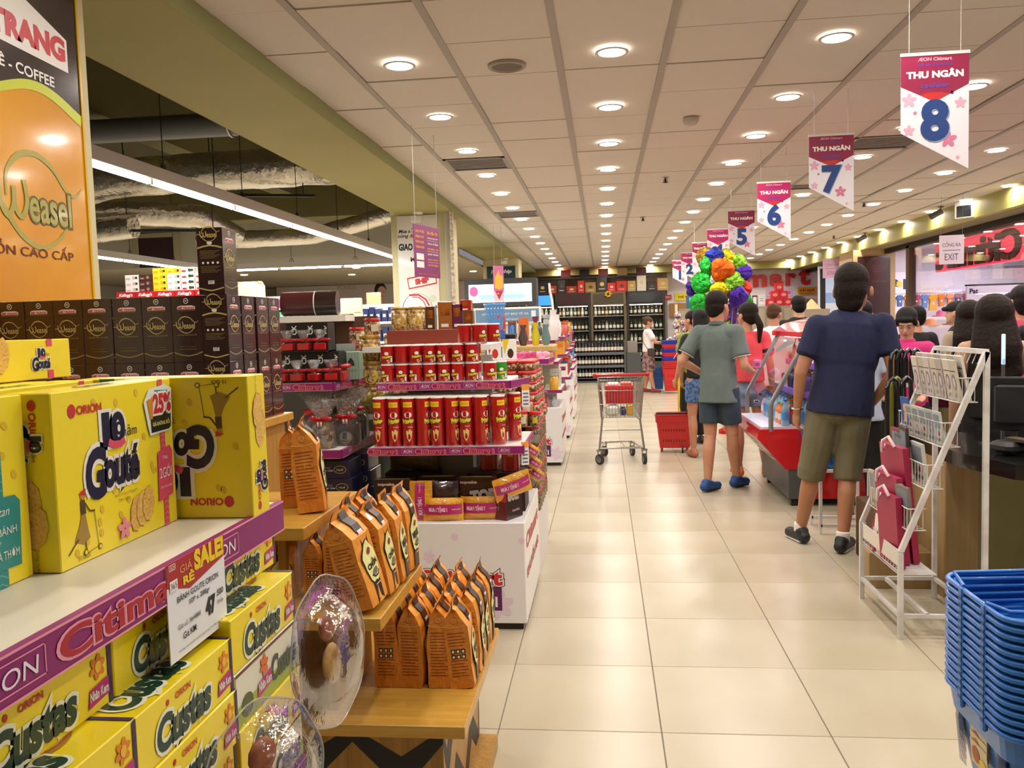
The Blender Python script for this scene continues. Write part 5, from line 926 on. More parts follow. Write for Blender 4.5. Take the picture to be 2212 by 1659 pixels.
for k, (x, w, h, c, l) in enumerate([(-1.2, 0.16, 0.17, '1a1612', 'black ornamental box'), (-1.02, 0.14, 0.12, '201a16', 'low black ornamental box'), (-0.88, 0.1, 0.2, '5a463c', 'brown round teapot'), (-0.76, 0.09, 0.22, 'd8c81e', 'yellow glass vase'), (-0.66, 0.09, 0.2, '6a8a8a', 'grey green glass bottle')]):
    mb = MB().box(-w / 2, w / 2, 0, 0.1, 0, h, mt(c, 0.3), 0.01) if k < 2 else MB().lathe([(w * 0.3, 0), (w * 0.5, h * 0.35), (w * 0.25, h * 0.8), (w * 0.38, h)], mt(c, 0.2, coat=0.6), 16, c=(0, 0.06, 0))
    mb.obj('ornament', loc=(x + 0.11, 8.05, 1.3005), label=l + ' on the wicker edged counter', cat='ornament')
MB().lathe([(0.04, 0), (0.06, 0.1), (0.05, 0.2), (0.03, 0.28), (0.04, 0.32)], mt('e9e2e2', 0.3, coat=0.6), 18).tube([(0, 0, 0.3), (-0.01, 0, 0.42), (-0.03, 0, 0.52), (-0.035, 0, 0.6)], 0.012, WHITE, 8).obj('white_vase', loc=(-0.52, 8.9, 1.3305), label='tall white vase with a thin curved spout and red marks', cat='vase')
# blue laundry basket hanging high, translucent blue boxes under it
BLB = mt('5a94cf', 0.35, coat=0.3); mb = MB(); n = 18
for k in range(n):
    a0 = 2 * PI * k / n; a1 = 2 * PI * (k + 0.62) / n
    P = lambda a, z: ((0.085 + 0.032 * z / 0.28) * math.cos(a), (0.085 + 0.032 * z / 0.28) * 0.8 * math.sin(a), z)
    mb.add([P(a0, 0.1), P(a1, 0.1), P(a1, 0.27), P(a0, 0.27)], [(0, 1, 2, 3)], BLB)
mb.lathe([(0.08, 0), (0.097, 0.12)], BLB, 24, sy=0.8).lathe([(0.113, 0.255), (0.12, 0.26), (0.124, 0.285), (0.118, 0.285)], BLB, 24, sy=0.8, cap=False)
for z in (0.15, 0.18, 0.21, 0.24): mb.lathe([(0.087 + 0.032 * z / 0.28, z), (0.0875 + 0.032 * z / 0.28, z + 0.012)], BLB, 24, sy=0.8, cap=False)
mb.obj('blue_basket', loc=(-1.0, 7.8, 1.466), label='light blue slotted plastic basket above the crisp tubes', cat='basket').scale = (0.85, 0.85, 0.85)
for k in range(3): MB().box(-0.09, 0.09, 0, 0.12, 0, 0.085, mt('3f5fa8', 0.25, coat=0.6), 0.006).obj('blue_tub', loc=(-1.0, 7.74, 1.206 + k * 0.086), label='translucent blue tub in the pile below the blue basket, %s' % ('lowest', 'middle', 'highest')[k], cat='tub', group='blue tubs under the basket')
MB().box(-1.2, -0.9, 7.7, 8.0, 1.18, 1.205, SHW).box(-1.15, -0.95, 7.8, 7.9, 0, 1.18, GREYM).obj('basket_stand', label='stand carrying the blue tubs and basket', cat='stand')
# ================================================================ COLUMN POSTERS AND HANGING SIGNS
mb = MB().box(0, 0.5, -0.012, 0, 0, 1.6, mt('e9e6de', 0.35, coat=0.3)); f = flat((0, -0.012, 0), (1, 0, 0), (0, 0, 1)); K = BLACK
mb.tx(f, 'Mua sắm hóa thích', 0.25, 1.42, 0.055, K, w=0.46, bold=0.03, shear=0.25); mb.tx(f, 'cùng', 0.075, 1.35, 0.05, K, w=0.13, shear=0.25, bold=0.02); mb.tx(f, 'ÆON Citimart', 0.32, 1.352, 0.04, REDO, w=0.33, bold=0.04); mb.tx(f, 'GIAO', 0.1, 1.22, 0.075, K, w=0.17, bold=0.05); mb.tx(f, 'HÀNG', 0.36, 1.22, 0.075, K, w=0.2, bold=0.05); mb.tx(f, 'MIỄN PHÍ', 0.32, 1.08, 0.075, K, w=0.32, bold=0.05)
mb.poly(f, [(0.1, 0.84), (0.46, 0.9), (0.48, 0.76), (0.12, 0.7)], REDO, 0.0007); mb.poly(f, [(0.115, 0.825), (0.45, 0.882), (0.465, 0.775), (0.13, 0.717)], WHITE, 0.001); mb.tx(f, 'SHIP', 0.29, 0.8, 0.06, REDO, bold=0.08, e=0.0014, rot=0.12)
P = [(0.03, 0.42)] + [(0.22 - 0.19 * math.cos(t), 0.45 + 0.2 * math.sin(t)) for t in [PI * i / 14 for i in range(15)]] + [(0.46, 0.5), (0.47, 0.46), (0.3, 0.43)]
mb.poly(f, P, mt('2a2a28', 0.4), 0.0008); mb.poly(f, [(a * 0.96 + 0.01, b * 0.97 + 0.016) for a, b in P[:-3]] + [(0.33, 0.465)], mt('f4f2ee', 0.4), 0.0012)
mb.stroke(f, [(0.12, 0.63), (0.24, 0.63), (0.33, 0.57), (0.37, 0.49)], 0.022, REDO, 0.0018); mb.stroke(f, [(0.16, 0.605), (0.24, 0.6), (0.3, 0.55), (0.33, 0.48)], 0.012, REDO, 0.0018); mb.tx(f, 'ÆON Citimart', 0.17, 0.47, 0.03, REDT, w=0.2, rot=0.15, e=0.002, bold=0.03)
for (x, y, r) in ((0.42, 0.35, 0.06), (0.36, 0.25, 0.05), (0.45, 0.15, 0.07), (0.42, 0.58, 0.05), (0.4, 0.05, 0.06)): flower(mb, f, x, y, r, mt('cfdcc2', 0.4), 0.0004, 8)
mb.obj('delivery_poster', loc=(-2.5, 10.295, 1.28), label='pale delivery poster with a red striped cap on the middle column', cat='poster')
mb = MB().box(0, 0.6, -0.012, 0, 0, 1.4, mt('1e4a5c', 0.3, coat=0.4, var=(2, '123644'))); f = flat((0, -0.012, 0), (1, 0, 0), (0, 0, 1)); mb.tx(f, 'FREE', 0.2, 1.28, 0.08, mt('c9c02a', 0.4), w=0.22, bold=0.04, shear=0.2); mb.tx(f, 'ship', 0.42, 1.28, 0.09, WHITE, w=0.2, bold=0.04, shear=0.2); mb.rect(f, 0.34, 1.02, 0.44, 1.14, WHITE); mb.ell(f, 0.22, 0.8, 0.14, 0.1, mt('3f8a9a', 0.4)); mb.obj('teal_poster', loc=(-2.42, 17.79, 1.35), label='dark teal poster on the far column', cat='poster')
def hang_sign(label, loc, rz, w, h, main, flame=False):
    o = thing('hanging_sign', label, 'sign', loc, rz); mb = MB()
    if not flame:
        mb.box(0, w, -0.002, 0.002, -h, 0, main); f = flat((0, -0.002, -h), (1, 0, 0), (0, 0, 1)); OY = mt('f0a83a', 0.4)
        for k, s in enumerate(['ƯU ĐÃI', 'DÀNH CHO', 'KHÁCH HÀNG', 'THÀNH VIÊN']): mb.tx(f, s, w * 0.22, h * (0.88 - 0.1 * k), h * 0.055, OY, w=w * 0.32, bold=0.03)
        for k, (s, c) in enumerate([('3% đến 5%', OY), ('GIẢM GIÁ TRỰC TIẾP', WHITE), ('TÍCH ĐIỂM', WHITE), ('NHÂN 10', OY), ('QUÀ TẶNG', WHITE), ('SINH NHẬT', OY), ('ƯU ĐÃI RIÊNG', OY)]): mb.tx(f, s, w * 0.72, h * (0.88 - 0.105 * k), h * (0.07 if k == 0 else 0.042), c, w=w * 0.42, bold=0.03)
        for z in (0.72, 0.51, 0.3): mb.rect(f, w * 0.5, h * z, w * 0.94, h * (z + 0.005), WHITE)
        mb.rect(f, w * 0.08, h * 0.33, w * 0.36, h * 0.45, WHITE); mb.rect(f, w * 0.08, h * 0.18, w * 0.36, h * 0.3, WHITE); mb.tx(f, 'CHƯƠNG TRÌNH ÁP DỤNG TẠI SIÊU THỊ', w * 0.5, h * 0.06, h * 0.02, OY, w=w * 0.8)
        mb.obj('board', o)
    else:
        P = [(0, 0), (0, -h * 0.92), (w * 0.45, -h), (w, -h), (w, 0.0)]; mb.box(0, w, -0.002, 0.002, -h, 0, mt('e4c9d8', 0.4)); f = flat((0, -0.002, -h), (1, 0, 0), (0, 0, 1)); mb.rect(f, 0, h * 0.3, w, h, mt('c86a9a', 0.4)); mb.poly(f, [(w * 0.1, h * 0.38), (w * 0.15, h * 0.7), (w * 0.35, h * 0.78), (w * 0.5, h * 0.9), (w * 0.6, h * 0.75), (w * 0.88, h * 0.72), (w * 0.9, h * 0.4), (w * 0.6, h * 0.34)], mt('f0b43a', 0.4), 0.001); mb.poly(f, [(w * 0.1, h * 0.3), (w * 0.9, h * 0.3), (w * 0.5, h * 0.06)], mt('b0263a', 0.4), 0.001); mb.tx(f, 'GIÁ', w * 0.4, h * 0.24, h * 0.06, WHITE, e=0.0016); mb.obj('board', o)
    for x in (0.03, w - 0.03): MB().cone((x, 0, 0), (x, 0, 2.995 - loc[2]), 0.002, 0.002, mt('b9b4ac', 0.5), 4).obj('hanging_wire', o)
hang_sign('tilted magenta member offer sign hanging before the middle column', (-1.385, 6.2, 2.275), 1.3, 0.42, 0.39, mt('84286c', 0.35, coat=0.4)); hang_sign('narrow pink sign with a yellow burst hanging further back', (-1.62, 12.6, 2.40), 1.0, 0.24, 0.54, MAG, True)
# ================================================================ CHECKOUT BANNERS 1 to 8
BNW = mt('ece6ec', 0.45); BNR = mt('c01d3a', 0.4); BNM = mt('a3164f', 0.4); DBL = mt('1c3f80', 0.4); FLW = mt('e6a9be', 0.45); FL2 = mt('d97a9a', 0.45); PUR = mt('6b3a8a', 0.4)
BM = [mt(c, 0.4) for c in ('b3195c', '8f1a42')]
def lane_banner(n, y, x=1.325, z=2.625):
    o = thing('lane_banner', 'hanging checkout banner, pink over white, bearing the numeral ' + ['', 'one', 'two', 'three', 'four', 'five', 'six', 'seven', 'eight'][n], 'banner', (x, y, z), group='numbered checkout banners'); w = 0.285; hl, hr = 0.335, 0.5
    mb = MB(); mb.add([(0, -0.001, 0), (w, -0.001, 0), (w, -0.001, -hr), (0, -0.001, -hl), (0, 0.001, 0), (w, 0.001, 0), (w, 0.001, -hr), (0, 0.001, -hl)], [(3, 2, 1, 0), (4, 5, 6, 7), (0, 1, 5, 4), (1, 2, 6, 5), (2, 3, 7, 6), (3, 0, 4, 7)], BNW); f = flat((0, -0.001, 0), (1, 0, 0), (0, 0, 1)); E_ = 0.0008
    t = BM[0 if n in (8, 6, 4, 2) else 1] if n < 8 else BM[1]
    mb.poly(f, [(0, 0), (0, -0.135), (w / 2, -0.205), (w, -0.135), (w, 0)], t, E_); mb.poly(f, [(w * 0.28, -0.174), (w / 2, -0.205), (w * 0.72, -0.174), (w * 0.6, -0.165), (w * 0.4, -0.165)], mt('c42a2a', 0.4), E_ * 1.6)
    mb.tx(f, 'ÆON Citimart', w / 2, -0.022, 0.014, mt('d8a0b0', 0.4), w=0.14, bold=0.03, e=E_ * 2); mb.tx(f, 'NHA TRANG', w / 2, -0.045, 0.014, PUR, w=0.14, bold=0.04, e=E_ * 2); mb.tx(f, 'THU NGÂN', w / 2, -0.084, 0.034, WHITE, w=0.235, bold=0.05, e=E_ * 2); mb.tx(f, 'cashier', w / 2, -0.134, 0.02, PUR, w=0.12, bold=0.05, e=E_ * 2.2, shear=0.2)
    for k, (a, b, r, m) in enumerate([(0.035, -0.195, 0.032, FLW), (0.25, -0.215, 0.025, FLW), (0.035, -0.325, 0.024, FLW), (0.2, -0.37, 0.036, FL2), (0.215, -0.17, 0.007, PUR), (0.06, -0.25, 0.008, FL2), (0.24, -0.45, 0.008, FLW)]):
        if r > 0.01: flower(mb, f, a, b, r, m, E_ + k * 0.0001, 5)
        else: mb.ell(f, a, b, r, r, m, E_)
    mb.tx(f, str(n), w / 2 + 0.004, -0.289, 0.16, mt('8a9ac0', 0.4), bold=0.05, e=E_ * 2.4); mb.tx(f, str(n), w / 2, -0.285, 0.16, DBL, bold=0.045, e=E_ * 3.2)
    mb.obj('board', o); MB().box(-0.003, w + 0.003, -0.004, 0.004, -0.006, 0.008, mt('d8d2cc', 0.5)).obj('top_bar', o)
    for q in (0.035, w - 0.035): MB().cone((q, 0, 0), (q, 0, 2.985 - z), 0.0015, 0.0015, mt('c9c2ba', 0.5), 4).obj('hanging_wire', o)
for k, n in enumerate((8, 7, 6, 5, 4, 3, 2, 1)): lane_banner(n, 3.95 + k * 1.88, 1.322 + (0.05 if n < 8 else 0) + (0.02 if n < 6 else 0), 2.628 if n == 8 else 2.685)
# ================================================================ PEOPLE
TMP = bpy.data.scenes.new('tmp_build')
def blob(name, prims, vox, mat, parent=None, smooth=5, post=None, **kw):
    """one continuous surface grown over tapered limbs and rounded masses (union, then smoothed)"""
    mb = MB()
    for p in prims:
        if p[0] == 'e':
            mb.ellips(p[1], p[2], mat, 16, 10, p[3] if len(p) > 3 else None); continue
        a, b, r0, r1 = Vector(p[1]), Vector(p[2]), p[3], p[4]; fl_ = p[5] if len(p) > 5 else 1.0; d = (b - a).normalized(); u = d.orthogonal().normalized(); w_ = d.cross(u); n = 14; P = []; rings = []
        if p[0] == 'c': rings += [(a - d * r0 * math.cos(t), r0 * math.sin(t)) for t in (0.05, 0.6, 1.1)]
        rings += [(a, r0), (b, r1)]
        if p[0] == 'c': rings += [(b + d * r1 * math.cos(t), r1 * math.sin(t)) for t in (1.1, 0.6, 0.05)]
        for c, r in rings:
            for i in range(n):
                t = 2 * PI * i / n; o = (u * math.cos(t) + w_ * math.sin(t)) * r; o.y *= fl_; P.append(c + o)
        K = len(rings); mb.add(P, [(k * n + i, k * n + (i + 1) % n, (k + 1) * n + (i + 1) % n, (k + 1) * n + i) for k in range(K - 1) for i in range(n)] + [tuple(range(n - 1, -1, -1)), tuple(range((K - 1) * n, K * n))], mat)
    me = mb.mesh(name); o = bpy.data.objects.new('tmp', me); TMP.collection.objects.link(o)
    m = o.modifiers.new('r', 'REMESH'); m.mode = 'VOXEL'; m.voxel_size = vox; m.use_smooth_shade = True
    s = o.modifiers.new('s', 'SMOOTH'); s.factor = 0.5; s.iterations = smooth
    with bpy.context.temp_override(scene=TMP, view_layer=TMP.view_layers[0]): dg = bpy.context.evaluated_depsgraph_get(); me2 = bpy.data.meshes.new_from_object(o.evaluated_get(dg)); me2.name = name
    bpy.data.objects.remove(o); bpy.data.meshes.remove(me)
    me2.materials.clear(); me2.materials.append(mat)
    if post: post(me2)
    return ob(name, me2, parent, **kw)
def L3(a, b, t): return Vector(a).lerp(Vector(b), t)
def hand_prims(w_, d, n, side, curl=0.5, fr=0.009):
    d = Vector(d).normalized(); n = Vector(n); n = (n - d * n.dot(d)).normalized(); t = d.cross(n) * side; w_ = Vector(w_); P = []
    P.append(('c', w_ + d * 0.03 - t * 0.0, w_ + d * 0.07, 0.024, 0.026)); P.append(('c', w_ + d * 0.04 + t * 0.02, w_ + d * 0.08 + t * 0.024, 0.017, 0.013)); P.append(('c', w_ + d * 0.04 - t * 0.02, w_ + d * 0.075 - t * 0.024, 0.017, 0.013))
    for k, (o, ln) in enumerate(((0.027, 0.068), (0.009, 0.076), (-0.009, 0.071), (-0.026, 0.056))):
        b = w_ + d * 0.085 + t * o; a1 = curl * 0.5; m1 = b + (d * math.cos(a1) + n * math.sin(a1)) * ln * 0.5; a2 = curl * 1.5; e = m1 + (d * math.cos(a2) + n * math.sin(a2)) * ln * 0.5
        P += [('c', b, m1, fr, fr * 0.95), ('c', m1, e, fr * 0.95, fr * 0.8)]
    b = w_ + d * 0.03 + t * 0.025; m1 = b + (d * 0.6 + t * 0.75 + n * 0.25).normalized() * 0.04; P += [('c', b, m1, fr * 1.25, fr * 1.1), ('c', m1, m1 + (d * 0.85 + t * 0.2 + n * 0.45).normalized() * 0.032, fr * 1.1, fr * 0.85)]
    return P
SKIN = mt('c08a6a', 0.5, var=(7, 'b87f60')); SKIN2 = mt('d3a384', 0.5, var=(7, 'c99878')); SKIN3 = mt('b07a58', 0.5, var=(7, 'a87250'))
HAIRB = mt('110c0a', 0.6, bump=(40, 0.3), spec=0.25); HAIRD = mt('1c130c', 0.65, bump=(40, 0.35), spec=0.2); HAIRL = mt('4e331c', 0.6, bump=(40, 0.35), spec=0.25)
def cloth(h, s=0.5, var=None): return mt(h, 0.85, bump=(7, s), var=var)
def person(label, loc, rz, h=1.72, skin=SKIN, hair=HAIRB, style='short', top=None, tm=None, sleeve=0.55, hem=0.93, bot='shorts', bm=None, bhem=0.5, shoe=None, sock=None, sole=None, yaw=0, pitch=0, lean=0.0, wd=1.0, bow=0.0,
           LE=None, LW=None, RE=None, RW=None, LK=None, LA=None, RK=None, RA=None, vox=0.012, curl=0.6, cap=None, collar=False, fat=1.0, group=None, hands=True, lyaw=0.0, ryaw=0.0, bare=False, hs=1.06):
    """figure 1.75 m tall in its own space, facing +Y; joints may be re-posed"""
    k = h / 1.75; root = thing('person', label, 'person', loc, rz, group); root.scale = (k, k, k)
    def J(p): p = Vector(p); return Vector((p.x + lean * (p.z - 0.95), p.y + bow * max(0, p.z - 1.0), p.z))
    sh = 0.165 * wd
    e = {'LS': (-sh, -0.01, 1.415), 'RS': (sh, -0.01, 1.415), 'LE': LE or (-sh - 0.055, -0.03, 1.13), 'RE': RE or (sh + 0.055, -0.03, 1.13), 'LW': LW or (-sh - 0.07, 0.05, 0.885), 'RW': RW or (sh + 0.07, 0.05, 0.885),
         'LH': (-0.085, 0, 0.92), 'RH': (0.085, 0, 0.92), 'LK': LK or (-0.095, 0.03, 0.5), 'RK': RK or (0.095, 0.03, 0.5), 'LA': LA or (-0.1, -0.02, 0.085), 'RA': RA or (0.1, -0.02, 0.085)}
    e = {a: J(b) for a, b in e.items()}; f = fat
    torso = [('e', J((0, 0.0, 0.96)), (0.155 * f, 0.105 * f, 0.12)), ('c', J((0, 0, 1.02)), J((0, 0, 1.2)), 0.13 * f, 0.132 * f, 0.75), ('c', J((0, 0, 1.24)), J((0, 0, 1.34)), 0.148 * wd, 0.15 * wd, 0.7), ('c', J((-sh + 0.035, -0.01, 1.41)), J((sh - 0.035, -0.01, 1.41)), 0.062, 0.062)]
    hp = J((0, 0.02 - 0.012 * bool(pitch), 1.635)); RM = Matrix.Rotation(yaw, 3, 'Z') @ Matrix.Rotation(pitch, 3, 'X')
    def H(p): return hp + RM @ (Vector(p) * hs)
    RM0 = RM; RM = RM * hs
    head = [('e', H((0, -0.012, 0.03)), (0.076, 0.093, 0.088), RM), ('e', H((0, 0.022, -0.035)), (0.06, 0.066, 0.078), RM), ('e', H((0, 0.058, -0.083)), (0.028, 0.024, 0.022), RM), ('c', H((0, 0.084, 0.0)), H((0, 0.102, -0.026)), 0.008, 0.012),
            ('e', H((0.077, -0.004, -0.012)), (0.011, 0.02, 0.032), RM), ('e', H((-0.077, -0.004, -0.012)), (0.011, 0.02, 0.032), RM), ('c', H((-0.03, 0.078, 0.022)), H((0.03, 0.078, 0.022)), 0.01, 0.01), ('c', H((-0.016, 0.088, -0.052)), H((0.016, 0.088, -0.052)), 0.006, 0.006),
            ('c', J((0, -0.015, 1.42)), J((0, 0.0, 1.56)), 0.056 * wd, 0.053 * wd)]
    limbs = []
    for s in 'LR':
        sg = -1 if s == 'L' else 1
        limbs += [('c', e[s + 'S'], e[s + 'E'], 0.05 * f, 0.039), ('c', e[s + 'E'], L3(e[s + 'E'], e[s + 'W'], 0.35), 0.038, 0.038), ('c', L3(e[s + 'E'], e[s + 'W'], 0.35), e[s + 'W'], 0.037, 0.025)]
        d = e[s + 'W'] - e[s + 'E']; limbs += hand_prims(e[s + 'W'], d, Vector((-sg, 0.25, 0)) if abs(d.normalized().z) > 0.6 else Vector((0, 0, 1)), sg if abs(d.normalized().z) > 0.6 else -sg, curl, 0.009 if vox < 0.009 else 0.011) if hands else []
        limbs += [('c', e[s + 'H'], e[s + 'K'], 0.088 * f, 0.055), ('c', e[s + 'K'], L3(e[s + 'K'], e[s + 'A'], 0.32) + Vector((0, -0.018, 0)), 0.052, 0.056), ('c', L3(e[s + 'K'], e[s + 'A'], 0.32) + Vector((0, -0.018, 0)), e[s + 'A'], 0.056, 0.033)]
        a = e[s + 'A']; yw = (lyaw if s == 'L' else ryaw); fd = Vector((-math.sin(yw) + 0.15 * sg, math.cos(yw), 0)).normalized()
        limbs += [('c', a + Vector((0, 0, -0.035)) - fd * 0.03, a + Vector((0, 0, -0.052)) + fd * 0.12, 0.03, 0.026)]
        if shoe is not None:
            P = [('c', a + Vector((0, 0, -0.04)) - fd * 0.045, a + Vector((0, 0, -0.046)) + fd * 0.13, 0.041, 0.036), ('c', a + Vector((0, 0, -0.01)) - fd * 0.02, a + Vector((0, 0, -0.035)) + fd * 0.05, 0.044, 0.038)]
            so = blob('shoe', P, 0.008, shoe, root, 3)
            z0 = min(v.co.z for v in so.data.vertices)
            if sole: blob('sole', [('k', a + Vector((0, 0, -0.072)) - fd * 0.045, a + Vector((0, 0, -0.072)) + fd * 0.135, 0.013, 0.012), ('c', a + Vector((0, 0, -0.072)) - fd * 0.035 + Vector((0.022, 0, 0)), a + Vector((0, 0, -0.072)) + fd * 0.13 + Vector((0.018, 0, 0)), 0.013, 0.012), ('c', a + Vector((0, 0, -0.072)) - fd * 0.035 - Vector((0.022, 0, 0)), a + Vector((0, 0, -0.072)) + fd * 0.13 - Vector((0.018, 0, 0)), 0.013, 0.012)], 0.007, sole, so, 2)
        if sock is not None: blob('sock', [('k', a + Vector((0, 0, -0.02)), a + Vector((0, -0.003, 0.05)), 0.042, 0.042)], 0.01, sock, root, 2)
    blob('body', torso + head + limbs, vox, skin, root, 4)
    if tm is not None:
        i = 0.018; T = [('k', J((0, -0.006, hem)), J((0, 0, 1.2)), (0.182 if hem < 0.9 else 0.17) * f, 0.152 * f, 0.8), ('c', J((0, 0, 1.2)), J((0, 0, 1.34)), 0.158 * wd * f ** 0.5, 0.165 * wd, 0.74), ('c', J((-sh + 0.03, -0.01, 1.405)), J((sh - 0.03, -0.01, 1.405)), 0.076, 0.076), ('k', J((0, -0.012, 1.4)), J((0, -0.008, 1.475)), 0.085 * wd, 0.066 * wd)]
        if bare: T = T[:2]
        for s in 'LR' if not bare else '':
            S, E_, W_ = e[s + 'S'], e[s + 'E'], e[s + 'W']
            T += [('c', S, L3(S, E_, min(0.5, sleeve)), 0.07 * f ** 0.5, 0.07)] + ([('k', L3(S, E_, 0.1), L3(S, E_, sleeve), 0.068, 0.073)] if sleeve <= 1 else [('c', S, E_, 0.068, 0.058), ('k', E_, L3(E_, W_, sleeve - 1), 0.056, 0.046)])
        blob(top or 't_shirt', T, min(vox * 1.1, 0.013), tm, root, 4)
        if collar: blob('collar', [('k', J((0, -0.012, 1.47)), J((0, -0.008, 1.505)), 0.078 * wd, 0.064 * wd)], 0.008, collar, root, 2)
    if bm is not None:
        if bot == 'shorts' or bot == 'trousers':
            T = [('k', J((0, 0, 0.86)), J((0, 0, max(0.9, min(1.0, hem + 0.03)))), 0.158 * f, 0.15 * f, 0.74), ('e', J((0, -0.01, 0.87)), (0.158 * f, 0.115 * f, 0.08))]
            for s in 'LR':
                Hh, K_, A_ = e[s + 'H'], e[s + 'K'], e[s + 'A']
                if bhem > 0.5: q = (Hh.z - bhem) / max(0.01, Hh.z - K_.z); T += [('k', L3(Hh, K_, 0.0), L3(Hh, K_, q), 0.1 * f, 0.094 * f)]
                else: q = (K_.z - bhem) / max(0.01, K_.z - A_.z); T += [('c', Hh, K_, 0.1 * f, 0.088), ('k', K_ + Vector((0, 0, 0.02)), L3(K_, A_, q), 0.088, 0.085 if bot == 'shorts' else 0.06)]
        else: T = [('k', J((0, 0, bhem)), J((0, 0, 0.86)), 0.19, 0.165, 0.85), ('c', J((0, 0, 0.86)), J((0, 0, 0.96)), 0.16, 0.14, 0.76)]
        blob(bot, T, min(vox * 1.1, 0.013), bm, root, 3)
    if hair is not None:
        hr = [('e', H((0, -0.02, 0.042)), (0.084, 0.1, 0.087), RM), ('e', H((0, -0.04, 0.0)), (0.08, 0.072, 0.075), RM), ('e', H((0, -0.055, -0.03)), (0.064, 0.045, 0.05), RM)]
        if style == 'crop': hr = [('e', H((0, -0.016, 0.038)), (0.081, 0.098, 0.085), RM), ('e', H((0, -0.045, -0.005)), (0.072, 0.055, 0.06), RM)]
        if style == 'thick': hr = [('e', H((0, -0.02, 0.045)), (0.086, 0.104, 0.09), RM), ('e', H((0, -0.04, 0.0)), (0.083, 0.08, 0.1), RM), ('e', H((0, -0.05, -0.05)), (0.07, 0.052, 0.065), RM)]
        if style == 'fringe': hr += [('e', H((0, 0.064, 0.058)), (0.058, 0.028, 0.024), RM), ('e', H((-0.068, 0.03, 0.02)), (0.014, 0.03, 0.035), RM), ('e', H((0.068, 0.03, 0.02)), (0.014, 0.03, 0.035), RM)]
        if style == 'mane': hr += [('e', H((0, -0.03, 0.02)), (0.115, 0.13, 0.118), RM), ('c', H((0, -0.045, -0.03)), H((0.01, -0.08, -0.2)), 0.125, 0.155, 0.75), ('c', H((0.01, -0.08, -0.2)), H((0.03, -0.1, -0.42)), 0.155, 0.09, 0.55), ('c', H((-0.07, -0.06, -0.15)), H((-0.1, -0.1, -0.36)), 0.06, 0.03), ('c', H((0.08, -0.06, -0.15)), H((0.12, -0.1, -0.34)), 0.06, 0.03)]
        if style == 'tail': hr += [('c', H((0, -0.1, 0.0)), H((0.01, -0.14, -0.08)), 0.034, 0.036), ('c', H((0.01, -0.14, -0.08)), H((0.02, -0.12, -0.22)), 0.036, 0.016)]
        if style == 'bun': hr += [('e', H((0, -0.11, 0.04)), (0.05, 0.045, 0.045))]
        if style == 'long': hr += [('c', H((0, -0.04, 0.03)), H((0, -0.075, -0.2)), 0.1, 0.125, 0.75), ('c', H((0, -0.075, -0.2)), H((0, -0.09, -0.36)), 0.125, 0.085, 0.6)]
        blob('hair', hr, min(vox, 0.009), hair, root, 9)
    if cap: blob('cap', [('e', H((0, -0.01, 0.05)), (0.09, 0.105, 0.075), RM), ('c', H((-0.03, 0.09, 0.04)), H((0.03, 0.09, 0.04)), 0.028, 0.028, 1.6)], 0.01, cap, root, 2)
    return root, J, H, RM0, e
NAVYT = cloth('161b3f', 0.5); KHAKI = cloth('716a50', 0.6, (5, '676046')); SAGE = cloth('66716c', 0.6, (4, '5f6a66')); SLATE = cloth('2c3a46', 0.5); CORAL = cloth('dd4a4e', 0.5); DENIM = cloth('6f7f94', 0.6, (9, '8a98ab')); WHT = cloth('ebe4e2', 0.5); BLT = cloth('15130f', 0.4); PINKP = cloth('cf2f78', 0.5)
SHB = mt('1a1a1c', 0.5); SHW_ = mt('dcdcd8', 0.5)
r_, J_, H_, RM_, e_ = person('man in a navy t-shirt and khaki shorts seen from behind', (1.50, 5.56, 0), -0.12, 1.78, SKIN3, HAIRD, 'thick', tm=NAVYT, sleeve=0.62, hem=0.86, bm=KHAKI, bhem=0.44, shoe=SHB, sock=mt('e6e2dc', 0.8), sole=SHW_, yaw=-0.45, lean=0.11, wd=1.16, fat=1.13,
    LE=(-0.265, -0.05, 1.12), LW=(-0.25, 0.03, 0.87), RE=(0.28, -0.07, 1.12), RW=(0.2, 0.06, 0.92), LK=(-0.12, 0.03, 0.5), LA=(-0.14, 0.12, 0.085), RK=(0.09, 0.0, 0.5), RA=(0.09, -0.1, 0.085), lyaw=0.3, ryaw=-0.35, vox=0.008, curl=0.9, hs=1.2)
MB().tube([(e_['LW'] + Vector((0.033 * math.cos(t), 0.033 * math.sin(t), 0.02))) for t in [2 * PI * i / 16 for i in range(16)]], 0.006, CHROME, 6, closed=True).obj('wristwatch', r_)
r_, J_, H_, RM_, e_ = person('man in a grey green polo shirt and dark shorts holding a pink pack', (0.99, 7.5, 0), -0.5, 1.72, SKIN, HAIRD, 'short', top='polo_shirt', tm=SAGE, sleeve=0.72, hem=0.79, bm=SLATE, bhem=0.6, shoe=mt('1d4a86', 0.6), sole=mt('16181c', 0.6), yaw=-0.35, wd=1.05,
    LE=(-0.3, -0.1, 1.16), LW=(-0.17, 0.13, 1.02), RE=(0.25, -0.04, 1.12), RW=(0.21, 0.24, 1.06), LK=(-0.07, -0.03, 0.5), LA=(-0.06, -0.13, 0.09), RK=(0.1, 0.06, 0.5), RA=(0.1, 0.16, 0.09), lyaw=-0.5, ryaw=-0.2, vox=0.008, curl=1.0, collar=mt('4a5552', 0.8), hs=1.13)
for s, y in (('L', -0.002), ('R', 0.002)):
    S, E_ = e_[s + 'S'], e_[s + 'E']; MB().cone(L3(S, E_, 0.74), L3(S, E_, 0.755), 0.077, 0.077, mt('d8d6d0', 0.8), 20, caps=False).obj('sleeve_trim', r_)
k_ = 1.72 / 1.75; wp = r_.matrix_basis @ (e_['RW'] * 1.0 + Vector((-0.01, 0.09, 0.045)))
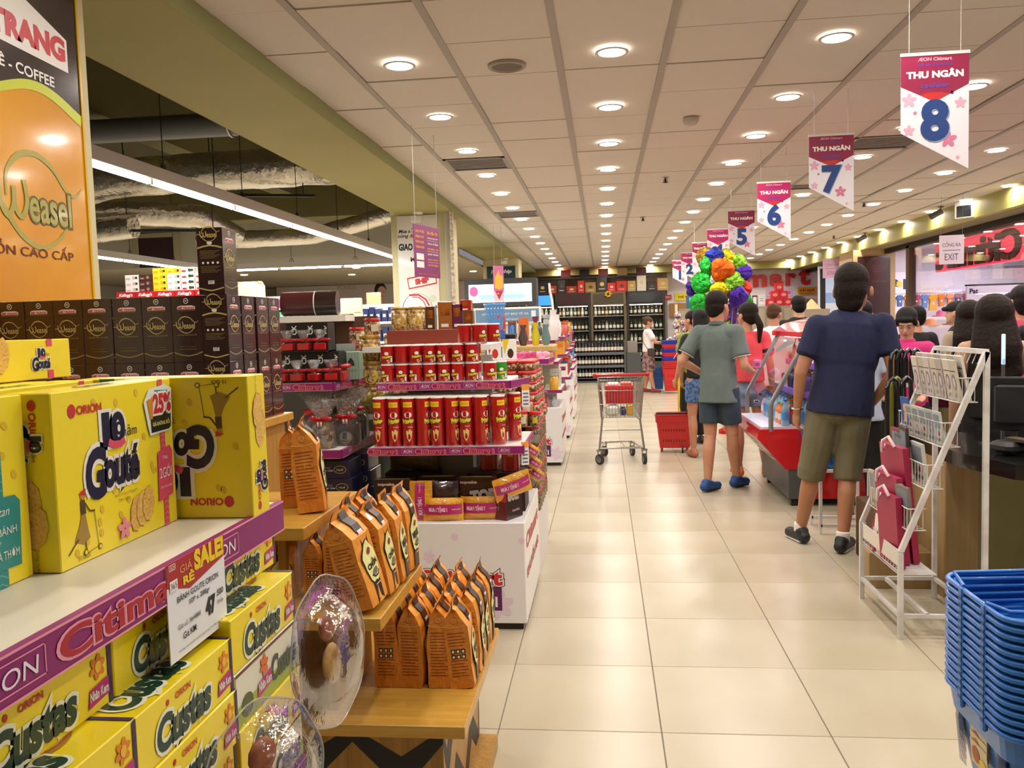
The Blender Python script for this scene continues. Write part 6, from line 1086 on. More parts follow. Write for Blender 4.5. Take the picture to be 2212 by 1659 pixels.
c5, s5 = math.cos(-0.5), math.sin(-0.5); q = (e_['RW'] + Vector((0.0, 0.1, 0.04))) * k_; wp = (0.99 + q.x * c5 - q.y * s5, 7.5 + q.x * s5 + q.y * c5, q.z)
mb = MB().box(-0.035, 0.035, -0.02, 0.02, 0, 0.085, mt('d77ab0', 0.3, coat=0.6), 0.012); mb.ell(flat((-0.035, -0.02, 0), (1, 0, 0), (0, 0, 1)), 0.035, 0.04, 0.02, 0.018, mt('b5386a', 0.4)); mb.obj('pink_pack', loc=(wp[0] + 0.02, wp[1] - 0.02, wp[2] - 0.03), label='pink pack held in the right hand of the man in the polo shirt', cat='pack')
r_, J_, H_, RM_, e_ = person('woman in a coral t-shirt and denim shorts with a ponytail', (1.35, 8.15, 0), 0.12, 1.63, SKIN, HAIRD, 'tail', tm=CORAL, sleeve=0.6, hem=0.97, bm=DENIM, bhem=0.72, shoe=mt('e2703e', 0.6), sock=mt('8a8a8a', 0.8), sole=mt('e8e2da', 0.6), yaw=0.5, wd=0.95, LE=(-0.24, 0.0, 1.15), LW=(-0.12, 0.2, 1.1), RE=(0.22, -0.03, 1.13), RW=(0.26, 0.04, 0.89), RK=(0.13, 0.02, 0.5), RA=(0.17, -0.02, 0.085), LA=(-0.1, 0.02, 0.085), vox=0.009, ryaw=-0.3, hs=1.1)
MB().lathe([(0.158, 0.985), (0.16, 1.015)], BLACK, 28, sy=0.76).obj('belt', r_); S, E_ = e_['RS'], e_['RE']; MB().cone(L3(S, E_, 0.4), L3(S, E_, 0.52), 0.075, 0.076, BLACK, 20, caps=False).obj('sleeve_band', r_)
for x, z in ((0.06, 0.84), (0.02, 0.77)): MB().box(x, x + 0.05, -0.135, -0.128, z, z + 0.022, mt('d8d8d8', 0.8)).box(x + 0.006, x + 0.044, -0.138, -0.134, z + 0.004, z + 0.018, BLACK).obj('denim_tear', r_)
PLAID = mt('a58a86', 0.85, var=(14, '5a3a3c'), bump=(7, 0.4))
r_, J_, H_, RM_, e_ = person('woman in a white t-shirt and checked skirt at the bottle shelves', (0.93, 17.9, 0), -1.45, 1.58, SKIN, HAIRL, 'bun', tm=WHT, sleeve=0.5, hem=0.95, bot='skirt', bm=PLAID, bhem=0.52, shoe=mt('8a3a2a', 0.6), yaw=-0.1, pitch=-0.4, LE=(-0.2, 0.14, 1.17), LW=(-0.12, 0.42, 1.15), RE=(0.2, 0.14, 1.17), RW=(0.12, 0.42, 1.13), RA=(0.1, 0.1, 0.09), LA=(-0.1, -0.08, 0.09), vox=0.013)
MB().tube([(-0.1, -0.12, 1.42), (0.06, -0.14, 1.2), (0.17, -0.04, 1.02)], 0.007, DARK, 6).box(0.14, 0.24, -0.05, 0.12, 0.86, 1.04, mt('3a2a2a', 0.5), 0.02).obj('shoulder_bag', r_); MB().cone((0, 0, -0.05), (0, 0, 0.05), 0.03, 0.03, mt('d8d8d8', 0.3, 0.4), 16).obj('drink_can', loc=(1.36, 17.86, 1.12), rot=(0.5, 0.9, 0), label='pale drink can held by the woman in the white t-shirt', cat='can')
person('person with long black hair in a black t-shirt and blue patterned shorts', (1.04, 9.35, 0), 0.2, 1.6, SKIN, HAIRB, 'long', tm=BLT, sleeve=0.6, hem=0.95, bm=mt('5f86b8', 0.8, var=(30, '2a3f66')), bhem=0.66, shoe=mt('a8664a', 0.6), vox=0.013, yaw=0.3, LE=(-0.25, -0.04, 1.14), LW=(-0.2, 0.1, 0.92))
person('person with a black bun in an olive green top by the lollipop stand', (1.06, 10.3, 0), 0.6, 1.6, SKIN, HAIRB, 'bun', tm=cloth('7d8f35'), sleeve=0.6, hem=0.8, bot='trousers', bm=BLT, bhem=0.12, shoe=SHB, vox=0.014, yaw=0.4)
person('man in a white t-shirt with cropped hair in the queue', (1.86, 9.5, 0), -0.2, 1.64, SKIN, HAIRL, 'crop', tm=WHT, sleeve=0.8, hem=0.8, bot='trousers', bm=cloth('4a4a52'), bhem=0.12, shoe=SHB, vox=0.013, yaw=-0.4, pitch=-0.35, wd=1.1, bow=0.1)
person('man in a black t-shirt with spiky black hair in the queue', (2.28, 10.2, 0), 0.1, 1.74, SKIN2, HAIRB, 'short', tm=BLT, sleeve=0.7, hem=0.85, bot='trousers', bm=cloth('3a3a40'), bhem=0.12, shoe=SHB, vox=0.014, wd=1.15, yaw=-0.1)
person('dark haired man mostly hidden between the ponytail woman and white t-shirt man', (1.78, 12.0, 0), 0.0, 1.62, SKIN, HAIRB, 'short', tm=cloth('8f2a2a'), bot='trousers', bm=BLT, bhem=0.12, shoe=SHB, vox=0.015)
person('person in a pale blue shirt standing beyond the man in navy', (1.87, 6.4, 0), -0.3, 1.6, SKIN2, HAIRB, 'short', top='shirt', tm=cloth('b9c3d8', 0.5), sleeve=0.8, hem=0.8, bot='trousers', bm=BLT, bhem=0.12, shoe=SHB, vox=0.012, wd=1.05, collar=cloth('b9c3d8', 0.4))
r_, J_, H_, RM_, e_ = person('cashier in a pink polo shirt looking down at the till', (2.24, 6.55, 0), PI - 0.45, 1.53, SKIN2, HAIRB, 'fringe', top='polo_shirt', tm=PINKP, sleeve=0.9, hem=0.85, bot='trousers', bm=BLT, bhem=0.12, shoe=SHB, vox=0.009, yaw=0.0, pitch=-0.42, wd=0.95, collar=PINKP, LE=(-0.24, 0.02, 1.15), LW=(-0.16, 0.25, 1.04), RE=(0.24, 0.02, 1.15), RW=(0.16, 0.25, 1.04))
for s in (-1, 1): MB().ellips(H_((0.028 * s, 0.084, 0.0)), (0.013, 0.005, 0.0045), mt('1c1210', 0.3), 10, 6, RM_).ellips(H_((0.03 * s, 0.088, 0.022)), (0.018, 0.004, 0.003), HAIRB, 10, 6, RM_).obj('eye', r_)
MB().ellips(H_((0, 0.092, -0.052)), (0.02, 0.006, 0.006), mt('a84a4a', 0.5), 10, 6, RM_).obj('mouth', r_); MB().tube([J_((-0.06, 0.09, 1.42)), J_((0.0, 0.135, 1.2)), J_((0.06, 0.09, 1.42))], 0.004, mt('8a2a5a', 0.6), 6).box(-0.03, 0.03, 0.13, 0.136, 1.1, 1.19, mt('e6e2d8', 0.5)).obj('lanyard', r_)
r_, J_, H_, RM_, e_ = person('woman with very long brown hair and bare shoulders beyond the till', (2.33, 5.35, 0), -0.35, 1.58, SKIN2, mt('24170e', 0.6, bump=(40, 0.4), var=(6, '1a110a'), spec=0.2), 'mane', top='top', tm=BLT, hem=0.95, bot='trousers', bm=BLT, bhem=0.12, shoe=SHB, vox=0.01, bare=True, RE=(0.24, 0.02, 1.15), RW=(0.16, 0.2, 1.05), wd=1.02)
for s in (-1, 1): MB().tube([J_((0.1 * s, -0.115, 1.3)), J_((0.11 * s, -0.085, 1.42)), J_((0.105 * s, -0.02, 1.475)), J_((0.1 * s, 0.07, 1.4))], 0.012, BLACK, 6).obj('strap', r_)
person('person in black with short black hair behind the cashier', (2.98, 8.45, 0), 0.3, 1.56, SKIN2, HAIRB, 'short', tm=BLT, sleeve=0.9, bot='trousers', bm=BLT, bhem=0.12, shoe=SHB, vox=0.014)
person('woman with dark wavy hair in a beige top left of the long haired woman', (3.15, 7.7, 0), -0.4, 1.58, SKIN, mt('1a110b', 0.6, bump=(40, 0.4), spec=0.2), 'mane', tm=cloth('a89a80'), sleeve=1.4, bot='trousers', bm=cloth('3a3a48'), bhem=0.12, shoe=SHB, vox=0.014, wd=0.95)
person('person in a black cap and top facing left behind the wavy haired woman', (3.65, 9.2, 0), 1.1, 1.6, SKIN2, HAIRB, 'short', tm=BLT, sleeve=1.3, bot='trousers', bm=BLT, bhem=0.12, shoe=SHB, vox=0.014, cap=BLT)
person('black haired person in a rose collar behind the long haired woman', (3.35, 7.2, 0), 0.2, 1.68, SKIN, HAIRB, 'thick', tm=cloth('c8506a'), sleeve=0.8, bot='trousers', bm=BLT, bhem=0.12, shoe=SHB, vox=0.014, fat=1.1)
person('man with a mask like black scarf near the hats', (3.95, 8.7, 0), 2.2, 1.66, SKIN, HAIRB, 'short', tm=BLT, sleeve=0.8, bot='trousers', bm=cloth('4a4a52'), bhem=0.12, shoe=SHB, vox=0.014)
r_, J_, H_, RM_, e_ = person('man in a grey pink t-shirt with a bag strap, facing left', (3.98, 8.1, 0), 2.0, 1.64, SKIN, HAIRB, 'short', tm=cloth('b08a8c'), sleeve=0.6, bot='trousers', bm=cloth('5a5a66'), bhem=0.12, shoe=SHB, vox=0.013, LE=(-0.24, 0.05, 1.15), LW=(-0.12, 0.26, 1.1), RE=(0.24, 0.05, 1.15), RW=(0.12, 0.26, 1.1), pitch=-0.2)
MB().tube([J_((-0.13, 0.04, 1.47)), J_((0.0, 0.14, 1.3)), J_((0.15, 0.12, 1.1))], 0.008, DARK, 6).obj('bag_strap', r_)
person('person in a dark red checked shirt at the right photo edge', (3.95, 7.5, 0), 0.5, 1.62, SKIN, HAIRB, 'short', top='shirt', tm=mt('5a2a34', 0.85, var=(18, '8a4a52')), sleeve=0.9, bot='trousers', bm=BLT, bhem=0.12, shoe=SHB, vox=0.014, wd=1.1)
person('shopper in a hot pink shirt mostly hidden behind the long brown hair', (3.0, 6.4, 0), 0.1, 1.38, SKIN, HAIRB, 'short', tm=cloth('c42a5a'), sleeve=0.8, bot='trousers', bm=BLT, bhem=0.12, shoe=SHB, vox=0.015)
bpy.data.scenes.remove(TMP)
# ================================================================ WHITE WIRE MAGAZINE RACK
RKW = mt('dcd8d4', 0.4, bump=(30, 0.15), var=(11, 'cbc6c0')); g = thing('magazine_rack', 'white sloping wire magazine rack with square tube frame', 'rack', (0, 0, 0))
x0, x1, y0, y1, zf, zt = 1.333, 1.70, 3.97, 4.555, 0.41, 1.32; W_ = 0.022
for (x, y, z) in ((x0, y0, zf), (x0, y1, zf), (x1, y0, zt), (x1, y1, zt)): MB().bar((x, y, 0), (x, y, z), W_, RKW, W_).obj('leg', g)
for y in (y0, y1): MB().bar((x0, y, zf), (x1, y, zt), W_, RKW, W_).obj('side_rail', g)
MB().bar((x1, y0, zt), (x1, y1, zt), W_, RKW).obj('top_rail', g)
for a, b in (((x0, y0, 0.11), (x0, y1, 0.11)), ((x1, y0, 0.11), (x1, y1, 0.11)), ((x0, y0, 0.11), (x1, y0, 0.11)), ((x0, y1, 0.11), (x1, y1, 0.11)), ((x0 + 0.12, y0 + 0.0, 0.11), (x0 + 0.12, y1, 0.11))): MB().bar(a, b, 0.018, RKW).obj('base_rail', g)
for k in range(10): y = y0 + 0.04 + k * (y1 - y0 - 0.08) / 9; MB().cone((x1, y, zt), (x1 - 0.022, y, zt - 0.057), 0.0022, 0.0022, RKW, 5).obj('top_wire', g)
sl = lambda t: (x0 + (x1 - x0) * t, zf + (zt - zf) * t)
def pocket(t, dpt, hgt, drop):
    """wire basket hooked on the slope: floor, front and ends"""
    X, Z_ = sl(t); mb = MB(); xb, zb = X + 0.02, Z_ - drop; xf, ztp = X - dpt, zb + hgt
    for zz in (zb, ztp): mb.tube([(xb, y0 + 0.012, zz), (xf, y0 + 0.012, zz), (xf, y1 - 0.012, zz), (xb, y1 - 0.012, zz)], 0.003, RKW, 6)
    n = 16
    for k in range(n): y = y0 + 0.02 + (y1 - y0 - 0.04) * k / (n - 1); mb.cone((xf, y, ztp), (xf, y, zb), 0.0018, 0.0018, RKW, 5, False); mb.cone((xf, y, zb), (xb, y, zb), 0.0018, 0.0018, RKW, 5, False)
    for y in (y0 + 0.012, y1 - 0.012):
        for k in range(3): xx = xf + (xb - xf) * (k + 0.5) / 3; mb.cone((xx, y, zb), (xx, y, ztp), 0.0018, 0.0018, RKW, 5, False)
    mb.obj('wire_pocket', g); return xf, xb, zb
pk = [pocket(t, d, h, dr) for t, d, h, dr in ((0.0, 0.0, 0.1, 0.1), (0.26, 0.06, 0.1, 0.14), (0.46, 0.06, 0.11, 0.13), (0.66, 0.06, 0.11, 0.12), (0.86, 0.06, 0.11, 0.10))]
MB().box(x0 - 0.002, x0 + 0.004, y0 + 0.03, y1 - 0.03, 0.335, 0.41, mt('e4dccc', 0.6)).box(x0, x1 - 0.2, y0 + 0.02, y1 - 0.02, 0.295, 0.3, RKW).obj('card_liner', g)
CR = mt('a31a45', 0.45); PPR = mt('cfc8ba', 0.5)
def leaf(nm, lab, ct, xc, y, zb, w, h, m, tilt=-0.35, th=0.006, deco=None, rz=0.0, grp_=None):
    """flat card, booklet or bag standing in a pocket, facing -X and leaning back"""
    mb = MB().box(-th / 2, th / 2, -w / 2, w / 2, 0, h, m); f = flat((-th / 2, w / 2, 0), (0, -1, 0), (0, 0, 1)); 
    if deco: deco(mb, f, w, h)
    return mb.obj(nm, loc=(xc, y, zb), rot=(0, -tilt, rz), label=lab, cat=ct, group=grp_)
def dcard(mb, f, w, h): mb.rect(f, w * 0.06, h * 0.72, w * 0.94, h * 0.74, DARK); mb.ell(f, w * 0.5, h * 0.45, w * 0.32, h * 0.2, mt('8a7a7c', 0.5)); mb.ell(f, w * 0.5, h * 0.45, w * 0.2, h * 0.13, mt('cfc4c0', 0.5), 0.001); mb.rect(f, w * 0.2, h * 0.08, w * 0.8, h * 0.18, mt('a59a96', 0.5))
def dblue(mb, f, w, h): mb.ell(f, w * 0.5, h * 0.62, w * 0.22, h * 0.16, mt('e8a25a', 0.5)); mb.poly(f, [(w * 0.3, 0.1 * h), (w * 0.7, 0.1 * h), (w * 0.6, h * 0.5), (w * 0.4, h * 0.5)], mt('e8a25a', 0.5))
def dpic(mb, f, w, h): mb.rect(f, w * 0.1, h * 0.5, w * 0.9, h * 0.92, mt('7d8a94', 0.5)); mb.rect(f, w * 0.15, h * 0.1, w * 0.85, h * 0.2, mt('7a7468', 0.5)); mb.ell(f, w * 0.6, h * 0.35, w * 0.12, h * 0.08, mt('b0303a', 0.5))
xf, xb, zb = pk[4]
for k in range(7): leaf('greeting_card', 'pale greeting card in the top wire pocket, %s from the camera' % ORD[k], 'card', xf + 0.016 + 0.004 * (k % 2), y0 + 0.055 + k * 0.078, zb + 0.004, 0.072, 0.19, mt(['c9bfae', 'd8cfc0', 'b9aca4', 'cfc3b2', 'd3c9c6', 'c2b7a2', 'd9d2c4'][k], 0.5), -0.02 + 0.2, 0.01, dcard)
for k in range(7): leaf('greeting_card', 'pale greeting card behind the front ones in the top pocket, %s along' % ORD[k], 'card', xf + 0.05, y0 + 0.05 + k * 0.078, zb + 0.004, 0.074, 0.21, mt(['d8cfc4', 'c4b9a6', 'ddd6c8', 'bdb2a8', 'd2c8b6', 'd9d1cb', 'c9beac'][k], 0.5), 0.2, 0.012, dcard)
xf, xb, zb = pk[3]
for k in range(5): leaf('greeting_card', 'card in clear sleeve in the second wire pocket, %s from the camera' % ORD[k], 'card', xf + 0.02, y0 + 0.07 + k * 0.09, zb + 0.004, 0.085, 0.155, mt(['bfc4c2', 'a9aeb2', 'c4c9b8', 'd0cbc4', 'b8bdb6'][k], 0.3, coat=0.6), 0.15, 0.01, dpic)
leaf('greeting_card', 'blue card with an orange figure sticking out of the second pocket', 'card', xf + 0.006, y0 + 0.47, zb + 0.05, 0.09, 0.14, mt('2457a0', 0.5), 0.1, 0.006, dblue, 0.1)
xf, xb, zb = pk[2]
for k, (c, h, yy, tl_) in enumerate([('3c3a36', 0.25, 0.3, -0.2), ('4e5a60', 0.2, 0.38, -0.1), ('c8c8c0', 0.19, 0.17, 0.0), ('8a2438', 0.22, 0.47, -0.05), ('6a4a38', 0.16, 0.5, 0.0)]): leaf('booklet', ['thick dark booklet leaning in the third pocket', 'grey blue booklet in the third pocket', 'white edged book in the third pocket', 'white and crimson booklet in the third pocket', 'brown photo booklet in the third pocket'][k], 'booklet', xf + 0.02 + 0.012 * k, y0 + yy, zb + 0.004, 0.15, h, mt(c, 0.4, coat=0.2), 0.12 + tl_ * 0.3, 0.014, dpic, 0.2 * (k - 2) * 0.3)
xf, xb, zb = pk[1]
for k, (c, yy) in enumerate([('b8b29c', 0.5), ('a59f86', 0.42), ('3d5a86', 0.33), ('cfc8b4', 0.25), ('9a9480', 0.17), ('7a756a', 0.09)]): leaf('magazine', '%s magazine in the fourth wire pocket, %s from the back' % (['cream', 'grey green', 'blue', 'pale', 'tan', 'grey'][k], ORD[k]), 'magazine', xf + 0.02, y0 + yy, zb + 0.004, 0.12, 0.19, mt(c, 0.35), 0.1, 0.012, dpic, 0.15)
def dmart(mb, f, w, h): mb.tx(f, 'mart', w * 0.5, h * 0.22, h * 0.09, mt('e9c9d2', 0.4), w=w * 0.45, bold=0.05); mb.rect(f, w * 0.2, h * 0.1, w * 0.6, h * 0.13, mt('d88aa2', 0.4))
for k, (x, yy, w, h, tl_, rz) in enumerate([(x0 + 0.025, 0.18, 0.2, 0.34, 0.06, 0.12), (x0 + 0.07, 0.27, 0.24, 0.42, 0.1, 0.12), (x0 + 0.12, 0.3, 0.26, 0.56, 0.1, 0.1), (x0 + 0.02, 0.46, 0.18, 0.4, -0.22, -0.15)]):
    o = leaf('gift_bag', ['small crimson paper gift bag at the front of the lowest tray', 'crimson paper gift bag second back in the lowest tray', 'tall crimson paper gift bag standing behind the others', 'crimson paper gift bag tipping out over the tray edge'][k], 'gift bag', x, y0 + yy, 0.305, w, h, CR, tl_, 0.03, dmart, rz); MB().tube([(-0.018, -w * 0.2, h), (-0.035, -w * 0.12, h + 0.05), (-0.05, 0.0, h + 0.03), (-0.045, w * 0.12, h - 0.03), (-0.022, w * 0.2, h)], 0.008, mt('ead0d6', 0.6), 6).obj('ribbon_handle', o)
leaf('envelope', 'cream card at the front left of the lowest tray', 'card', x0 + 0.008, y0 + 0.36, 0.305, 0.15, 0.19, mt('e8e0cf', 0.6), -0.1, 0.004, None, 0.0)
# ================================================================ STACKED BLUE BASKETS
BB = mt('2272c9', 0.35, coat=0.35, var=(3, '1e6abc')); BBD = mt('123f7c', 0.5)
def rrect(cx, cy, hx, hy, r, n=5):
    P = []
    for (sx, sy, a0) in ((1, -1, -PI / 2), (1, 1, 0), (-1, 1, PI / 2), (-1, -1, PI)):
        for i in range(n): a = a0 + PI / 2 * i / (n - 1); P.append((cx + sx * (hx - r) + r * math.cos(a), cy + sy * (hy - r) + r * math.sin(a)))
    return P
def basket_mesh():
    mb = MB(); hx, hy, H = 0.235, 0.178, 0.235; N = 20
    rings = [(0.0, 0.80), (0.02, 0.82), (0.16, 0.925), (0.165, 0.965), (0.225, 1.0)]; P = []
    for z, s in rings: P += [(x, y, z) for x, y in rrect(0, 0, hx * s, hy * s, 0.05)]
    F = [(k * N + i, k * N + (i + 1) % N, (k + 1) * N + (i + 1) % N, (k + 1) * N + i) for k in range(len(rings) - 1) for i in range(N)]; F.append(tuple(range(N - 1, -1, -1))); mb.add(P, F, BB)
    rim = [(x, y, 0.228) for x, y in rrect(0, 0, hx + 0.004, hy + 0.004, 0.052)]; mb.tube(rim, 0.0065, BB, 8, closed=True)
    # slots as dark recessed bars, ribs under the rim, handle lugs
    f = flat((-hx * 0.86, hy * 0.83, 0), (0, -1, 0), (-0.1, 0, 1)); L = hy * 1.66
    for k in range(7): mb.rect(f, 0.018 + k * 0.006, 0.03, 0.021 + k * 0.006, 0.15, BBD, 0.006); mb.rect(f, L - 0.02 - k * 0.006, 0.03, L - 0.017 - k * 0.006, 0.15, BBD, 0.006)
    mb.rect(f, 0.1, 0.07, 0.19, 0.13, mt('d9c9a0', 0.5), 0.0075); mb.ell(f, 0.13, 0.1, 0.02, 0.02, mt('b0603a', 0.5), 0.009); mb.ell(f, 0.165, 0.09, 0.018, 0.012, mt('e8c83a', 0.5), 0.009)
    f = flat((-hx * 0.83, -hy * 0.86, 0), (1, 0, 0), (0, -0.1, 1)); L = hx * 1.66
    for k in range(34): mb.rect(f, 0.02 + k * 0.0105, 0.03, 0.025 + k * 0.0105, 0.055, BBD, 0.006); mb.rect(f, 0.02 + k * 0.0105, 0.075, 0.025 + k * 0.0105, 0.15, BBD, 0.006) if k % 7 < 5 else None
    for y in (-0.07, 0.05): mb.box(-hx - 0.012, -hx + 0.0, y - 0.012, y + 0.012, 0.2, 0.236, BB, 0.004)
    return mb.mesh('basket')
bk = basket_mesh(); hn = MB().tube([(-0.237, -0.07, 0.236), (-0.22, -0.14, 0.24), (0.0, -0.165, 0.24), (0.22, -0.14, 0.24), (0.237, -0.07, 0.236)], 0.005, BB, 6).mesh('handle'); hn2 = MB().tube([(-0.237, 0.05, 0.236), (-0.22, 0.15, 0.24), (0.0, 0.172, 0.24), (0.22, 0.15, 0.24), (0.237, 0.05, 0.236)], 0.005, BB, 6).mesh('handle')
for k in range(15):
    o = ob('shopping_basket', bk, None, (1.078, 2.022, 0.612 - 0.0185 * k), label='blue plastic shopping basket in the nested stack, %s from the top' % ORD[k], cat='basket', group='nested blue shopping baskets'); ob('handle', hn, o); ob('handle', hn2, o)
MB().box(0.88, 1.28, 1.88, 2.17, 0.0, 0.345, mt('8a8a86', 0.5, 0.3), 0.01).obj('basket_stand', label='low grey stand under the nested blue baskets', cat='stand')
# ================================================================ CHECKOUT COUNTERS
LAM = wood('a58a5e', '97794c', 3, 0.5, 2); OLP = mt('8a8250', 0.5); BT = mt('191816', 0.2, coat=0.6); STL = mt('8d8c88', 0.25, 0.9)
def counter(x0, y0, x1, y1, label, z=0.8):
    g = thing('checkout_counter', label, 'counter', (0, 0, 0)); c = 0.28
    P = [(x0, y1), (x0, y0 + c + 0.3), (x0 + 0.1, y0 + 0.22), (x0 + c + 0.1, y0), (x1, y0), (x1, y1)]
    mb = MB(); n = len(P); mb.add([(a, b, z - 0.07) for a, b in P] + [(a, b, z) for a, b in P], [tuple(range(n - 1, -1, -1)) if False else tuple(reversed(range(n))), tuple(range(n, 2 * n))] + [(i, (i + 1) % n, n + (i + 1) % n, n + i) for i in range(n)], BT); mb.box(x0 + 0.22, x1 - 0.3, y0 + 0.5, y0 + 0.9, z, z + 0.006, STL).obj('worktop', g)
    MB().box(x0 + 0.08, x1, y0 + 0.75, y1 - 0.04, 0.08, z - 0.07, OLP).box(x0 + 0.12, x1 - 0.05, y0 + 0.8, y1 - 0.1, 0.0, 0.08, DARK).obj('cabinet', g); MB().box(x0 + 0.02, x0 + 0.16, y0 + 0.74, y0 + 0.77, 0, z - 0.07, LAM).box(x0, x0 + 0.02, y0 + 0.74, y1, 0, z - 0.07, LAM).obj('side_panel', g)
    return g
counter(1.75, 3.8, 3.6, 5.15, 'black topped checkout counter behind the white magazine rack')
for k, y in enumerate((6.95, 8.85, 10.8, 12.7, 14.6)): counter(2.3, y - 0.35, 2.85, y + 0.75, 'black topped checkout counter, %s lane beyond the nearest' % ORD[k], 0.85)
def monitor(x, y, z, rz, label, w=0.36, h=0.28):
    g = thing('till_monitor', label, 'monitor', (x, y, z), rz); MB().box(-w / 2, w / 2, -0.02, 0.02, 0.08, 0.08 + h, mt('141414', 0.4), 0.008).box(-w / 2 + 0.04, w / 2 - 0.04, -0.05, -0.02, 0.12, 0.04 + h, mt('1c1c1c', 0.5), 0.01).obj('screen', g); MB().box(-0.1, 0.1, -0.08, 0.1, 0, 0.02, mt('1c1c1c', 0.4), 0.006).box(-0.03, 0.03, -0.03, 0.0, 0.02, 0.12, mt('1c1c1c', 0.4)).obj('stand', g)
monitor(2.14, 4.55, 0.801, -0.5, 'black till monitor seen from behind on the nearest counter'); monitor(2.55, 7.1, 0.851, -0.3, 'black till monitor beside the cashier in pink', 0.3, 0.25)
mb = MB().box(-0.16, 0.16, -0.12, 0.12, 0, 0.05, mt('1b1b1c', 0.4), 0.012); [mb.box(-0.13 + 0.03 * i, -0.108 + 0.03 * i, -0.08 + 0.03 * j, -0.058 + 0.03 * j, 0.05, 0.056, mt('3a3a3c', 0.4)) for i in range(9) for j in range(5)]; mb.obj('till_keyboard', loc=(2.18, 4.25, 0.807), rz=-0.2, label='black till keyboard on the nearest counter', cat='keyboard')
MB().box(-0.09, 0.09, -0.07, 0.07, 0, 0.06, mt('2a2a2c', 0.4), 0.02).box(-0.03, 0.03, -0.1, 0.02, 0.06, 0.075, mt('5a4a3a', 0.5)).obj('card_terminal', loc=(1.98, 4.33, 0.807), rz=0.3, label='dark card terminal beside the till keyboard', cat='card terminal')
MB().ellips((0, 0, 0.045), (0.08, 0.06, 0.045), mt('e0d61a', 0.35, coat=0.5, bump=(24, 0.8)), 16, 8).obj('yellow_pack', loc=(2.35, 4.15, 0.807), label='crumpled bright yellow pack on the nearest counter', cat='pack')
MB().box(0, 0.14, 0, 0.004, 0, 0.1, mt('c9c9c0', 0.5)).box(-0.1, 0.3, -0.3, -0.29, -0.2, -0.1, mt('c9cfc0', 0.5)).obj('price_notice', loc=(2.2, 3.795, 0.73), label='pale notice fixed to the front edge of the nearest counter', cat='notice')
MB().cone((0, 0, 0), (0.0, 0, 0.45), 0.009, 0.009, clear('dfe8ee', 0.2, 0.05), 12).box(-0.009, 0.009, -0.006, 0.006, 0.42, 0.58, mt('bcd8ea', 0.2, em=0.8), 0.003).lathe([(0.05, 0), (0.05, 0.015)], GREYM, 16).obj('gooseneck_lamp', loc=(2.06, 4.62, 0.801), label='thin clear upright lamp on the nearest counter', cat='lamp')
for k, (x, y, m) in enumerate([(1.62, 5.05, '141414'), (1.66, 5.1, '6f6f22'), (1.72, 5.12, '17201c'), (1.72, 5.3, '141414'), (1.76, 5.32, '141414'), (1.81, 5.34, '141414'), (1.86, 5.36, '141414')]):
    zt_ = 1.13 if k < 3 else 1.28; MB().tube([(0, 0, zt_ - 0.75), (0, 0, zt_ - 0.06), (0.01, 0, zt_ - 0.02), (0.04, 0, zt_), (0.07, 0, zt_ - 0.02), (0.08, 0, zt_ - 0.08), (0.08, 0, zt_ - 0.2)], 0.013, mt(m, 0.15, coat=0.8), 8).cone((0, 0, zt_ - 0.75), (0, 0, zt_ - 0.35), 0.03, 0.022, mt(['d0521c', '7a7a2a', '2a2a2a', '1c1c2a', '2a1c1c', '1a1a1a', '222222'][k], 0.6), 10).obj('umbrella', loc=(x, y, 0.0), rz=0.5, label='crook handled umbrella hanging in a row beside the rack, %s along' % ORD[k], cat='umbrella', group='crook handled umbrellas')
MB().box(1.55, 2.0, 4.98, 5.42, 0.0, 0.37, mt('5a4026', 0.6), 0.005).obj('umbrella_box', label='brown box holding the row of umbrellas', cat='box')
MB().box(1.42, 1.98, 4.72, 4.9, 0.0, 0.2, LAM, 0.003).lathe([(0.06, 0.2), (0.07, 0.3)], mt('b0a43a', 0.5), 16, c=(1.6, 4.8, 0)).obj('low_wooden_box', label='low wooden box with a yellow tub behind the rack', cat='box')
g = thing('white_stool', 'small white square tube stool beyond the man in navy', 'stool', (1.62, 6.05, 0))
for x in (-0.16, 0.16):
    for y in (-0.13, 0.13): MB().bar((x, y, 0), (x, y, 0.45), 0.02, RKW).obj('leg', g)
MB().bar((-0.16, -0.13, 0.06), (0.16, -0.13, 0.06), 0.02, RKW).bar((-0.16, 0.13, 0.06), (0.16, 0.13, 0.06), 0.02, RKW).bar((-0.16, -0.13, 0.44), (0.16, -0.13, 0.44), 0.02, RKW).obj('rail', g)
# ================================================================ OPEN DRINKS COOLER
CRD = mt('c0141c', 0.25, coat=0.6); CGR = mt('4c4c4c', 0.4); GLS = clear('f2f4f6', 0.06, 0.02); FR_ = mt('8d8a86', 0.35, 0.5)
X0, X1, Y0, Y1 = 1.43, 2.05, 6.8, 7.9; g = thing('drinks_cooler', 'red open drinks cooler with sloping glass and white lettering', 'cooler', (0, 0, 0))
mb = MB().box(X0, X1, Y0, Y1, 0.06, 0.36, CGR, 0.004).box(X0 + 0.12, X1, Y0 - 0.002, Y0, 0.06, 0.32, CRD); [mb.box(x, x + 0.05, y, y + 0.05, 0.0, 0.06, BLACK) for x in (X0 + 0.03, X1 - 0.1) for y in (Y0 + 0.03, Y1 - 0.1)]; mb.obj('base', g)
P = [(X0 - 0.02, 0.3), (X1, 0.3), (X1, 0.62), (X0 - 0.22, 0.62), (X0 - 0.24, 0.55)]; n = len(P)
mb = MB().add([(x, Y0 - 0.01, z) for x, z in P] + [(x, Y1 + 0.01, z) for x, z in P], [tuple(range(n)), tuple(range(2 * n - 1, n - 1, -1))] + [(i, n + i, n + (i + 1) % n, (i + 1) % n) for i in range(n)], CRD)
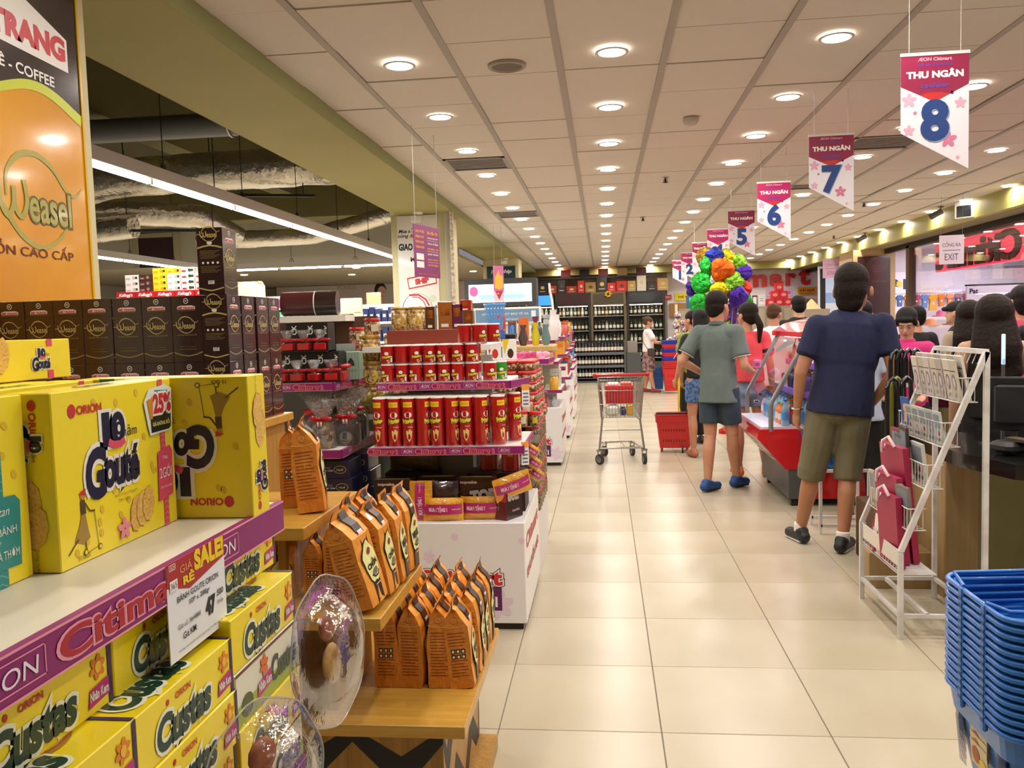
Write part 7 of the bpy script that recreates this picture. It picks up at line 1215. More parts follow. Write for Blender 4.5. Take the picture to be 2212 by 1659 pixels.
f3 = lambda x, y, e: Vector((X0 - 0.02, Y1, 0.3)) + Vector((0, -1, 0)) * x + Vector((-0.66, 0, 0.75)) * y + Vector((-0.75, 0, -0.66)) * e
mb.tx(f3, 'Coca-Cola', 0.56, 0.2, 0.15, WHITE, w=0.8, bold=0.04, shear=0.3, e=0.003); mb.stroke(f3, [(0.05, 0.05), (0.4, 0.08), (0.7, 0.05), (1.05, 0.1)], [0.01, 0.04, 0.03, 0.01], WHITE, 0.003); mb.obj('bin', g)
MB().box(X0 - 0.2, X1 - 0.02, Y0 + 0.03, Y1 - 0.03, 0.62, 0.635, mt('dfe2ec', 0.3)).obj('deck', g)
for y in (Y0, Y1): MB().tube([(X0 - 0.13, y, 0.6), (X0 - 0.13, y, 0.8), (X0 - 0.12, y, 0.84), (X0 + 0.16, y, 1.36)], 0.019, FR_, 8).obj('frame_bar', g)
MB().add([(X0 - 0.12, Y0 + 0.02, 0.84), (X0 - 0.12, Y1 - 0.02, 0.84), (X0 + 0.16, Y1 - 0.02, 1.36), (X0 + 0.16, Y0 + 0.02, 1.36)], [(0, 1, 2, 3)], GLS).obj('front_glass', g); MB().add([(X0 - 0.13, Y0 + 0.01, 0.64), (X1, Y0 + 0.01, 0.64), (X1, Y0 + 0.01, 1.36), (X0 + 0.16, Y0 + 0.01, 1.36), (X0 - 0.12, Y0 + 0.01, 0.84)], [(0, 1, 2, 3, 4)], GLS).obj('side_glass', g)
mb = MB(); P = [(X0 + 0.1, 1.34), (X0 + 0.1, 1.38), (X0 + 0.22, 1.45), (X0 + 0.42, 1.49), (X1, 1.49), (X1, 1.34)]; n = len(P); mb.add([(x, Y0 - 0.03, z) for x, z in P] + [(x, Y1 + 0.02, z) for x, z in P], [tuple(reversed(range(n))), tuple(range(n, 2 * n))] + [(i, (i + 1) % n, n + (i + 1) % n, n + i) for i in range(n)], CRD)
for k in range(5): mb.ell(flat((X0 + 0.22, Y1 - 0.05, 1.45), (0, -1, 0), (0.2, 0, 0.04)), 0.15 + 0.2 * k, 0.07, 0.04, 0.03, WHITE, 0.003)
mb.obj('canopy', g); MB().box(X1 - 0.04, X1, Y0 + 0.01, Y1, 0.62, 1.36, mt('c8487a', 0.3, em=0.25)).box(X0 + 0.2, X1 - 0.05, Y0 + 0.05, Y1 - 0.05, 1.325, 1.34, mt('f0eaff', 0.3, em=10)).obj('back_panel', g)
for j, z in enumerate((0.88, 1.1)): MB().box(X0 + 0.12 + 0.1 * j, X1 - 0.04, Y0 + 0.03, Y1 - 0.03, z, z + 0.012, WHITE).box(X0 + 0.11 + 0.1 * j, X0 + 0.12 + 0.1 * j, Y0 + 0.03, Y1 - 0.03, z - 0.02, z + 0.03, mt('8a5ac8', 0.3)).box(X0 + 0.12 + 0.1 * j, X1 - 0.04, Y0 + 0.028, Y0 + 0.03, z - 0.02, z + 0.03, mt('8a5ac8', 0.3)).obj('shelf', g)
def bottle(r, h, m, capm, lab=None):
    mb = MB().lathe([(r * 0.9, 0), (r, 0.01), (r, h * 0.62), (r * 0.75, h * 0.74), (r * 0.36, h * 0.84), (r * 0.34, h * 0.93)], m, 14).lathe([(r * 0.42, h * 0.93), (r * 0.42, h)], capm, 12)
    if lab: mb.lathe([(r * 1.015, h * 0.22), (r * 1.015, h * 0.52)], lab, 14, cap=False)
    return mb.mesh('bottle')
DB = [bottle(0.033, 0.21, mt('9ac4e0', 0.1, coat=1, alpha=0.75), mt('2a5ab8', 0.4), mt('5a9ad8', 0.4)), bottle(0.032, 0.17, mt('e8762a', 0.15, coat=1), mt('4fb83a', 0.4), mt('e8e2d8', 0.4)), bottle(0.031, 0.2, mt('5a2a1c', 0.15, coat=1), mt('c0141c', 0.4), mt('c0141c', 0.4)), bottle(0.03, 0.18, mt('b8a8d8', 0.15, coat=1), mt('5a3aa8', 0.4), WHITE), bottle(0.03, 0.16, mt('e8a0b0', 0.15, coat=1), mt('d83a2a', 0.4), WHITE)]
cn_ = [MB().lathe([(0.028, 0), (0.031, 0.006), (0.031, 0.1), (0.026, 0.112)], mt(c, 0.25, 0.5), 14).mesh('can') for c in ('2a3a8a', '3a3a3a', 'b8b8c0', '8a2a7a')]
for j, z in enumerate((0.6355, 0.8925, 1.1125)):
    for a in range(4):
        for b in range(8):
            x = X0 + (0.0 if j == 0 else 0.18 + 0.1 * (j - 1)) + a * 0.085; y = Y0 + 0.09 + b * 0.125
            if x > X1 - 0.08: continue
            if j == 1: ob('drink_can', cn_[(a + b) % 4], None, (x, y, z), label='drink can on the lower cooler shelf, row %s, %s from the near end' % (ORD[a], ORD[b]), cat='can', group='drink cans in the cooler')
            else: ob('drink_bottle', DB[R.randrange(5)] if (j, a, b) != (0, 0, 0) else DB[0], None, (x, y, z), label='drink bottle on the %s of the cooler, row %s, %s from the near end' % (('floor', '', 'top shelf')[j], ORD[a], ORD[b]), cat='bottle', group='drink bottles in the cooler')
mb = MB(); f = flat((0, 0, 0), (1, 0, 0), (0, 0, 1)); B2 = mt('1f6fc4', 0.35, coat=0.3); mb.add([(0.04, 0, 0), (0.28, 0, 0), (0.32, 0, 0.3), (0, 0, 0.3), (0.04, 0.05, 0), (0.28, 0.05, 0), (0.32, 0.05, 0.3), (0, 0.05, 0.3)], [(3, 2, 1, 0), (4, 5, 6, 7), (0, 1, 5, 4), (1, 2, 6, 5), (2, 3, 7, 6), (3, 0, 4, 7)][::1], B2)
for k in range(7): mb.rect(lambda x, y, e: Vector((x, -e, y)), 0.1 + 0.028 * k, 0.03, 0.118 + 0.028 * k, 0.09, BBD, 0.002)
for k in range(3): mb.rect(lambda x, y, e: Vector((x, -e, y)), 0.11 + 0.018 * k, 0.12, 0.118 + 0.018 * k, 0.16, WHITE, 0.002); mb.rect(lambda x, y, e: Vector((x, -e, y)), 0.11 + 0.018 * k, 0.18, 0.118 + 0.018 * k, 0.26, mt('4a4ab8', 0.4), 0.002)
mb.obj('blue_crate', loc=(1.52, 6.72, 0.32), label='flat blue plastic crate hooked on the near end of the cooler', cat='crate')
# ================================================================ TROLLEY
WIR = mt('a9a7a2', 0.25, 0.95); g = thing('shopping_trolley', 'chrome wire shopping trolley with a red handle standing in the aisle', 'trolley', (0.155, 9.2, 0)); g.rotation_euler = (0, 0, 0.04)
def wall(mb, A, B, C_, D, nu, nv, r=0.0025):
    A, B, C_, D = map(Vector, (A, B, C_, D))
    for i in range(nu + 1): t = i / nu; mb.cone(A.lerp(B, t), D.lerp(C_, t), r, r, WIR, 5, False)
    for j in range(nv + 1): t = j / nv; mb.cone(A.lerp(D, t), B.lerp(C_, t), r * 1.4, r * 1.4, WIR, 5, False)
zb, zt_ = 0.5, 0.93; mb = MB(); n0 = ((-0.23, -0.35), (0.23, -0.35)); f0 = ((-0.17, 0.38), (0.17, 0.38))
wall(mb, (-0.21, -0.3, zb), (0.21, -0.3, zb), (0.24, -0.37, zt_), (-0.24, -0.37, zt_), 14, 3); wall(mb, (-0.16, 0.32, zb + 0.05), (0.16, 0.32, zb + 0.05), (0.19, 0.4, zt_ - 0.08), (-0.19, 0.4, zt_ - 0.08), 10, 3)
for s in (-1, 1): wall(mb, (0.21 * s, -0.3, zb), (0.16 * s, 0.32, zb + 0.05), (0.19 * s, 0.4, zt_ - 0.08), (0.24 * s, -0.37, zt_), 16, 3)
wall(mb, (-0.21, -0.3, zb), (0.21, -0.3, zb), (0.16, 0.32, zb + 0.05), (-0.16, 0.32, zb + 0.05), 10, 12); mb.obj('wire_basket', g)
ch = MB()
for s in (-1, 1): ch.tube([(0.24 * s, -0.4, 0.95), (0.235 * s, -0.36, 0.9), (0.2 * s, -0.26, 0.46), (0.235 * s, -0.28, 0.16)], 0.011, WIR, 8).tube([(0.235 * s, -0.28, 0.16), (0.15 * s, 0.3, 0.16)], 0.01, WIR, 8).tube([(0.2 * s, -0.26, 0.46), (0.14 * s, 0.3, 0.5)], 0.008, WIR, 6)
ch.tube([(-0.235, -0.28, 0.17), (0.235, -0.28, 0.17)], 0.009, WIR, 8).tube([(-0.15, 0.3, 0.16), (0.15, 0.3, 0.16)], 0.009, WIR, 8).tube([(-0.22, -0.27, 0.36), (0.22, -0.27, 0.36)], 0.006, WIR, 6).tube([(-0.18, -0.28, 0.19), (-0.15, -0.28, 0.23), (0.0, -0.28, 0.23), (0.03, -0.28, 0.19)], 0.004, WIR, 6).tube([(-0.05, -0.2, 0.17), (0.1, 0.0, 0.14), (0.2, -0.2, 0.17)], 0.004, WIR, 6).obj('chassis', g)
MB().cone((-0.27, -0.41, 0.955), (0.27, -0.41, 0.955), 0.017, 0.017, mt('b3161c', 0.3, coat=0.4), 12).ellips((-0.27, -0.41, 0.955), (0.025, 0.024, 0.024), mt('b3161c', 0.3), 10, 6).ellips((0.27, -0.41, 0.955), (0.025, 0.024, 0.024), mt('b3161c', 0.3), 10, 6).obj('handle', g)
tyre = mt('2a2826', 0.6)
for (x, y, a) in ((-0.235, -0.3, 0.7), (0.235, -0.3, 0.2), (-0.16, 0.28, 0.5), (0.15, 0.28, 0.3)):
    w_ = MB(Matrix.Rotation(a, 4, 'Z')).cone((-0.014, 0, 0), (0.014, 0, 0), 0.056, 0.056, tyre, 20).cone((-0.016, 0, 0), (0.016, 0, 0), 0.036, 0.036, GREYM, 16).bar((-0.022, 0, 0), (-0.022, 0, 0.09), 0.012, WIR).bar((0.022, 0, 0), (0.022, 0, 0.09), 0.012, WIR).box(-0.03, 0.03, -0.015, 0.015, 0.085, 0.105, WIR); w_.obj('wheel', g, loc=(x, y, 0.057))
T_ = Matrix.Translation((0.155, 9.2, 0)); 
mb = MB().box(-0.15, 0.14, -0.2, 0.12, 0.0, 0.19, mt('c01e22', 0.4), 0.006).box(-0.155, 0.145, -0.205, 0.125, 0.16, 0.2, mt('c8282c', 0.4), 0.004).box(-0.13, -0.01, -0.15, 0.1, 0.2, 0.22, WHITE, 0.003).box(0.01, 0.13, -0.15, 0.1, 0.2, 0.225, mt('c86a4a', 0.4), 0.004); [mb.rect(flat((-0.15, -0.2, 0), (1, 0, 0), (0, 0, 1)), 0.02 + 0.028 * k, 0.02, 0.03 + 0.028 * k, 0.14, mt('8a1418', 0.5)) for k in range(9)]; mb.obj('red_crate', loc=(0.16, 9.24, 0.625), label='red slotted crate riding inside the trolley', cat='crate')
MB().box(-0.14, -0.02, -0.1, 0.1, 0, 0.1, mt('d8d8cc', 0.4, bump=(20, 1.0)), 0.02).box(0.0, 0.06, -0.1, 0.1, 0, 0.07, mt('2a2a5a', 0.4), 0.01).box(0.07, 0.13, -0.1, 0.1, 0, 0.11, mt('d8a020', 0.4), 0.01).obj('groceries', loc=(0.16, 9.05, 0.515), label='white bag, blue and yellow groceries at the bottom of the trolley', cat='groceries')
# ================================================================ RED WHEELED BASKET and coloured basket stack
RB = mt('c8181c', 0.35, coat=0.3)
def rbasket(w, d, h, m, name, wheels=False, dark=mt('6a0d10', 0.5)):
    mb = MB(); rings = [(0.05, 0.8), (h * 0.8, 0.95), (h * 0.8, 1.0), (h, 1.02)]; P = []; N = 20
    for z, s in rings: P += [(x, y, z) for x, y in rrect(0, 0, w / 2 * s, d / 2 * s, 0.04)]
    mb.add(P, [(k * N + i, k * N + (i + 1) % N, (k + 1) * N + (i + 1) % N, (k + 1) * N + i) for k in range(3) for i in range(N)] + [tuple(range(N - 1, -1, -1))], m); mb.tube([(x, y, h) for x, y in rrect(0, 0, w / 2 * 1.03, d / 2 * 1.03, 0.045)], 0.008, m, 6, closed=True)
    f = lambda x, y, e: Vector((-w / 2 * 0.8 + x, -d / 2 * (0.8 + 0.19 * y / h) - e, y)); nn = int(w * 0.7 / 0.03)
    for k in range(nn):
        for zz in (0.12, 0.24, 0.34):
            if zz < h * 0.75: mb.rect(f, 0.04 + k * 0.03, zz, 0.05 + k * 0.03, zz + 0.03, dark, 0.003)
    if wheels:
        for x in (-w * 0.35, w * 0.33): mb.box(x - 0.01, x + 0.01, -d * 0.36, -d * 0.34, 0.0, 0.06, m); mb.cone((x - 0.012, d * 0.25, 0.04), (x + 0.012, d * 0.25, 0.04), 0.04, 0.04, BLACK, 14)
    return mb.mesh(name)
o = ob('wheeled_basket', rbasket(0.42, 0.3, 0.43, RB, 'basket', True), None, (0.79, 9.8, 0), -0.1, label='red wheeled shopping basket with a tall pull handle in the aisle', cat='basket')
MB().bar((-0.2, -0.13, 0.44), (0.2, -0.13, 0.44), 0.03, BLACK).obj('grip', o); MB().bar((0.12, 0.0, 0.05), (0.18, -0.05, 0.95), 0.018, WIR).bar((0.18, -0.05, 0.95), (0.26, -0.05, 0.95), 0.02, BLACK).cone((0.08, -0.16, 0.04), (0.1, -0.16, 0.04), 0.04, 0.04, BLACK, 16).cone((0.2, -0.1, 0.04), (0.22, -0.1, 0.04), 0.04, 0.04, BLACK, 16).obj('pull_handle', o)
BM_ = {m: rbasket(0.44, 0.32, hh, mt(c, 0.35), 'basket', False, mt(c2, 0.5)) for m, c, c2, hh in (('b', '1c2a9a', '0e1650', 0.3), ('r', 'c01c20', '6a0d10', 0.3))}
bigr = rbasket(0.46, 0.36, 0.5, RB, 'basket')
ob('shopping_basket', bigr, None, (1.44, 17.75, 0), label='tall red basket at the bottom of the far mixed stack', cat='basket', group='far basket stack')
for k, c in enumerate('rrbrbr' + 'b'): ob('shopping_basket', BM_[c], None, (1.42 + 0.01 * (k % 2), 17.75, 0.28 + 0.085 * k), label='%s basket in the far mixed stack, %s from below' % ({'r': 'red', 'b': 'blue'}[c], ORD[k]), cat='basket', group='far basket stack')
ob('shopping_basket', rbasket(0.3, 0.4, 0.5, mt('1c5ca8', 0.4), 'basket', False, BBD), None, (1.12, 18.3, 0), label='upright light blue basket behind the woman in white', cat='basket')
# ================================================================ LOLLIPOP STAND, BALLOONS
g = thing('lollipop_stand', 'yellow wire stand of wrapped lollipops and black packs', 'display stand', (1.28, 13.3, 0)); YS = mt('e8c81c', 0.4)
for z in (0.1, 0.35, 0.6, 0.85): MB().box(-0.14, 0.2, -0.1, 0.1, z - 0.08, z - 0.07, YS).box(-0.14, 0.2, -0.1, -0.095, z - 0.08, z + 0.02, YS).box(-0.1, 0.16, -0.08, 0.05, z - 0.07, z + 0.08, BLACK, 0.01).obj('shelf', g)
MB().bar((-0.13, -0.1, 0), (-0.13, -0.1, 1.6), 0.02, YS).bar((0.19, -0.1, 0), (0.19, -0.1, 0.9), 0.02, YS).box(-0.14, 0.2, 0.08, 0.1, 0, 0.95, YS).obj('frame', g)
for k in range(13):
    a = k * 1.9; mb = MB().ellips((0, 0, 0), (0.05, 0.04, 0.05), nutty('e8e0d8', 'b83a4a', '2a3a7a', 30), 12, 8).cone((0, 0, -0.16), (0, 0, 0), 0.004, 0.004, WHITE, 5).ellips((0, 0, 0.0), (0.062, 0.015, 0.062), clear('ffffff', 0.3, 0.1, bump=(30, 1)), 10, 6)
    mb.obj('lollipop', loc=(1.2 + 0.09 * math.sin(a), 13.1 - 0.02 * (k % 3), 0.95 + 0.052 * k), rot=(0, 0.6 * math.sin(a * 2), 0), label='wrapped round lollipop on the yellow stand, %s from below' % ORD[k], cat='lollipop', group='wrapped lollipops')
def balloon(kind, m):
    mb = MB(); N = 26; K = 5; P = []
    def rad(t): return {0: 1.0 + 0.03 * math.sin(9 * t), 1: 0.8 + 0.25 * abs(math.cos(2.5 * t)), 2: (1.0 - 0.28 * abs(math.sin(t - PI / 2)) ** 8 * (1 if math.sin(t) > 0 else -0.3)), 3: 1.0 + 0.12 * math.cos(3 * t)}[kind]
    for j in range(2 * K + 1):
        a = -PI / 2 + PI * j / (2 * K)
        for i in range(N):
            t = 2 * PI * i / N; rr = rad(t) * (math.cos(a) ** 0.55 if 0 < j < 2 * K else 0.02); P.append((0.17 * rr * math.cos(t), 0.075 * math.sin(a) * (1 + 0.06 * math.sin(5 * t)), 0.17 * rr * math.sin(t)))
    mb.add(P, [(j * N + i, j * N + (i + 1) % N, (j + 1) * N + (i + 1) % N, (j + 1) * N + i) for j in range(2 * K) for i in range(N)], m, True)
    return mb
FOIL = lambda h: mt(h, 0.2, 0.8, bump=(22, 1.0))
BC = {'green': '2aa83a', 'purple': '4a2a9a', 'yellow': 'd8cc1c', 'orange': 'ee6a22', 'lime': '86c83a', 'blue': '2a3aa0', 'red': 'c8342c', 'silver': 'a9a9b0', 'gold': 'a8862a', 'violet': '7a4aa0'}
spots_ = [('orange', 3, 0.02, 0.0, 0.34, 0), ('yellow', 2, -0.04, -0.1, -0.02, 2), ('green', 0, -0.26, 0.0, 0.16, 0), ('green', 0, -0.3, 0.02, -0.18, 0), ('lime', 1, 0.2, 0.0, 0.14, 0), ('purple', 0, 0.36, 0.05, 0.3, 3), ('purple', 1, 0.24, -0.06, -0.1, 1), ('blue', 1, -0.06, 0.05, 0.56, 1), ('yellow', 1, 0.12, 0.06, 0.5, 1), ('green', 0, -0.12, 0.08, 0.42, 0), ('lime', 0, 0.26, 0.1, 0.42, 0), ('silver', 0, -0.02, 0.0, 0.15, 0), ('red', 0, 0.34, 0.08, 0.04, 0), ('violet', 3, 0.1, 0.1, -0.28, 0), ('purple', 1, -0.36, 0.08, 0.08, 0), ('orange', 0, -0.1, 0.05, -0.36, 0), ('green', 1, 0.36, 0.06, -0.14, 0), ('gold', 0, -0.18, 0.1, 0.58, 0), ('red', 1, -0.22, 0.08, -0.42, 0), ('lime', 1, 0.02, 0.1, -0.48, 0), ('violet', 1, 0.24, 0.1, -0.4, 0), ('blue', 0, 0.0, 0.16, 0.2, 0)]
wgt = MB().lathe([(0.08, 0), (0.08, 0.05), (0.02, 0.08)], FOIL('c8342c'), 12); WG = wgt.obj('balloon_weight', loc=(1.56, 11.25, 0.0), label='foil weight on the floor holding the balloon strings', cat='weight')
cnt = {}; STR = MB()
for k, (c, kd, dx, dy, dz, _) in enumerate(spots_):
    cnt[c] = cnt.get(c, 0) + 1; s = 0.76 if abs(dx) > 0.3 or dz > 0.5 else 0.9; p = Vector((1.52 + dx * 0.86, 11.2 + dy * 1.6 + 0.05 * (k % 3), 1.85 + dz * 0.84))
    o = balloon(kd, FOIL(BC[c])).obj('foil_balloon', loc=p, rot=(R.uniform(-0.3, 0.3), R.uniform(-0.4, 0.4), R.uniform(-0.5, 0.5)), label='shiny %s foil balloon in the bunch, %s of that colour' % (c, ORD[cnt[c] - 1]), cat='balloon', group='bunch of foil balloons'); o.scale = (s, s, s)
    STR.cone((0.0 + p.x - 1.56, p.y - 11.25, p.z - 0.1), (0, 0, 0.08), 0.002, 0.002, mt('c9c9c9', 0.4), 4, False)

STR.obj('balloon_strings', WG, kind='stuff')
# ================================================================ BACK WALL: bottle cabinets, gift boxes, light boxes
CAB = mt('2b2320', 0.4); CAB2 = mt('6b5c3e', 0.45); CGY = mt('4c4f4f', 0.45); SHG = mt('a8a8a0', 0.4)
bt = [bottle(0.038, 0.31, mt(c, 0.15, coat=1), mt(c2, 0.4), mt(l, 0.5)) for c, c2, l in (('0f1410', '1a1a1a', 'e8e2d6'), ('12100e', '5a1420', 'd8cdb0'), ('1c120c', '2a2a2a', 'e0d8cc'), ('0e1812', '8a7a3a', 'cfc6b8'), ('5a3414', '1a1a1a', 'd8cfa0'), ('9aa090', '3a3a3a', 'e8e8e0'), ('2c4a2c', '2a2a2a', 'e0dcc0'))]
def cabinet(x0, x1, label, m, top=2.3, bow=False, rows=(0.55, 0.95, 1.3, 1.68), glow=None):
    g = thing('bottle_cabinet', label, 'cabinet', (0, 0, 0)); y0, y1 = 22.45, 22.85; mb = MB()
    mb.box(x0, x0 + 0.05, y0, y1, 0, top, m).box(x1 - 0.05, x1, y0, y1, 0, top, m).box(x0, x1, y1 - 0.03, y1, 0, top, mt('55554c', 0.6)).box(x0, x1, y0, y1, 0, 0.45, CGY).box(x0, x1, y0 - 0.02, y1, top - 0.34, top, m).obj('carcass', g)
    f = flat((x0, y0 - 0.02, top - 0.34), (1, 0, 0), (0, 0, 1)); w = x1 - x0
    if glow: MB().box(x0 + 0.06, x1 - 0.06, y0 - 0.03, y0 - 0.02, top - 0.3, top - 0.04, glow).obj('header_panel', g)
    if bow:
        b = MB(); GD = mt('c9a03a', 0.2, 0.8); [b.ellips((0.06 * math.cos(a), 0, 0.06 * math.sin(a)), (0.05, 0.02, 0.03), GD, 10, 6) for a in [k * 0.9 for k in range(7)]]; b.obj('bow', g, loc=(x0 + w / 2, y0 - 0.06, top - 0.06))
    for z in rows: MB().box(x0 + 0.05, x1 - 0.05, y0, y1 - 0.03, z - 0.015, z, SHG).obj('shelf', g)
    MB().box(x0 + 0.07, x1 - 0.07, y0 + 0.04, y0 + 0.07, top - 0.36, top - 0.345, mt('fff2dc', 0.4, em=9)).obj('shelf_light', g)
    return g
cabs = [(-1.25, -0.33, 'dark bottle cabinet with a dim red picture header', CAB, False, mt('3a1c20', 0.3)), (-0.31, 0.60, 'olive framed bottle cabinet with a gold bow on top', CAB2, True, mt('4a4230', 0.3)), (0.63, 1.62, 'dark glass fronted bottle cabinet furthest right', CAB, False, mt('2a3034', 0.15, coat=1)), (-2.3, -1.28, 'bottle cabinet with a glowing blue header', CAB, False, mt('2a6ad8', 0.3, em=2.2))]
for i, (a, b, l, m, bw, gl) in enumerate(cabs):
    cabinet(a, b, l, m, 2.3, bw, glow=gl); nm = ['second from the left', 'third from the left', 'rightmost', 'leftmost'][i]; n = 8
    for j, z in enumerate((0.45, 0.55, 0.95, 1.3, 1.68)[1:]):
        for k in range(n): ob('bottle', bt[R.randrange(7)], None, (a + 0.11 + k * (b - a - 0.22) / (n - 1), 22.56 + R.uniform(0, 0.08), z + 0.0005), label='bottle in the %s cabinet, %s shelf, %s along' % (nm, ORD[j], ORD[k]), cat='bottle', group='bottles in the back cabinets').scale = (1, 1, 0.84)
g = thing('wine_rack', 'low dark grey wine rack of three bottle rows before the cabinets', 'shelf', (0, 0, 0)); X0, X1, Y0, Y1 = -0.74, 0.5, 21.25, 21.75
MB().box(X0 - 0.04, X0, Y0, Y1, 0, 1.05, CGY).box(X1, X1 + 0.05, Y0, Y1, 0, 1.05, CGY).box(X0, X1, Y1 - 0.04, Y1, 0, 1.05, BLACK).box(X0, X1, Y0, Y1, 0, 0.07, CGY).box(X0, X1, Y0, Y0 + 0.03, 0.07, 0.1, CGY).obj('frame', g)
for z in (0.1, 0.42, 0.74): MB().box(X0, X1, Y0 + 0.02, Y1 - 0.04, z - 0.03, z, CGY).box(X0, X1, Y0, Y0 + 0.02, z - 0.05, z + 0.02, mt('5c6064', 0.4)).obj('shelf', g)
for j, z in enumerate((0.1, 0.42, 0.74)):
    for k in range(15): ob('wine_bottle', bt[R.randrange(4)], None, (X0 + 0.05 + k * 0.0815, Y0 + 0.08, z + 0.0005), label='wine bottle in the low rack, %s row, %s from the left' % (('bottom', 'middle', 'top')[j], ORD[k]), cat='bottle', group='wine bottles in the low rack').scale = (1, 1, 0.92)
MB().box(0.56, 0.92, 21.3, 21.7, 0, 0.72, CGY, 0.004).box(0.58, 0.84, 21.35, 21.6, 0.72, 1.02, mt('8a8478', 0.3, coat=0.5), 0.01).obj('side_plinth', label='grey plinth with a framed pack beside the wine rack', cat='plinth')
q = random.Random(3); xx = -2.4; k = 0
while xx < 1.55:
    w = q.uniform(0.14, 0.3); h = q.uniform(0.18, 0.42); c = ['8a1a1c', '1c1a1c', 'a8281e', 'b3935a', 'd8cdb8', '24262c', 'c9241e', '7a6a4a', '16243a', '9a7a3a'][q.randrange(10)]
    mb = MB().box(0, w - 0.01, 0, 0.25, 0, h, mt(c, 0.35, coat=0.3), 0.004); f = flat((0, 0, 0), (1, 0, 0), (0, 0, 1)); mb.ell(f, w / 2, h * 0.55, w * 0.2, h * 0.14, mt(('d8b05a', 'c9b8a0', '5a3a2a')[k % 3], 0.4), 0.002); mb.rect(f, w * 0.2, h * 0.2, w * 0.75, h * 0.26, mt('cfc0a0', 0.4), 0.002)
    mb.obj('gift_carton', loc=(xx, 22.5, 2.301), label='liquor gift carton on top of the back cabinets, %s from the left' % (ORD[k] if k < 20 else 'last'), cat='box', group='liquor cartons above the cabinets'); xx += w + q.uniform(0, 0.02); k += 1
for k in range(5): MB().box(0, 0.26, 0, 0.2, 0, 0.2, mt(['a8281e', '1e1c20', '8a1a1c', 'b39a6a', '5a1a1c'][k], 0.35), 0.004).obj('gift_carton', loc=(-1.1 + 0.5 * k, 22.66, 2.73), label='raised liquor carton near the ceiling, %s from the left' % ORD[k], cat='box', group='liquor cartons above the cabinets')
MB().box(-2.4, 1.6, 22.55, 22.85, 2.2995 + 0.38, 2.7295, CAB).obj('carton_shelf', label='dark high shelf above the bottle cabinets', cat='shelf')
mb = MB().lathe([(0.06, 0), (0.07, 0.1), (0.05, 0.3), (0.055, 0.32)], mt('b3262a', 0.3, coat=0.5), 16).obj('red_tin', loc=(1.4, 22.6, 2.301), rot=(0, 0.2, 0), label='leaning red tin on top of the rightmost cabinet', cat='tin')
# illuminated header boxes of the drinks islands
def lightbox(x0, x1, y, z0, z1, col, label, em=2.4, pic=None):
    g = thing('light_box', label, 'light box', (0, 0, 0)); MB().box(x0 - 0.08, x1 + 0.08, y, y + 0.5, z0 - 0.08, z1 + 0.1, mt('3a3836', 0.4)).obj('case', g); mb = MB().box(x0, x1, y - 0.01, y, z0, z1, mt(col, 0.3, em=em)); f = flat((x0, y - 0.01, z0), (1, 0, 0), (0, 0, 1)); W, H = x1 - x0, z1 - z0
    for k in range(9): c = 0.1 + 0.09 * k; mb.stroke(f, [(W * c, 0.02), (W * (c + 0.04), H * 0.5), (W * (c + 0.01 * k), H * (0.5 + 0.05 * k))], 0.012, mt(pic or '8ab4e8', 0.3, em=em * 0.5), 0.001); mb.ell(f, W * (0.2 + 0.08 * k), H * 0.3, 0.06, 0.05, mt(pic or '9ac0ec', 0.3, em=em * 0.5), 0.0012)
    mb.ell(f, W * 0.08, H * 0.62, W * 0.07, H * 0.28, mt('e8508a', 0.3, em=em * 0.5), 0.002); mb.obj('panel', g); MB().box(x0 + 0.15, x1 - 0.1, y + 0.1, y + 0.45, 0, z0 - 0.08, mt('4a4a46', 0.5)).obj('cabinet', g); return g
lightbox(-2.38, -1.25, 15.0, 1.92, 2.24, 'dfeeff', 'large lit white and blue light box behind the blue basket', 1.6)
for k in range(8): ob('bottle', bt[k % 4], None, (-2.25 + 0.13 * k, 14.86, 1.5405), label='bottle on the bar below the large light box, %s from the left' % ORD[k], cat='bottle', group='bottles under the light box')
MB().box(-2.35, -1.2, 14.75, 15.08, 1.5, 1.54, CAB).box(-2.3, -1.3, 14.9, 15.0, 0, 1.5, CAB).obj('bar_shelf', label='dark bar shelf under the large light box', cat='shelf')
g = thing('sanitary_header', 'blue and white lettered header over the white toiletry shelves', 'sign', (0, 0, 0)); mb = MB().box(-2.0, -0.95, 13.0, 13.06, 1.52, 1.78, WHITE, 0.004); f = flat((-2.0, 13.0, 1.52), (1, 0, 0), (0, 0, 1)); mb.rect(f, 0.03, 0.03, 1.02, 0.23, mt('6d8fb0', 0.4)); mb.tx(f, 'DUNG DỊCH LÓT BẢO VỆ DA', 0.5, 0.16, 0.05, WHITE, w=0.72); mb.tx(f, 'CHĂM SÓC HÀNG NGÀY', 0.45, 0.08, 0.03, WHITE, w=0.5); mb.rect(f, 0.9, 0.08, 0.97, 0.2, mt('e8eef2', 0.4), 0.001); mb.obj('board', g)
MB().box(-2.0, -0.95, 13.06, 13.4, 0, 1.52, mt('d8d2c6', 0.5)).obj('stand', g); clutter(-1.95, -1.0, 12.85, 13.0, 1.25, 0.22, 7, 'under the blue lettered header', 77); MB().box(-2.0, -0.95, 12.82, 13.05, 1.22, 1.2495, WHITE).box(-1.98, -1.9, 12.9, 13.0, 0, 1.22, WHITE).obj('toiletry_shelf', label='white shelf under the blue lettered header', cat='shelf')
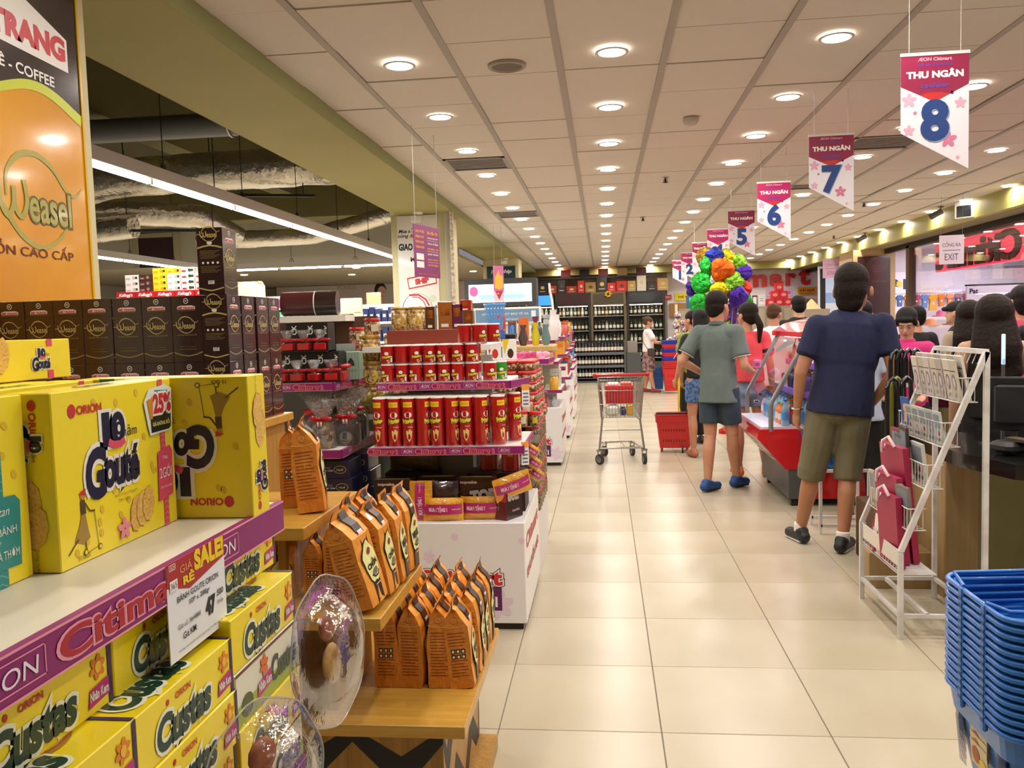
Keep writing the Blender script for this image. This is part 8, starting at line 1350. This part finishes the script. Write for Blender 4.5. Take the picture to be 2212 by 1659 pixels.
# ================================================================ RIGHT BACK WALL: red lettering, service desk
g = thing('wall_lettering', 'big red supermarket name on the white back wall', 'sign', (0, 23.38, 0)); RL = mt('cf1f1f', 0.35); f = flat((0, 0, 0), (1, 0, 0), (0, 0, 1)); xs_ = 2.58
for ch, w, h, dz in (('C', 0.42, 0.5, 0), ('i', 0.15, 0.46, 0), ('t', 0.26, 0.46, 0), ('i', 0.15, 0.46, 0), ('m', 0.6, 0.33, -0.06), ('a', 0.36, 0.33, -0.06), ('r', 0.28, 0.33, -0.06), ('t', 0.3, 0.48, 0.0)):
    mb = MB(); vs, fs, a0, a1, b0, b1 = textgeo(ch, 0.045, 0.0); kx, ky = w / (a1 - a0), h / (b1 - b0); P = [(xs_ + (a - a0) * kx, 0, 2.34 + (b - b0) * ky) for a, b in vs]; mb.add([(x, -0.04, z) for x, y, z in P], fs, RL)
    ed_ = {}
    for q_ in fs:
        for i in range(len(q_)): e1 = (q_[i], q_[(i + 1) % len(q_)]); ed_[tuple(sorted(e1))] = ed_.get(tuple(sorted(e1)), 0) + 1
    for (i, j), c in ed_.items():
        if c == 1: mb.add([(P[i][0], -0.04, P[i][2]), (P[j][0], -0.04, P[j][2]), (P[j][0], 0, P[j][2]), (P[i][0], 0, P[i][2])], [(0, 1, 2, 3)], RL)
    mb.obj('letter', g); xs_ += w + 0.06
def notice(s, x0, x1, z0, z1, c, tc, label, s2=None, y=23.37): mb = MB().box(x0, x1, y, y + 0.02, z0, z1, mt(c, 0.5)); f = flat((x0, y, z0), (1, 0, 0), (0, 0, 1)); W, H = x1 - x0, z1 - z0; mb.tx(f, s, W / 2, H * (0.62 if s2 else 0.5), H * 0.36, mt(tc, 0.5), w=W * 0.8, bold=0.03, e=0.002); s2 and mb.tx(f, s2, W / 2, H * 0.22, H * 0.16, mt(tc, 0.5), w=W * 0.75, e=0.002); mb.obj('wall_notice', label=label, cat='notice')
notice('THẺ THÀNH VIÊN', 1.95, 2.8, 2.04, 2.24, 'e8d41c', '1c1c1c', 'yellow member card notice on the white wall'); notice('GIAO HÀNG', 4.38, 5.06, 2.06, 2.28, 'd8a8c8', '2a1c3a', 'pale mauve delivery notice on the white wall'); notice('GÓI QUÀ', 5.2, 5.68, 2.07, 2.29, 'e8962a', '1c1c1c', 'orange gift wrapping notice on the white wall', 'GIFT WRAPPING'); notice('VAT', 3.72, 3.9, 2.2, 2.3, '7ac03a', '1c3a1c', 'small green notice on the white wall'); notice('VISA', 1.68, 1.86, 2.08, 2.2, 'b3262a', 'e8c8c8', 'small red notice left of the yellow member card notice')
MB().box(1.8, 5.6, 23.3, 23.38, 1.6, 1.97, mt('a3783a', 0.6)).obj('wooden_band', label='brown wooden band along the foot of the white wall', cat='band')
g = thing('locker_wall', 'long beige locker wall under the red lettering', 'locker', (0, 0, 0)); MB().box(1.9, 5.3, 21.6, 22.0, 0, 1.79, mt('9a8c78', 0.5)).obj('body', g)
for k in range(8): MB().box(1.95 + 0.42 * k, 2.32 + 0.42 * k, 21.58, 21.6, 0.86, 1.72, mt('a89a84', 0.5), 0.004).obj('door', g); MB().box(1.95 + 0.42 * k, 2.32 + 0.42 * k, 21.58, 21.6, 0.1, 0.82, mt('a89a84', 0.5), 0.004).obj('door', g)
MB().box(1.78, 1.84, 21.3, 21.36, 0, 1.9, mt('d8cfc0', 0.5)).box(1.88, 1.9, 21.3, 21.34, 0, 1.72, mt('d8cfc0', 0.5)).obj('door_post', label='pair of pale posts beside the rightmost bottle cabinet', cat='post')
for k, (x, w, h, c) in enumerate([(2.1, 0.5, 0.32, '2f6aa0'), (3.25, 0.26, 0.3, '6a8ac0'), (3.52, 0.2, 0.3, 'd8d8dc'), (3.73, 0.12, 0.28, '6a2a2a'), (3.86, 0.19, 0.28, 'd0d0d8')]):
    mb = MB().box(0, w, 0, 0.05, 0, h, mt(c, 0.4), 0.003); f = flat((0, 0, 0), (1, 0, 0), (0, 0, 1)); mb.rect(f, w * 0.15, h * 0.2, w * 0.85, h * 0.85, mt('c9d2da' if k < 2 else 'e8e4e4', 0.4), 0.002)
    if k in (2, 4): mb.tx(f, 'QUÀ', w / 2, h * 0.7, h * 0.14, DARK, bold=0.03, e=0.004); mb.tx(f, 'TẶNG', w / 2, h * 0.5, h * 0.14, DARK, bold=0.03, e=0.004)
    mb.obj('framed_card', loc=(x, 21.75, 1.791), label=['wide blue framed picture on the locker wall', 'blue framed brochure on the locker wall', 'white QUÀ TẶNG card on the locker wall, left one', 'narrow brown card on the locker wall', 'white QUÀ TẶNG card on the locker wall, right one'][k], cat='card')
for r in range(3):
    for k in range(3 - r): mb = MB().box(0, 0.205, 0, 0.14, 0, 0.184, mt('c8202a', 0.4), 0.004); mb.ell(flat((0, 0, 0), (1, 0, 0), (0, 0, 1)), 0.1, 0.09, 0.06, 0.04, mt('e88a8a', 0.4), 0.002); mb.obj('red_gift_carton', loc=(4.07 + 0.21 * k + 0.105 * r, 21.7, 1.791 + 0.185 * r), label='red gift carton in the small pyramid, %s layer, %s from the left' % (LV[r], ORD[k]), cat='box', group='pyramid of red gift cartons')
MB().lathe([(0.21, 0), (0.19, 0.015), (0.02, 0.22)], mt('d8b07a', 0.6), 24).obj('cone_hat', loc=(4.56, 19.2, 1.661), label='woven cone hat on the right end of the service desk', cat='hat')
MB().box(4.2, 4.9, 19.0, 19.5, 0, 1.66, mt('9a8c78', 0.5)).obj('service_desk', label='beige service desk below the cone hat', cat='desk')
# ================================================================ SHOPFRONT: posts, glass, picture column, mall beyond
FRM = mt('5c4e3a', 0.4, 0.3); mb = MB().box(5.4, 5.5, -3, 23.4, 2.66, 2.76, mt('14100d', 0.5)).box(5.4, 5.52, 15.7, 15.85, 0, 2.7, FRM).box(5.4, 5.52, 9.0, 9.1, 0, 2.7, FRM).box(5.4, 5.52, 19.2, 19.3, 0, 2.7, FRM); mb.obj('window_2', kind='structure', label='dark framed glass shopfront to the mall')
MB().box(5.448, 5.452, 9.1, 15.7, 0.05, 2.66, clear('f4f2f6', 0.02, 0.01)).box(5.448, 5.452, -3, 9.0, 0.05, 2.66, clear('f4f2f6', 0.02, 0.01)).obj('pane', bpy.data.objects['window_2'])
g = MB().box(4.82, 5.6, 17.0, 17.95, 0, 2.75, mt('b09468', 0.5)).obj('trim_7', kind='structure', label='square column by the exit')
def post(nm, fn, **k): mb = MB(); fn(mb); return mb.obj(nm, **k)
mb = MB().box(4.9, 5.5, 16.98, 17.0, 0.6, 2.62, mt('3a2020', 0.3, coat=0.3)); f = flat((4.9, 16.98, 0.6), (1, 0, 0), (0, 0, 1)); SW = mt('6a4a44', 0.4)
for r, x, y in ((0.14, 0.36, 1.86), (0.11, 0.36, 1.88), (0.08, 0.35, 1.9), (0.1, 0.3, 0.75), (0.07, 0.32, 0.75)): mb.stroke(f, [(x + r * 1.3 * math.cos(t), y + r * math.sin(t)) for t in [2 * PI * i / 24 for i in range(25)]], 0.008, SW, 0.001)
mb.tx(f, 'Citimart', 0.4, 1.54, 0.05, SW, w=0.28); mb.obj('brown_poster', label='dark brown poster with fine swirls on the exit column', cat='poster')
mb = MB().box(4.8, 4.82, 17.08, 17.9, 0.9, 2.6, mt('d8bca8', 0.5)); f = flat((4.8, 17.9, 0.9), (0, -1, 0), (0, 0, 1)); mb.tx(f, 'CHƯƠNG TRÌNH', 0.41, 1.3, 0.08, DARK, w=0.65); mb.tx(f, 'KHUYẾN MÃI', 0.41, 1.12, 0.09, DARK, w=0.6); mb.tx(f, 'HÈN', 0.41, 0.8, 0.2, mt('6a3a2c', 0.5), w=0.5, bold=0.03); mb.tx(f, 'LỚN', 0.41, 0.45, 0.2, mt('6a3a2c', 0.5), w=0.5); mb.obj('pink_poster', label='pale pink text poster on the aisle side of the exit column', cat='poster')
mb = MB().box(5.0, 5.9, 20.4, 20.44, 1.4, 2.66, mt('e0e4ea', 0.4)); f = flat((5.0, 20.4, 1.4), (1, 0, 0), (0, 0, 1)); mb.rect(f, 0.04, 0.04, 0.16, 1.2, BLACK, 0.001); mb.rect(f, 0.16, 0.62, 0.86, 1.2, mt('a9b4c8', 0.3, em=0.5), 0.001); mb.rect(f, 0.16, 0.4, 0.86, 0.64, mt('7d96b8', 0.3, em=0.4), 0.0012); mb.poly(f, [(0.16, 0.04), (0.86, 0.04), (0.86, 0.28), (0.6, 0.26), (0.4, 0.2), (0.16, 0.14)], BLACK, 0.002); mb.box(5.2, 5.7, 20.4, 20.5, 0, 1.4, GREYM); mb.obj('seascape_poster', label='tall seascape picture panel left of the exit column', cat='picture')
def card_sign(label, loc, rz, w, h, lines, c, tc):
    g = thing('hanging_sign', label, 'sign', loc, rz); mb = MB().box(0, w, -0.002, 0.002, -h, 0, mt(c, 0.4)); f = flat((0, -0.002, -h), (1, 0, 0), (0, 0, 1)); mb.tx(f, lines[0], w / 2, h * 0.7, h * 0.2, mt(tc, 0.4), w=w * 0.75, e=0.001); mb.tx(f, lines[1], w / 2, h * 0.25, h * 0.22, mt(tc, 0.4), w=w * 0.55, e=0.001); mb.rect(f, w * 0.15, h * 0.47, w * 0.85, h * 0.49, mt(tc, 0.4)); mb.obj('board', g); [MB().cone((x, 0, 0), (x, 0, 2.995 - loc[2]), 0.002, 0.002, GREYM, 4).obj('hanging_wire', g) for x in (0.02, w - 0.02)]
card_sign('small hanging sign reading CỔNG RA and EXIT', (4.33, 11.5, 2.49), -0.15, 0.29, 0.37, ('CỔNG RA', 'EXIT'), 'cdbcc8', '4a3050'); card_sign('translucent pink hanging sign by the red lettering', (4.75, 19.0, 2.74), -0.1, 0.4, 0.42, ('CỔNG VÀO', 'ENTRANCE'), 'c8a0b8', '8a5a7a')
# backlit fascia seen from behind through the glass
g = thing('backlit_sign', 'pink backlit shop name seen reversed through the glass', 'sign', (5.62, 15.4, 2.24)); MB().box(0.12, 0.2, -3.2, 0, -0.04, 0.46, mt('f0405a', 0.3, em=1.5)).box(0.1, 0.12, -3.2, 0, 0.44, 0.5, DARK).obj('panel', g)
f = flat((0.08, 0, 0), (0, -1, 0), (0, 0, 1)); fm = lambda x, y, e: Vector((0.1 - e, -3.9 + x * 1.0 + 0, y))
mb = MB(); mb.tx(lambda x, y, e: Vector((0.1 - e, x - 1.6, y)), 'Citimart', 0.0, 0.2, 0.4, mt('5a0c16', 0.3, coat=0.5), w=2.9, bold=0.035, e=0.03)
vs = mb.v; fs = list(mb.f); n = len(vs); mb.add([(x + 0.03, y, z) for x, y, z in vs], [tuple(reversed(q_)) for q_ in fs], mb.mats[0]); mb.obj('lettering', g)
MB().box(5.7, 5.8, 5.0, 9.1, 2.0, 2.6, mt('e86ad8', 0.3, em=1.2)).obj('pink_light_panel', label='glowing magenta panel right of the backlit sign', cat='sign')
MB().box(5.66, 5.72, 8.7, 9.2, 1.95, 2.6, GREYM).obj('service_hatch', label='grey framed hatch beside the backlit sign', cat='hatch')
# mall
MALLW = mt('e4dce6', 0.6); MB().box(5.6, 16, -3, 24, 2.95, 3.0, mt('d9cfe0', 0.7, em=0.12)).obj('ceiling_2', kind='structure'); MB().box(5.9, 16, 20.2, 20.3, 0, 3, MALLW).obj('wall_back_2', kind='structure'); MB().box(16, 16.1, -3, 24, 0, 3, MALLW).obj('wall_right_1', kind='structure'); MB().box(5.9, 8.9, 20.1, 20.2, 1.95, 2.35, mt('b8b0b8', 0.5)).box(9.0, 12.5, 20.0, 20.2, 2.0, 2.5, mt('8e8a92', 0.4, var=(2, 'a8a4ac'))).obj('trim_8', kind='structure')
for k, (x, y, s) in enumerate([(6.7, 13.2, 0.5), (7.0, 16.5, 0.45), (6.6, 10.8, 0.3), (9.3, 16.5, 0.45), (9.6, 12.0, 0.4), (8.4, 14.4, 0.3), (7.7, 18.6, 0.3), (11.0, 13.5, 0.4), (8.3, 9.6, 0.4), (12.0, 9, 0.4)]):
    g = thing('mall_light', 'square white ceiling light in the mall, %s of ten' % ORD[k], 'ceiling light', (x, y, 2.94), 0, 'mall ceiling lights'); MB().box(-s / 2, s / 2, -s / 2, s / 2, -0.02, 0.0, mt('fffaff', 0.3, em=9)).obj('lens', g); l = bpy.data.lights.new('mall', 'AREA'); l.size = s; l.energy = 55; l.color = (0.97, 0.93, 1.0); q_ = bpy.data.objects.new('light', l); C.objects.link(q_); q_.parent = g; q_.location = (0, 0, -0.03)
mb = MB().box(-0.16, 0.16, -0.02, 0.02, -0.2, 0, mt('1f7a5a', 0.4, em=0.3)); mb.cone((0, 0, 0), (0, 0, 0.4), 0.004, 0.004, DARK, 4).box(-0.17, 0.17, -0.03, 0.03, -0.005, 0.03, GREYM).obj('green_exit_sign', loc=(6.2, 14.4, 2.52), label='small green emergency sign hanging in the mall', cat='sign')
g = thing('shop_sign', 'dark blue shop lettering with a yellow flower for its o', 'sign', (6.3, 19.95, 2.08)); mb = MB().box(-0.2, 5.8, 0, 0.05, -0.2, 0.36, MALLW); f = flat((0, 0, 0), (1, 0, 0), (0, 0, 1)); SB = mt('1c1c5a', 0.4); mb.tx(f, 'Sh p', 0.3, 0.12, 0.26, SB, w=0.66, bold=0.07, e=0.004); flower(mb, f, 0.36, 0.09, 0.08, mt('e8c82a', 0.4), 0.006, 6); mb.obj('fascia', g)
g = thing('shop_sign', 'white board with dark handwriting in the toy shop', 'sign', (6.5, 16.0, 1.6)); mb = MB().box(0, 0.95, 0, 0.04, 0, 0.36, mt('efe9f4', 0.4, em=0.25)).box(-0.02, 0.97, 0, 0.04, 0.36, 0.39, DARK).box(0.2, 0.3, 0.02, 0.05, -1.6, 0, GREYM); f = flat((0, 0, 0), (1, 0, 0), (0, 0, 1)); mb.tx(f, 'Pat', 0.12, 0.27, 0.08, SB, bold=0.04, e=0.002); mb.tx(f, 'Shop', 0.35, 0.11, 0.09, SB, bold=0.04, e=0.002); mb.obj('board', g)
TSM = {}
def garment(c, w, h, dress):
    mb = MB(); m = mt(c, 0.8, bump=(12, 0.5)); P = [(-0.5, 0.78), (-0.3, 1.0), (-0.12, 1.0), (0.12, 1.0), (0.3, 1.0), (0.5, 0.78), (0.4, 0.66), (0.28, 0.74), (0.42 if dress else 0.27, 0.0), (-0.42 if dress else -0.27, 0.0), (-0.28, 0.74), (-0.4, 0.66)]
    n = len(P); mb.add([(x * w, -0.03, z * h) for x, z in P] + [(x * w, 0.03, z * h) for x, z in P], [tuple(reversed(range(n))), tuple(range(n, 2 * n))] + [(i, (i + 1) % n, n + (i + 1) % n, n + i) for i in range(n)], m); mb.ell(flat((0, -0.03, 0), (1, 0, 0), (0, 0, 1)), 0, h * 0.45, w * 0.1, h * 0.08, WHITE, 0.002); mb.tube([(0, 0, h * 1.0), (0, 0, h * 1.06), (0.02, 0, h * 1.09)], 0.004, CHROME, 5); return mb
for k, (c, nm, w, h, d) in enumerate([('4a6aa8', 'denim blue', 0.34, 0.42, 0), ('e8702a', 'orange', 0.4, 0.56, 1), ('a82a6a', 'magenta', 0.42, 0.44, 0), ('4a8ad8', 'sky blue', 0.38, 0.5, 0), ('f0a82a', 'amber', 0.44, 0.6, 1), ('d87a1c', 'tangerine', 0.4, 0.46, 0), ('d8701c', 'deep orange', 0.36, 0.46, 0), ('6a1c3a', 'wine', 0.4, 0.42, 0), ('8a1c2a', 'crimson', 0.4, 0.42, 0)]):
    garment(c, w * 0.45, h * 0.58, d).obj('childs_garment', loc=(6.35 + 0.17 * k, 19.0, 1.9 - h * 0.58), label='%s child garment hanging on the shop rail' % nm, cat='garment', group='garments on the shop rail')
MB().cone((5.95, 19.0, 1.93), (8.2, 19.0, 1.93), 0.012, 0.012, CHROME, 8).bar((5.95, 19.0, 0), (5.95, 19.0, 1.94), 0.03, CHROME).bar((8.2, 19.0, 0), (8.2, 19.0, 1.94), 0.03, CHROME).obj('clothes_rail', label='long chrome clothes rail in the shop', cat='rail')
g = thing('shop_shelf', 'white open shelf with toys under the garments', 'shelf', (0, 0, 0)); MB().box(6.2, 7.6, 18.0, 18.5, 1.36, 1.42, WHITE).box(6.2, 6.28, 18.0, 18.5, 0, 1.36, WHITE).box(7.52, 7.6, 18.0, 18.5, 0, 1.36, WHITE).box(6.2, 7.6, 18.0, 18.5, 0.8, 0.85, WHITE).box(5.95, 7.2, 17.0, 17.4, 1.2, 1.26, WHITE).box(6.0, 6.1, 17.0, 17.4, 0, 1.2, WHITE).obj('frame', g)
for k, (x, y, z, c, n_) in enumerate([(6.9, 18.2, 1.4205, 'd84a8a', 'pink'), (7.15, 18.2, 1.4205, 'e07aa8', 'rose'), (7.4, 18.2, 1.4205, 'c82a3a', 'red'), (6.3, 17.15, 1.2605, 'd8824a', 'orange'), (6.7, 17.15, 1.2605, '8a2a2a', 'dark red'), (6.7, 18.25, 0.8505, 'd83a7a', 'hot pink'), (7.2, 18.25, 0.8505, 'e8b0c8', 'pale pink')]): MB().lathe([(0.18, 0), (0.17, 0.02), (0.1, 0.03), (0.09, 0.1), (0.04, 0.13)], mt(c, 0.7), 18).obj('sun_hat', loc=(x, y, z), label='%s sun hat on the shop shelves' % n_, cat='hat')
for k, (x, z, c, n_) in enumerate([(10.2, 1.8, '4a9ac8', 'blue'), (10.7, 1.78, '5aa8b8', 'aqua'), (10.1, 1.58, 'e8b8d0', 'pink'), (10.75, 1.58, 'e8d84a', 'pale yellow'), (10.15, 1.36, 'e8d41c', 'yellow'), (10.7, 1.36, 'd8c81c', 'mustard'), (10.3, 1.14, '8a3a2a', 'brown')]): MB().ellips((0, 0, 0.08), (0.2, 0.16, 0.09), mt(c, 0.7), 16, 8).lathe([(0.27, 0), (0.27, 0.02)], mt(c, 0.7), 20).obj('cap_hat', loc=(x, 16.2, z), label='%s brimmed cap on the mall hat stand' % n_, cat='hat', group='caps on the mall hat stand')
MB().box(9.9, 11.1, 16.3, 16.4, 0, 2.1, WHITE).box(9.9, 11.1, 16.02, 16.3, 1.77, 1.7995, WHITE).box(9.9, 11.1, 16.02, 16.3, 1.55, 1.5795, WHITE).box(9.9, 11.1, 16.02, 16.3, 1.33, 1.3595, WHITE).box(9.9, 11.1, 16.02, 16.3, 1.11, 1.1395, WHITE).obj('hat_stand', label='white shelved hat stand in the mall', cat='stand')
# ================================================================ LEFT HALL: cereal boxes, cosmetics, headers
g = thing('cereal_shelving', 'tall shelving carrying flat cereal boxes, beyond the dark coffee boxes', 'shelf', (0, 0, 0)); MB().box(-6.3, -2.93, 6.2, 6.7, 0, 1.79, mt('b8b2a4', 0.5)).obj('unit', g)
def cbox(c, c2, w, h=0.045, rnd=False): mb = MB().box(0, w, 0, 0.22, 0, h, mt(c, 0.4), 0.001); f = flat((0, 0, 0), (1, 0, 0), (0, 0, 1)); mb.rect(f, w * 0.08, h * 0.2, w * 0.38, h * 0.5, mt(c2, 0.4), 0.001); mb.ell(f, w * 0.65, h * 0.5, h * 0.3, h * 0.28, mt('2a4a2a' if rnd else c2, 0.4), 0.001, 10); mb.rect(f, w * 0.75, h * 0.3, w * 0.92, h * 0.7, mt('3a3a34', 0.4), 0.001); return mb.mesh('cereal_box')
CBX = {'brown': cbox('4a2a24', '8a7a6a', 0.112), 'yellow': cbox('e8d02a', 'c8a01c', 0.112), 'white': cbox('e6e4de', 'b8b4a8', 0.112), 'green and white': cbox('dfe2d2', 'b8283a', 0.112, rnd=True)}
mbk = MB().box(0, 0.155, 0, 0.1, 0, 0.055, mt('b8242c', 0.4), 0.001); mbk.tx(flat((0, 0, 0), (1, 0, 0), (0, 0, 1)), "Kellogg's", 0.078, 0.028, 0.03, WHITE, w=0.11, shear=0.3, bold=0.03); KB = mbk.mesh('cereal_box')
for k in range(5): ob('cereal_box', KB if k < 6 else CBX['green and white'], None, (-3.76 + 0.16 * k, 6.22, 1.7905), label='red cereal box standing on the shelving edge, %s from the left' % ORD[k], cat='box', group='red cereal boxes') if k < 6 else None
for c, (col, n) in enumerate([('white', 3), ('brown', 3), ('yellow', 4), ('yellow', 4), ('green and white', 4), ('green and white', 3), ('green and white', 3)]):
    for l in range(n):
        cc = 'yellow' if (c == 3 and l > 2) else ('white' if c == 3 else col); ob('cereal_box', CBX[cc], None, (-3.74 + 0.116 * c, 6.32, 1.8465 + 0.0455 * l), label='%s flat cereal box, %s pile from the left, %s up' % (cc, ORD[c], ORD[l]), cat='box', group='flat piled cereal boxes')
MB().box(-3.8, -2.95, 6.32, 6.6, 1.79, 1.846, mt('b8b2a4', 0.5)).obj('riser', g)
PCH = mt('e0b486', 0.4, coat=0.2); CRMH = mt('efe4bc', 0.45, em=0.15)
MB().box(-3.72, -3.39, 8.2, 8.3, 1.4, 2.02, CRMH, 0.05).box(-3.7, -3.45, 8.22, 8.28, 0, 1.4, CRMH).obj('cream_header', label='cream rounded header panel right of the tall coffee box', cat='sign')
mb = MB(); P = [(-2.95, 1.0), (-2.62, 1.0), (-2.62, 1.45), (-2.68, 1.62), (-2.8, 1.75), (-2.8, 1.9), (-2.95, 1.9)]; n = len(P); mb.add([(x, 8.6, z) for x, z in P] + [(x, 8.64, z) for x, z in P], [tuple(range(n)), tuple(reversed(range(n, 2 * n)))] + [(i, (i + 1) % n, n + (i + 1) % n, n + i) for i in range(n)], PCH); mb.box(-2.9, -2.65, 8.6, 8.64, 0, 1.0, PCH).obj('peach_panel', label='peach curved end panel before the white shelves', cat='panel')
MB().box(-3.5, -3.28, 12.3, 12.34, 1.4, 2.05, PCH, 0.01).box(-3.45, -3.33, 12.3, 12.34, 0, 1.4, PCH).obj('peach_panel', label='second peach panel beneath the portrait advert', cat='panel'); MB().box(-2.95, -2.7, 9.3, 9.34, 1.68, 1.86, CRMH, 0.01).box(-2.8, -2.7, 9.3, 9.34, 0, 1.7, CRMH).obj('cream_header', label='pale cream square header above the peach panel', cat='sign')
def ws(x0, x1, y, zs, n, fam, nm, h, top=None):
    g = thing('white_shelving', 'white shelving of %s' % nm, 'shelf', (0, 0, 0)); MB().box(x0, x1, y + 0.3, y + 0.34, 0, top or zs[-1] + h + 0.04, WHITE).obj('back_panel', g)
    for j, z in enumerate(zs):
        MB().box(x0, x1, y, y + 0.3, z - 0.03, z, WHITE).obj('shelf', g)
        for k in range(n): w = (x1 - x0) / n; mb = MB().box(0, w * 0.86, 0, 0.14, 0, h * R.uniform(0.75, 1), mt(fam[R.randrange(len(fam))], 0.35, coat=0.3), 0.003); mb.rect(flat((0, 0, 0), (1, 0, 0), (0, 0, 1)), w * 0.2, h * 0.3, w * 0.65, h * 0.5, WHITE, 0.002); mb.obj('packet', loc=(x0 + w * (k + 0.07), y + 0.05, z + 0.0005), label='packet among the %s, %s shelf, %s along' % (nm, ORD[j], ORD[k]), cat='packet', group='packets of ' + nm)
ws(-3.35, -2.75, 10.9, (0.8, 1.08, 1.34, 1.6), 7, ['16235a', '1c2c70', '20356a'], 'dark blue cartons', 0.2); ws(-3.1, -2.62, 13.4, (0.9, 1.2, 1.5), 5, ['2a5ac8', 'd8dce4', '3a7ad8'], 'blue and white toiletries', 0.22)
ws(-7.1, -5.6, 15.4, (1.5, 1.72, 1.95), 12, ['3a8ad8', 'd84a9a', '2a4aa8', '4ac86a', 'e8e8f0', '1c2a6a'], 'bright detergent packs', 0.2); ws(-3.3, -2.3, 6.9, (0.95, 1.25), 5, ['c8302a', '2a7ac8', 'd88a2a', '2aa8a0'], 'mixed snacks behind the drum sign', 0.16, 1.5)
mb = MB().box(-9, -2.5, 22.7, 22.75, 1.95, 2.74, mt('d8c8c0', 0.5)); f = flat((-9, 22.7, 2.05), (1, 0, 0), (0, 0, 1)); mb.tx(f, 'PONDS', 2.0, 0.62, 0.1, mt('a89a90', 0.5), w=0.5); hx = 2.95; HB2 = mt('1c1412', 0.5); SK = mt('e0b8a0', 0.5)
mb.ell(f, hx, 0.5, 0.17, 0.24, HB2, 0.002); mb.ell(f, hx + 0.04, 0.44, 0.13, 0.19, SK, 0.004); mb.poly(f, [(hx - 0.28, 0.0), (hx + 0.3, 0.0), (hx + 0.22, 0.14), (hx + 0.08, 0.2), (hx + 0.07, 0.3), (hx - 0.04, 0.3), (hx - 0.05, 0.18), (hx - 0.2, 0.12)], SK, 0.003); [mb.ell(f, hx + a, 0.47, 0.022, 0.009, HB2, 0.005, 8) for a in (-0.02, 0.09)]; mb.ell(f, hx + 0.045, 0.35, 0.03, 0.01, mt('b8605a', 0.5), 0.005, 8)
mb.box(-9, -2.5, 22.75, 22.85, 0, 2.6, mt('c8c0b4', 0.5)); mb.obj('portrait_advert', label='pale cosmetics advert band with a smiling portrait at the back left', cat='advert')
MB().box(1.98, 2.3, 7.95, 8.25, 0, 1.28, mt('d2ccc2', 0.5), 0.004).obj('cup_stand', label='pale stand behind the drinks cooler', cat='stand')
for k in range(8): MB().lathe([(0.03, 0), (0.034, 0.02), (0.036, 0.14)], clear('e8eef0', 0.3, 0.05), 12, cap=False).lathe([(0.037, 0.14), (0.038, 0.15), (0.03, 0.155)], WHITE, 12).obj('lidded_cup', loc=(2.02 + 0.075 * (k % 4), 8.02 + 0.12 * (k // 4), 1.2805), label='clear white lidded cup on the stand behind the cooler, %s row, %s along' % (ORD[k // 4], ORD[k % 4]), cat='cup', group='lidded cups behind the cooler')
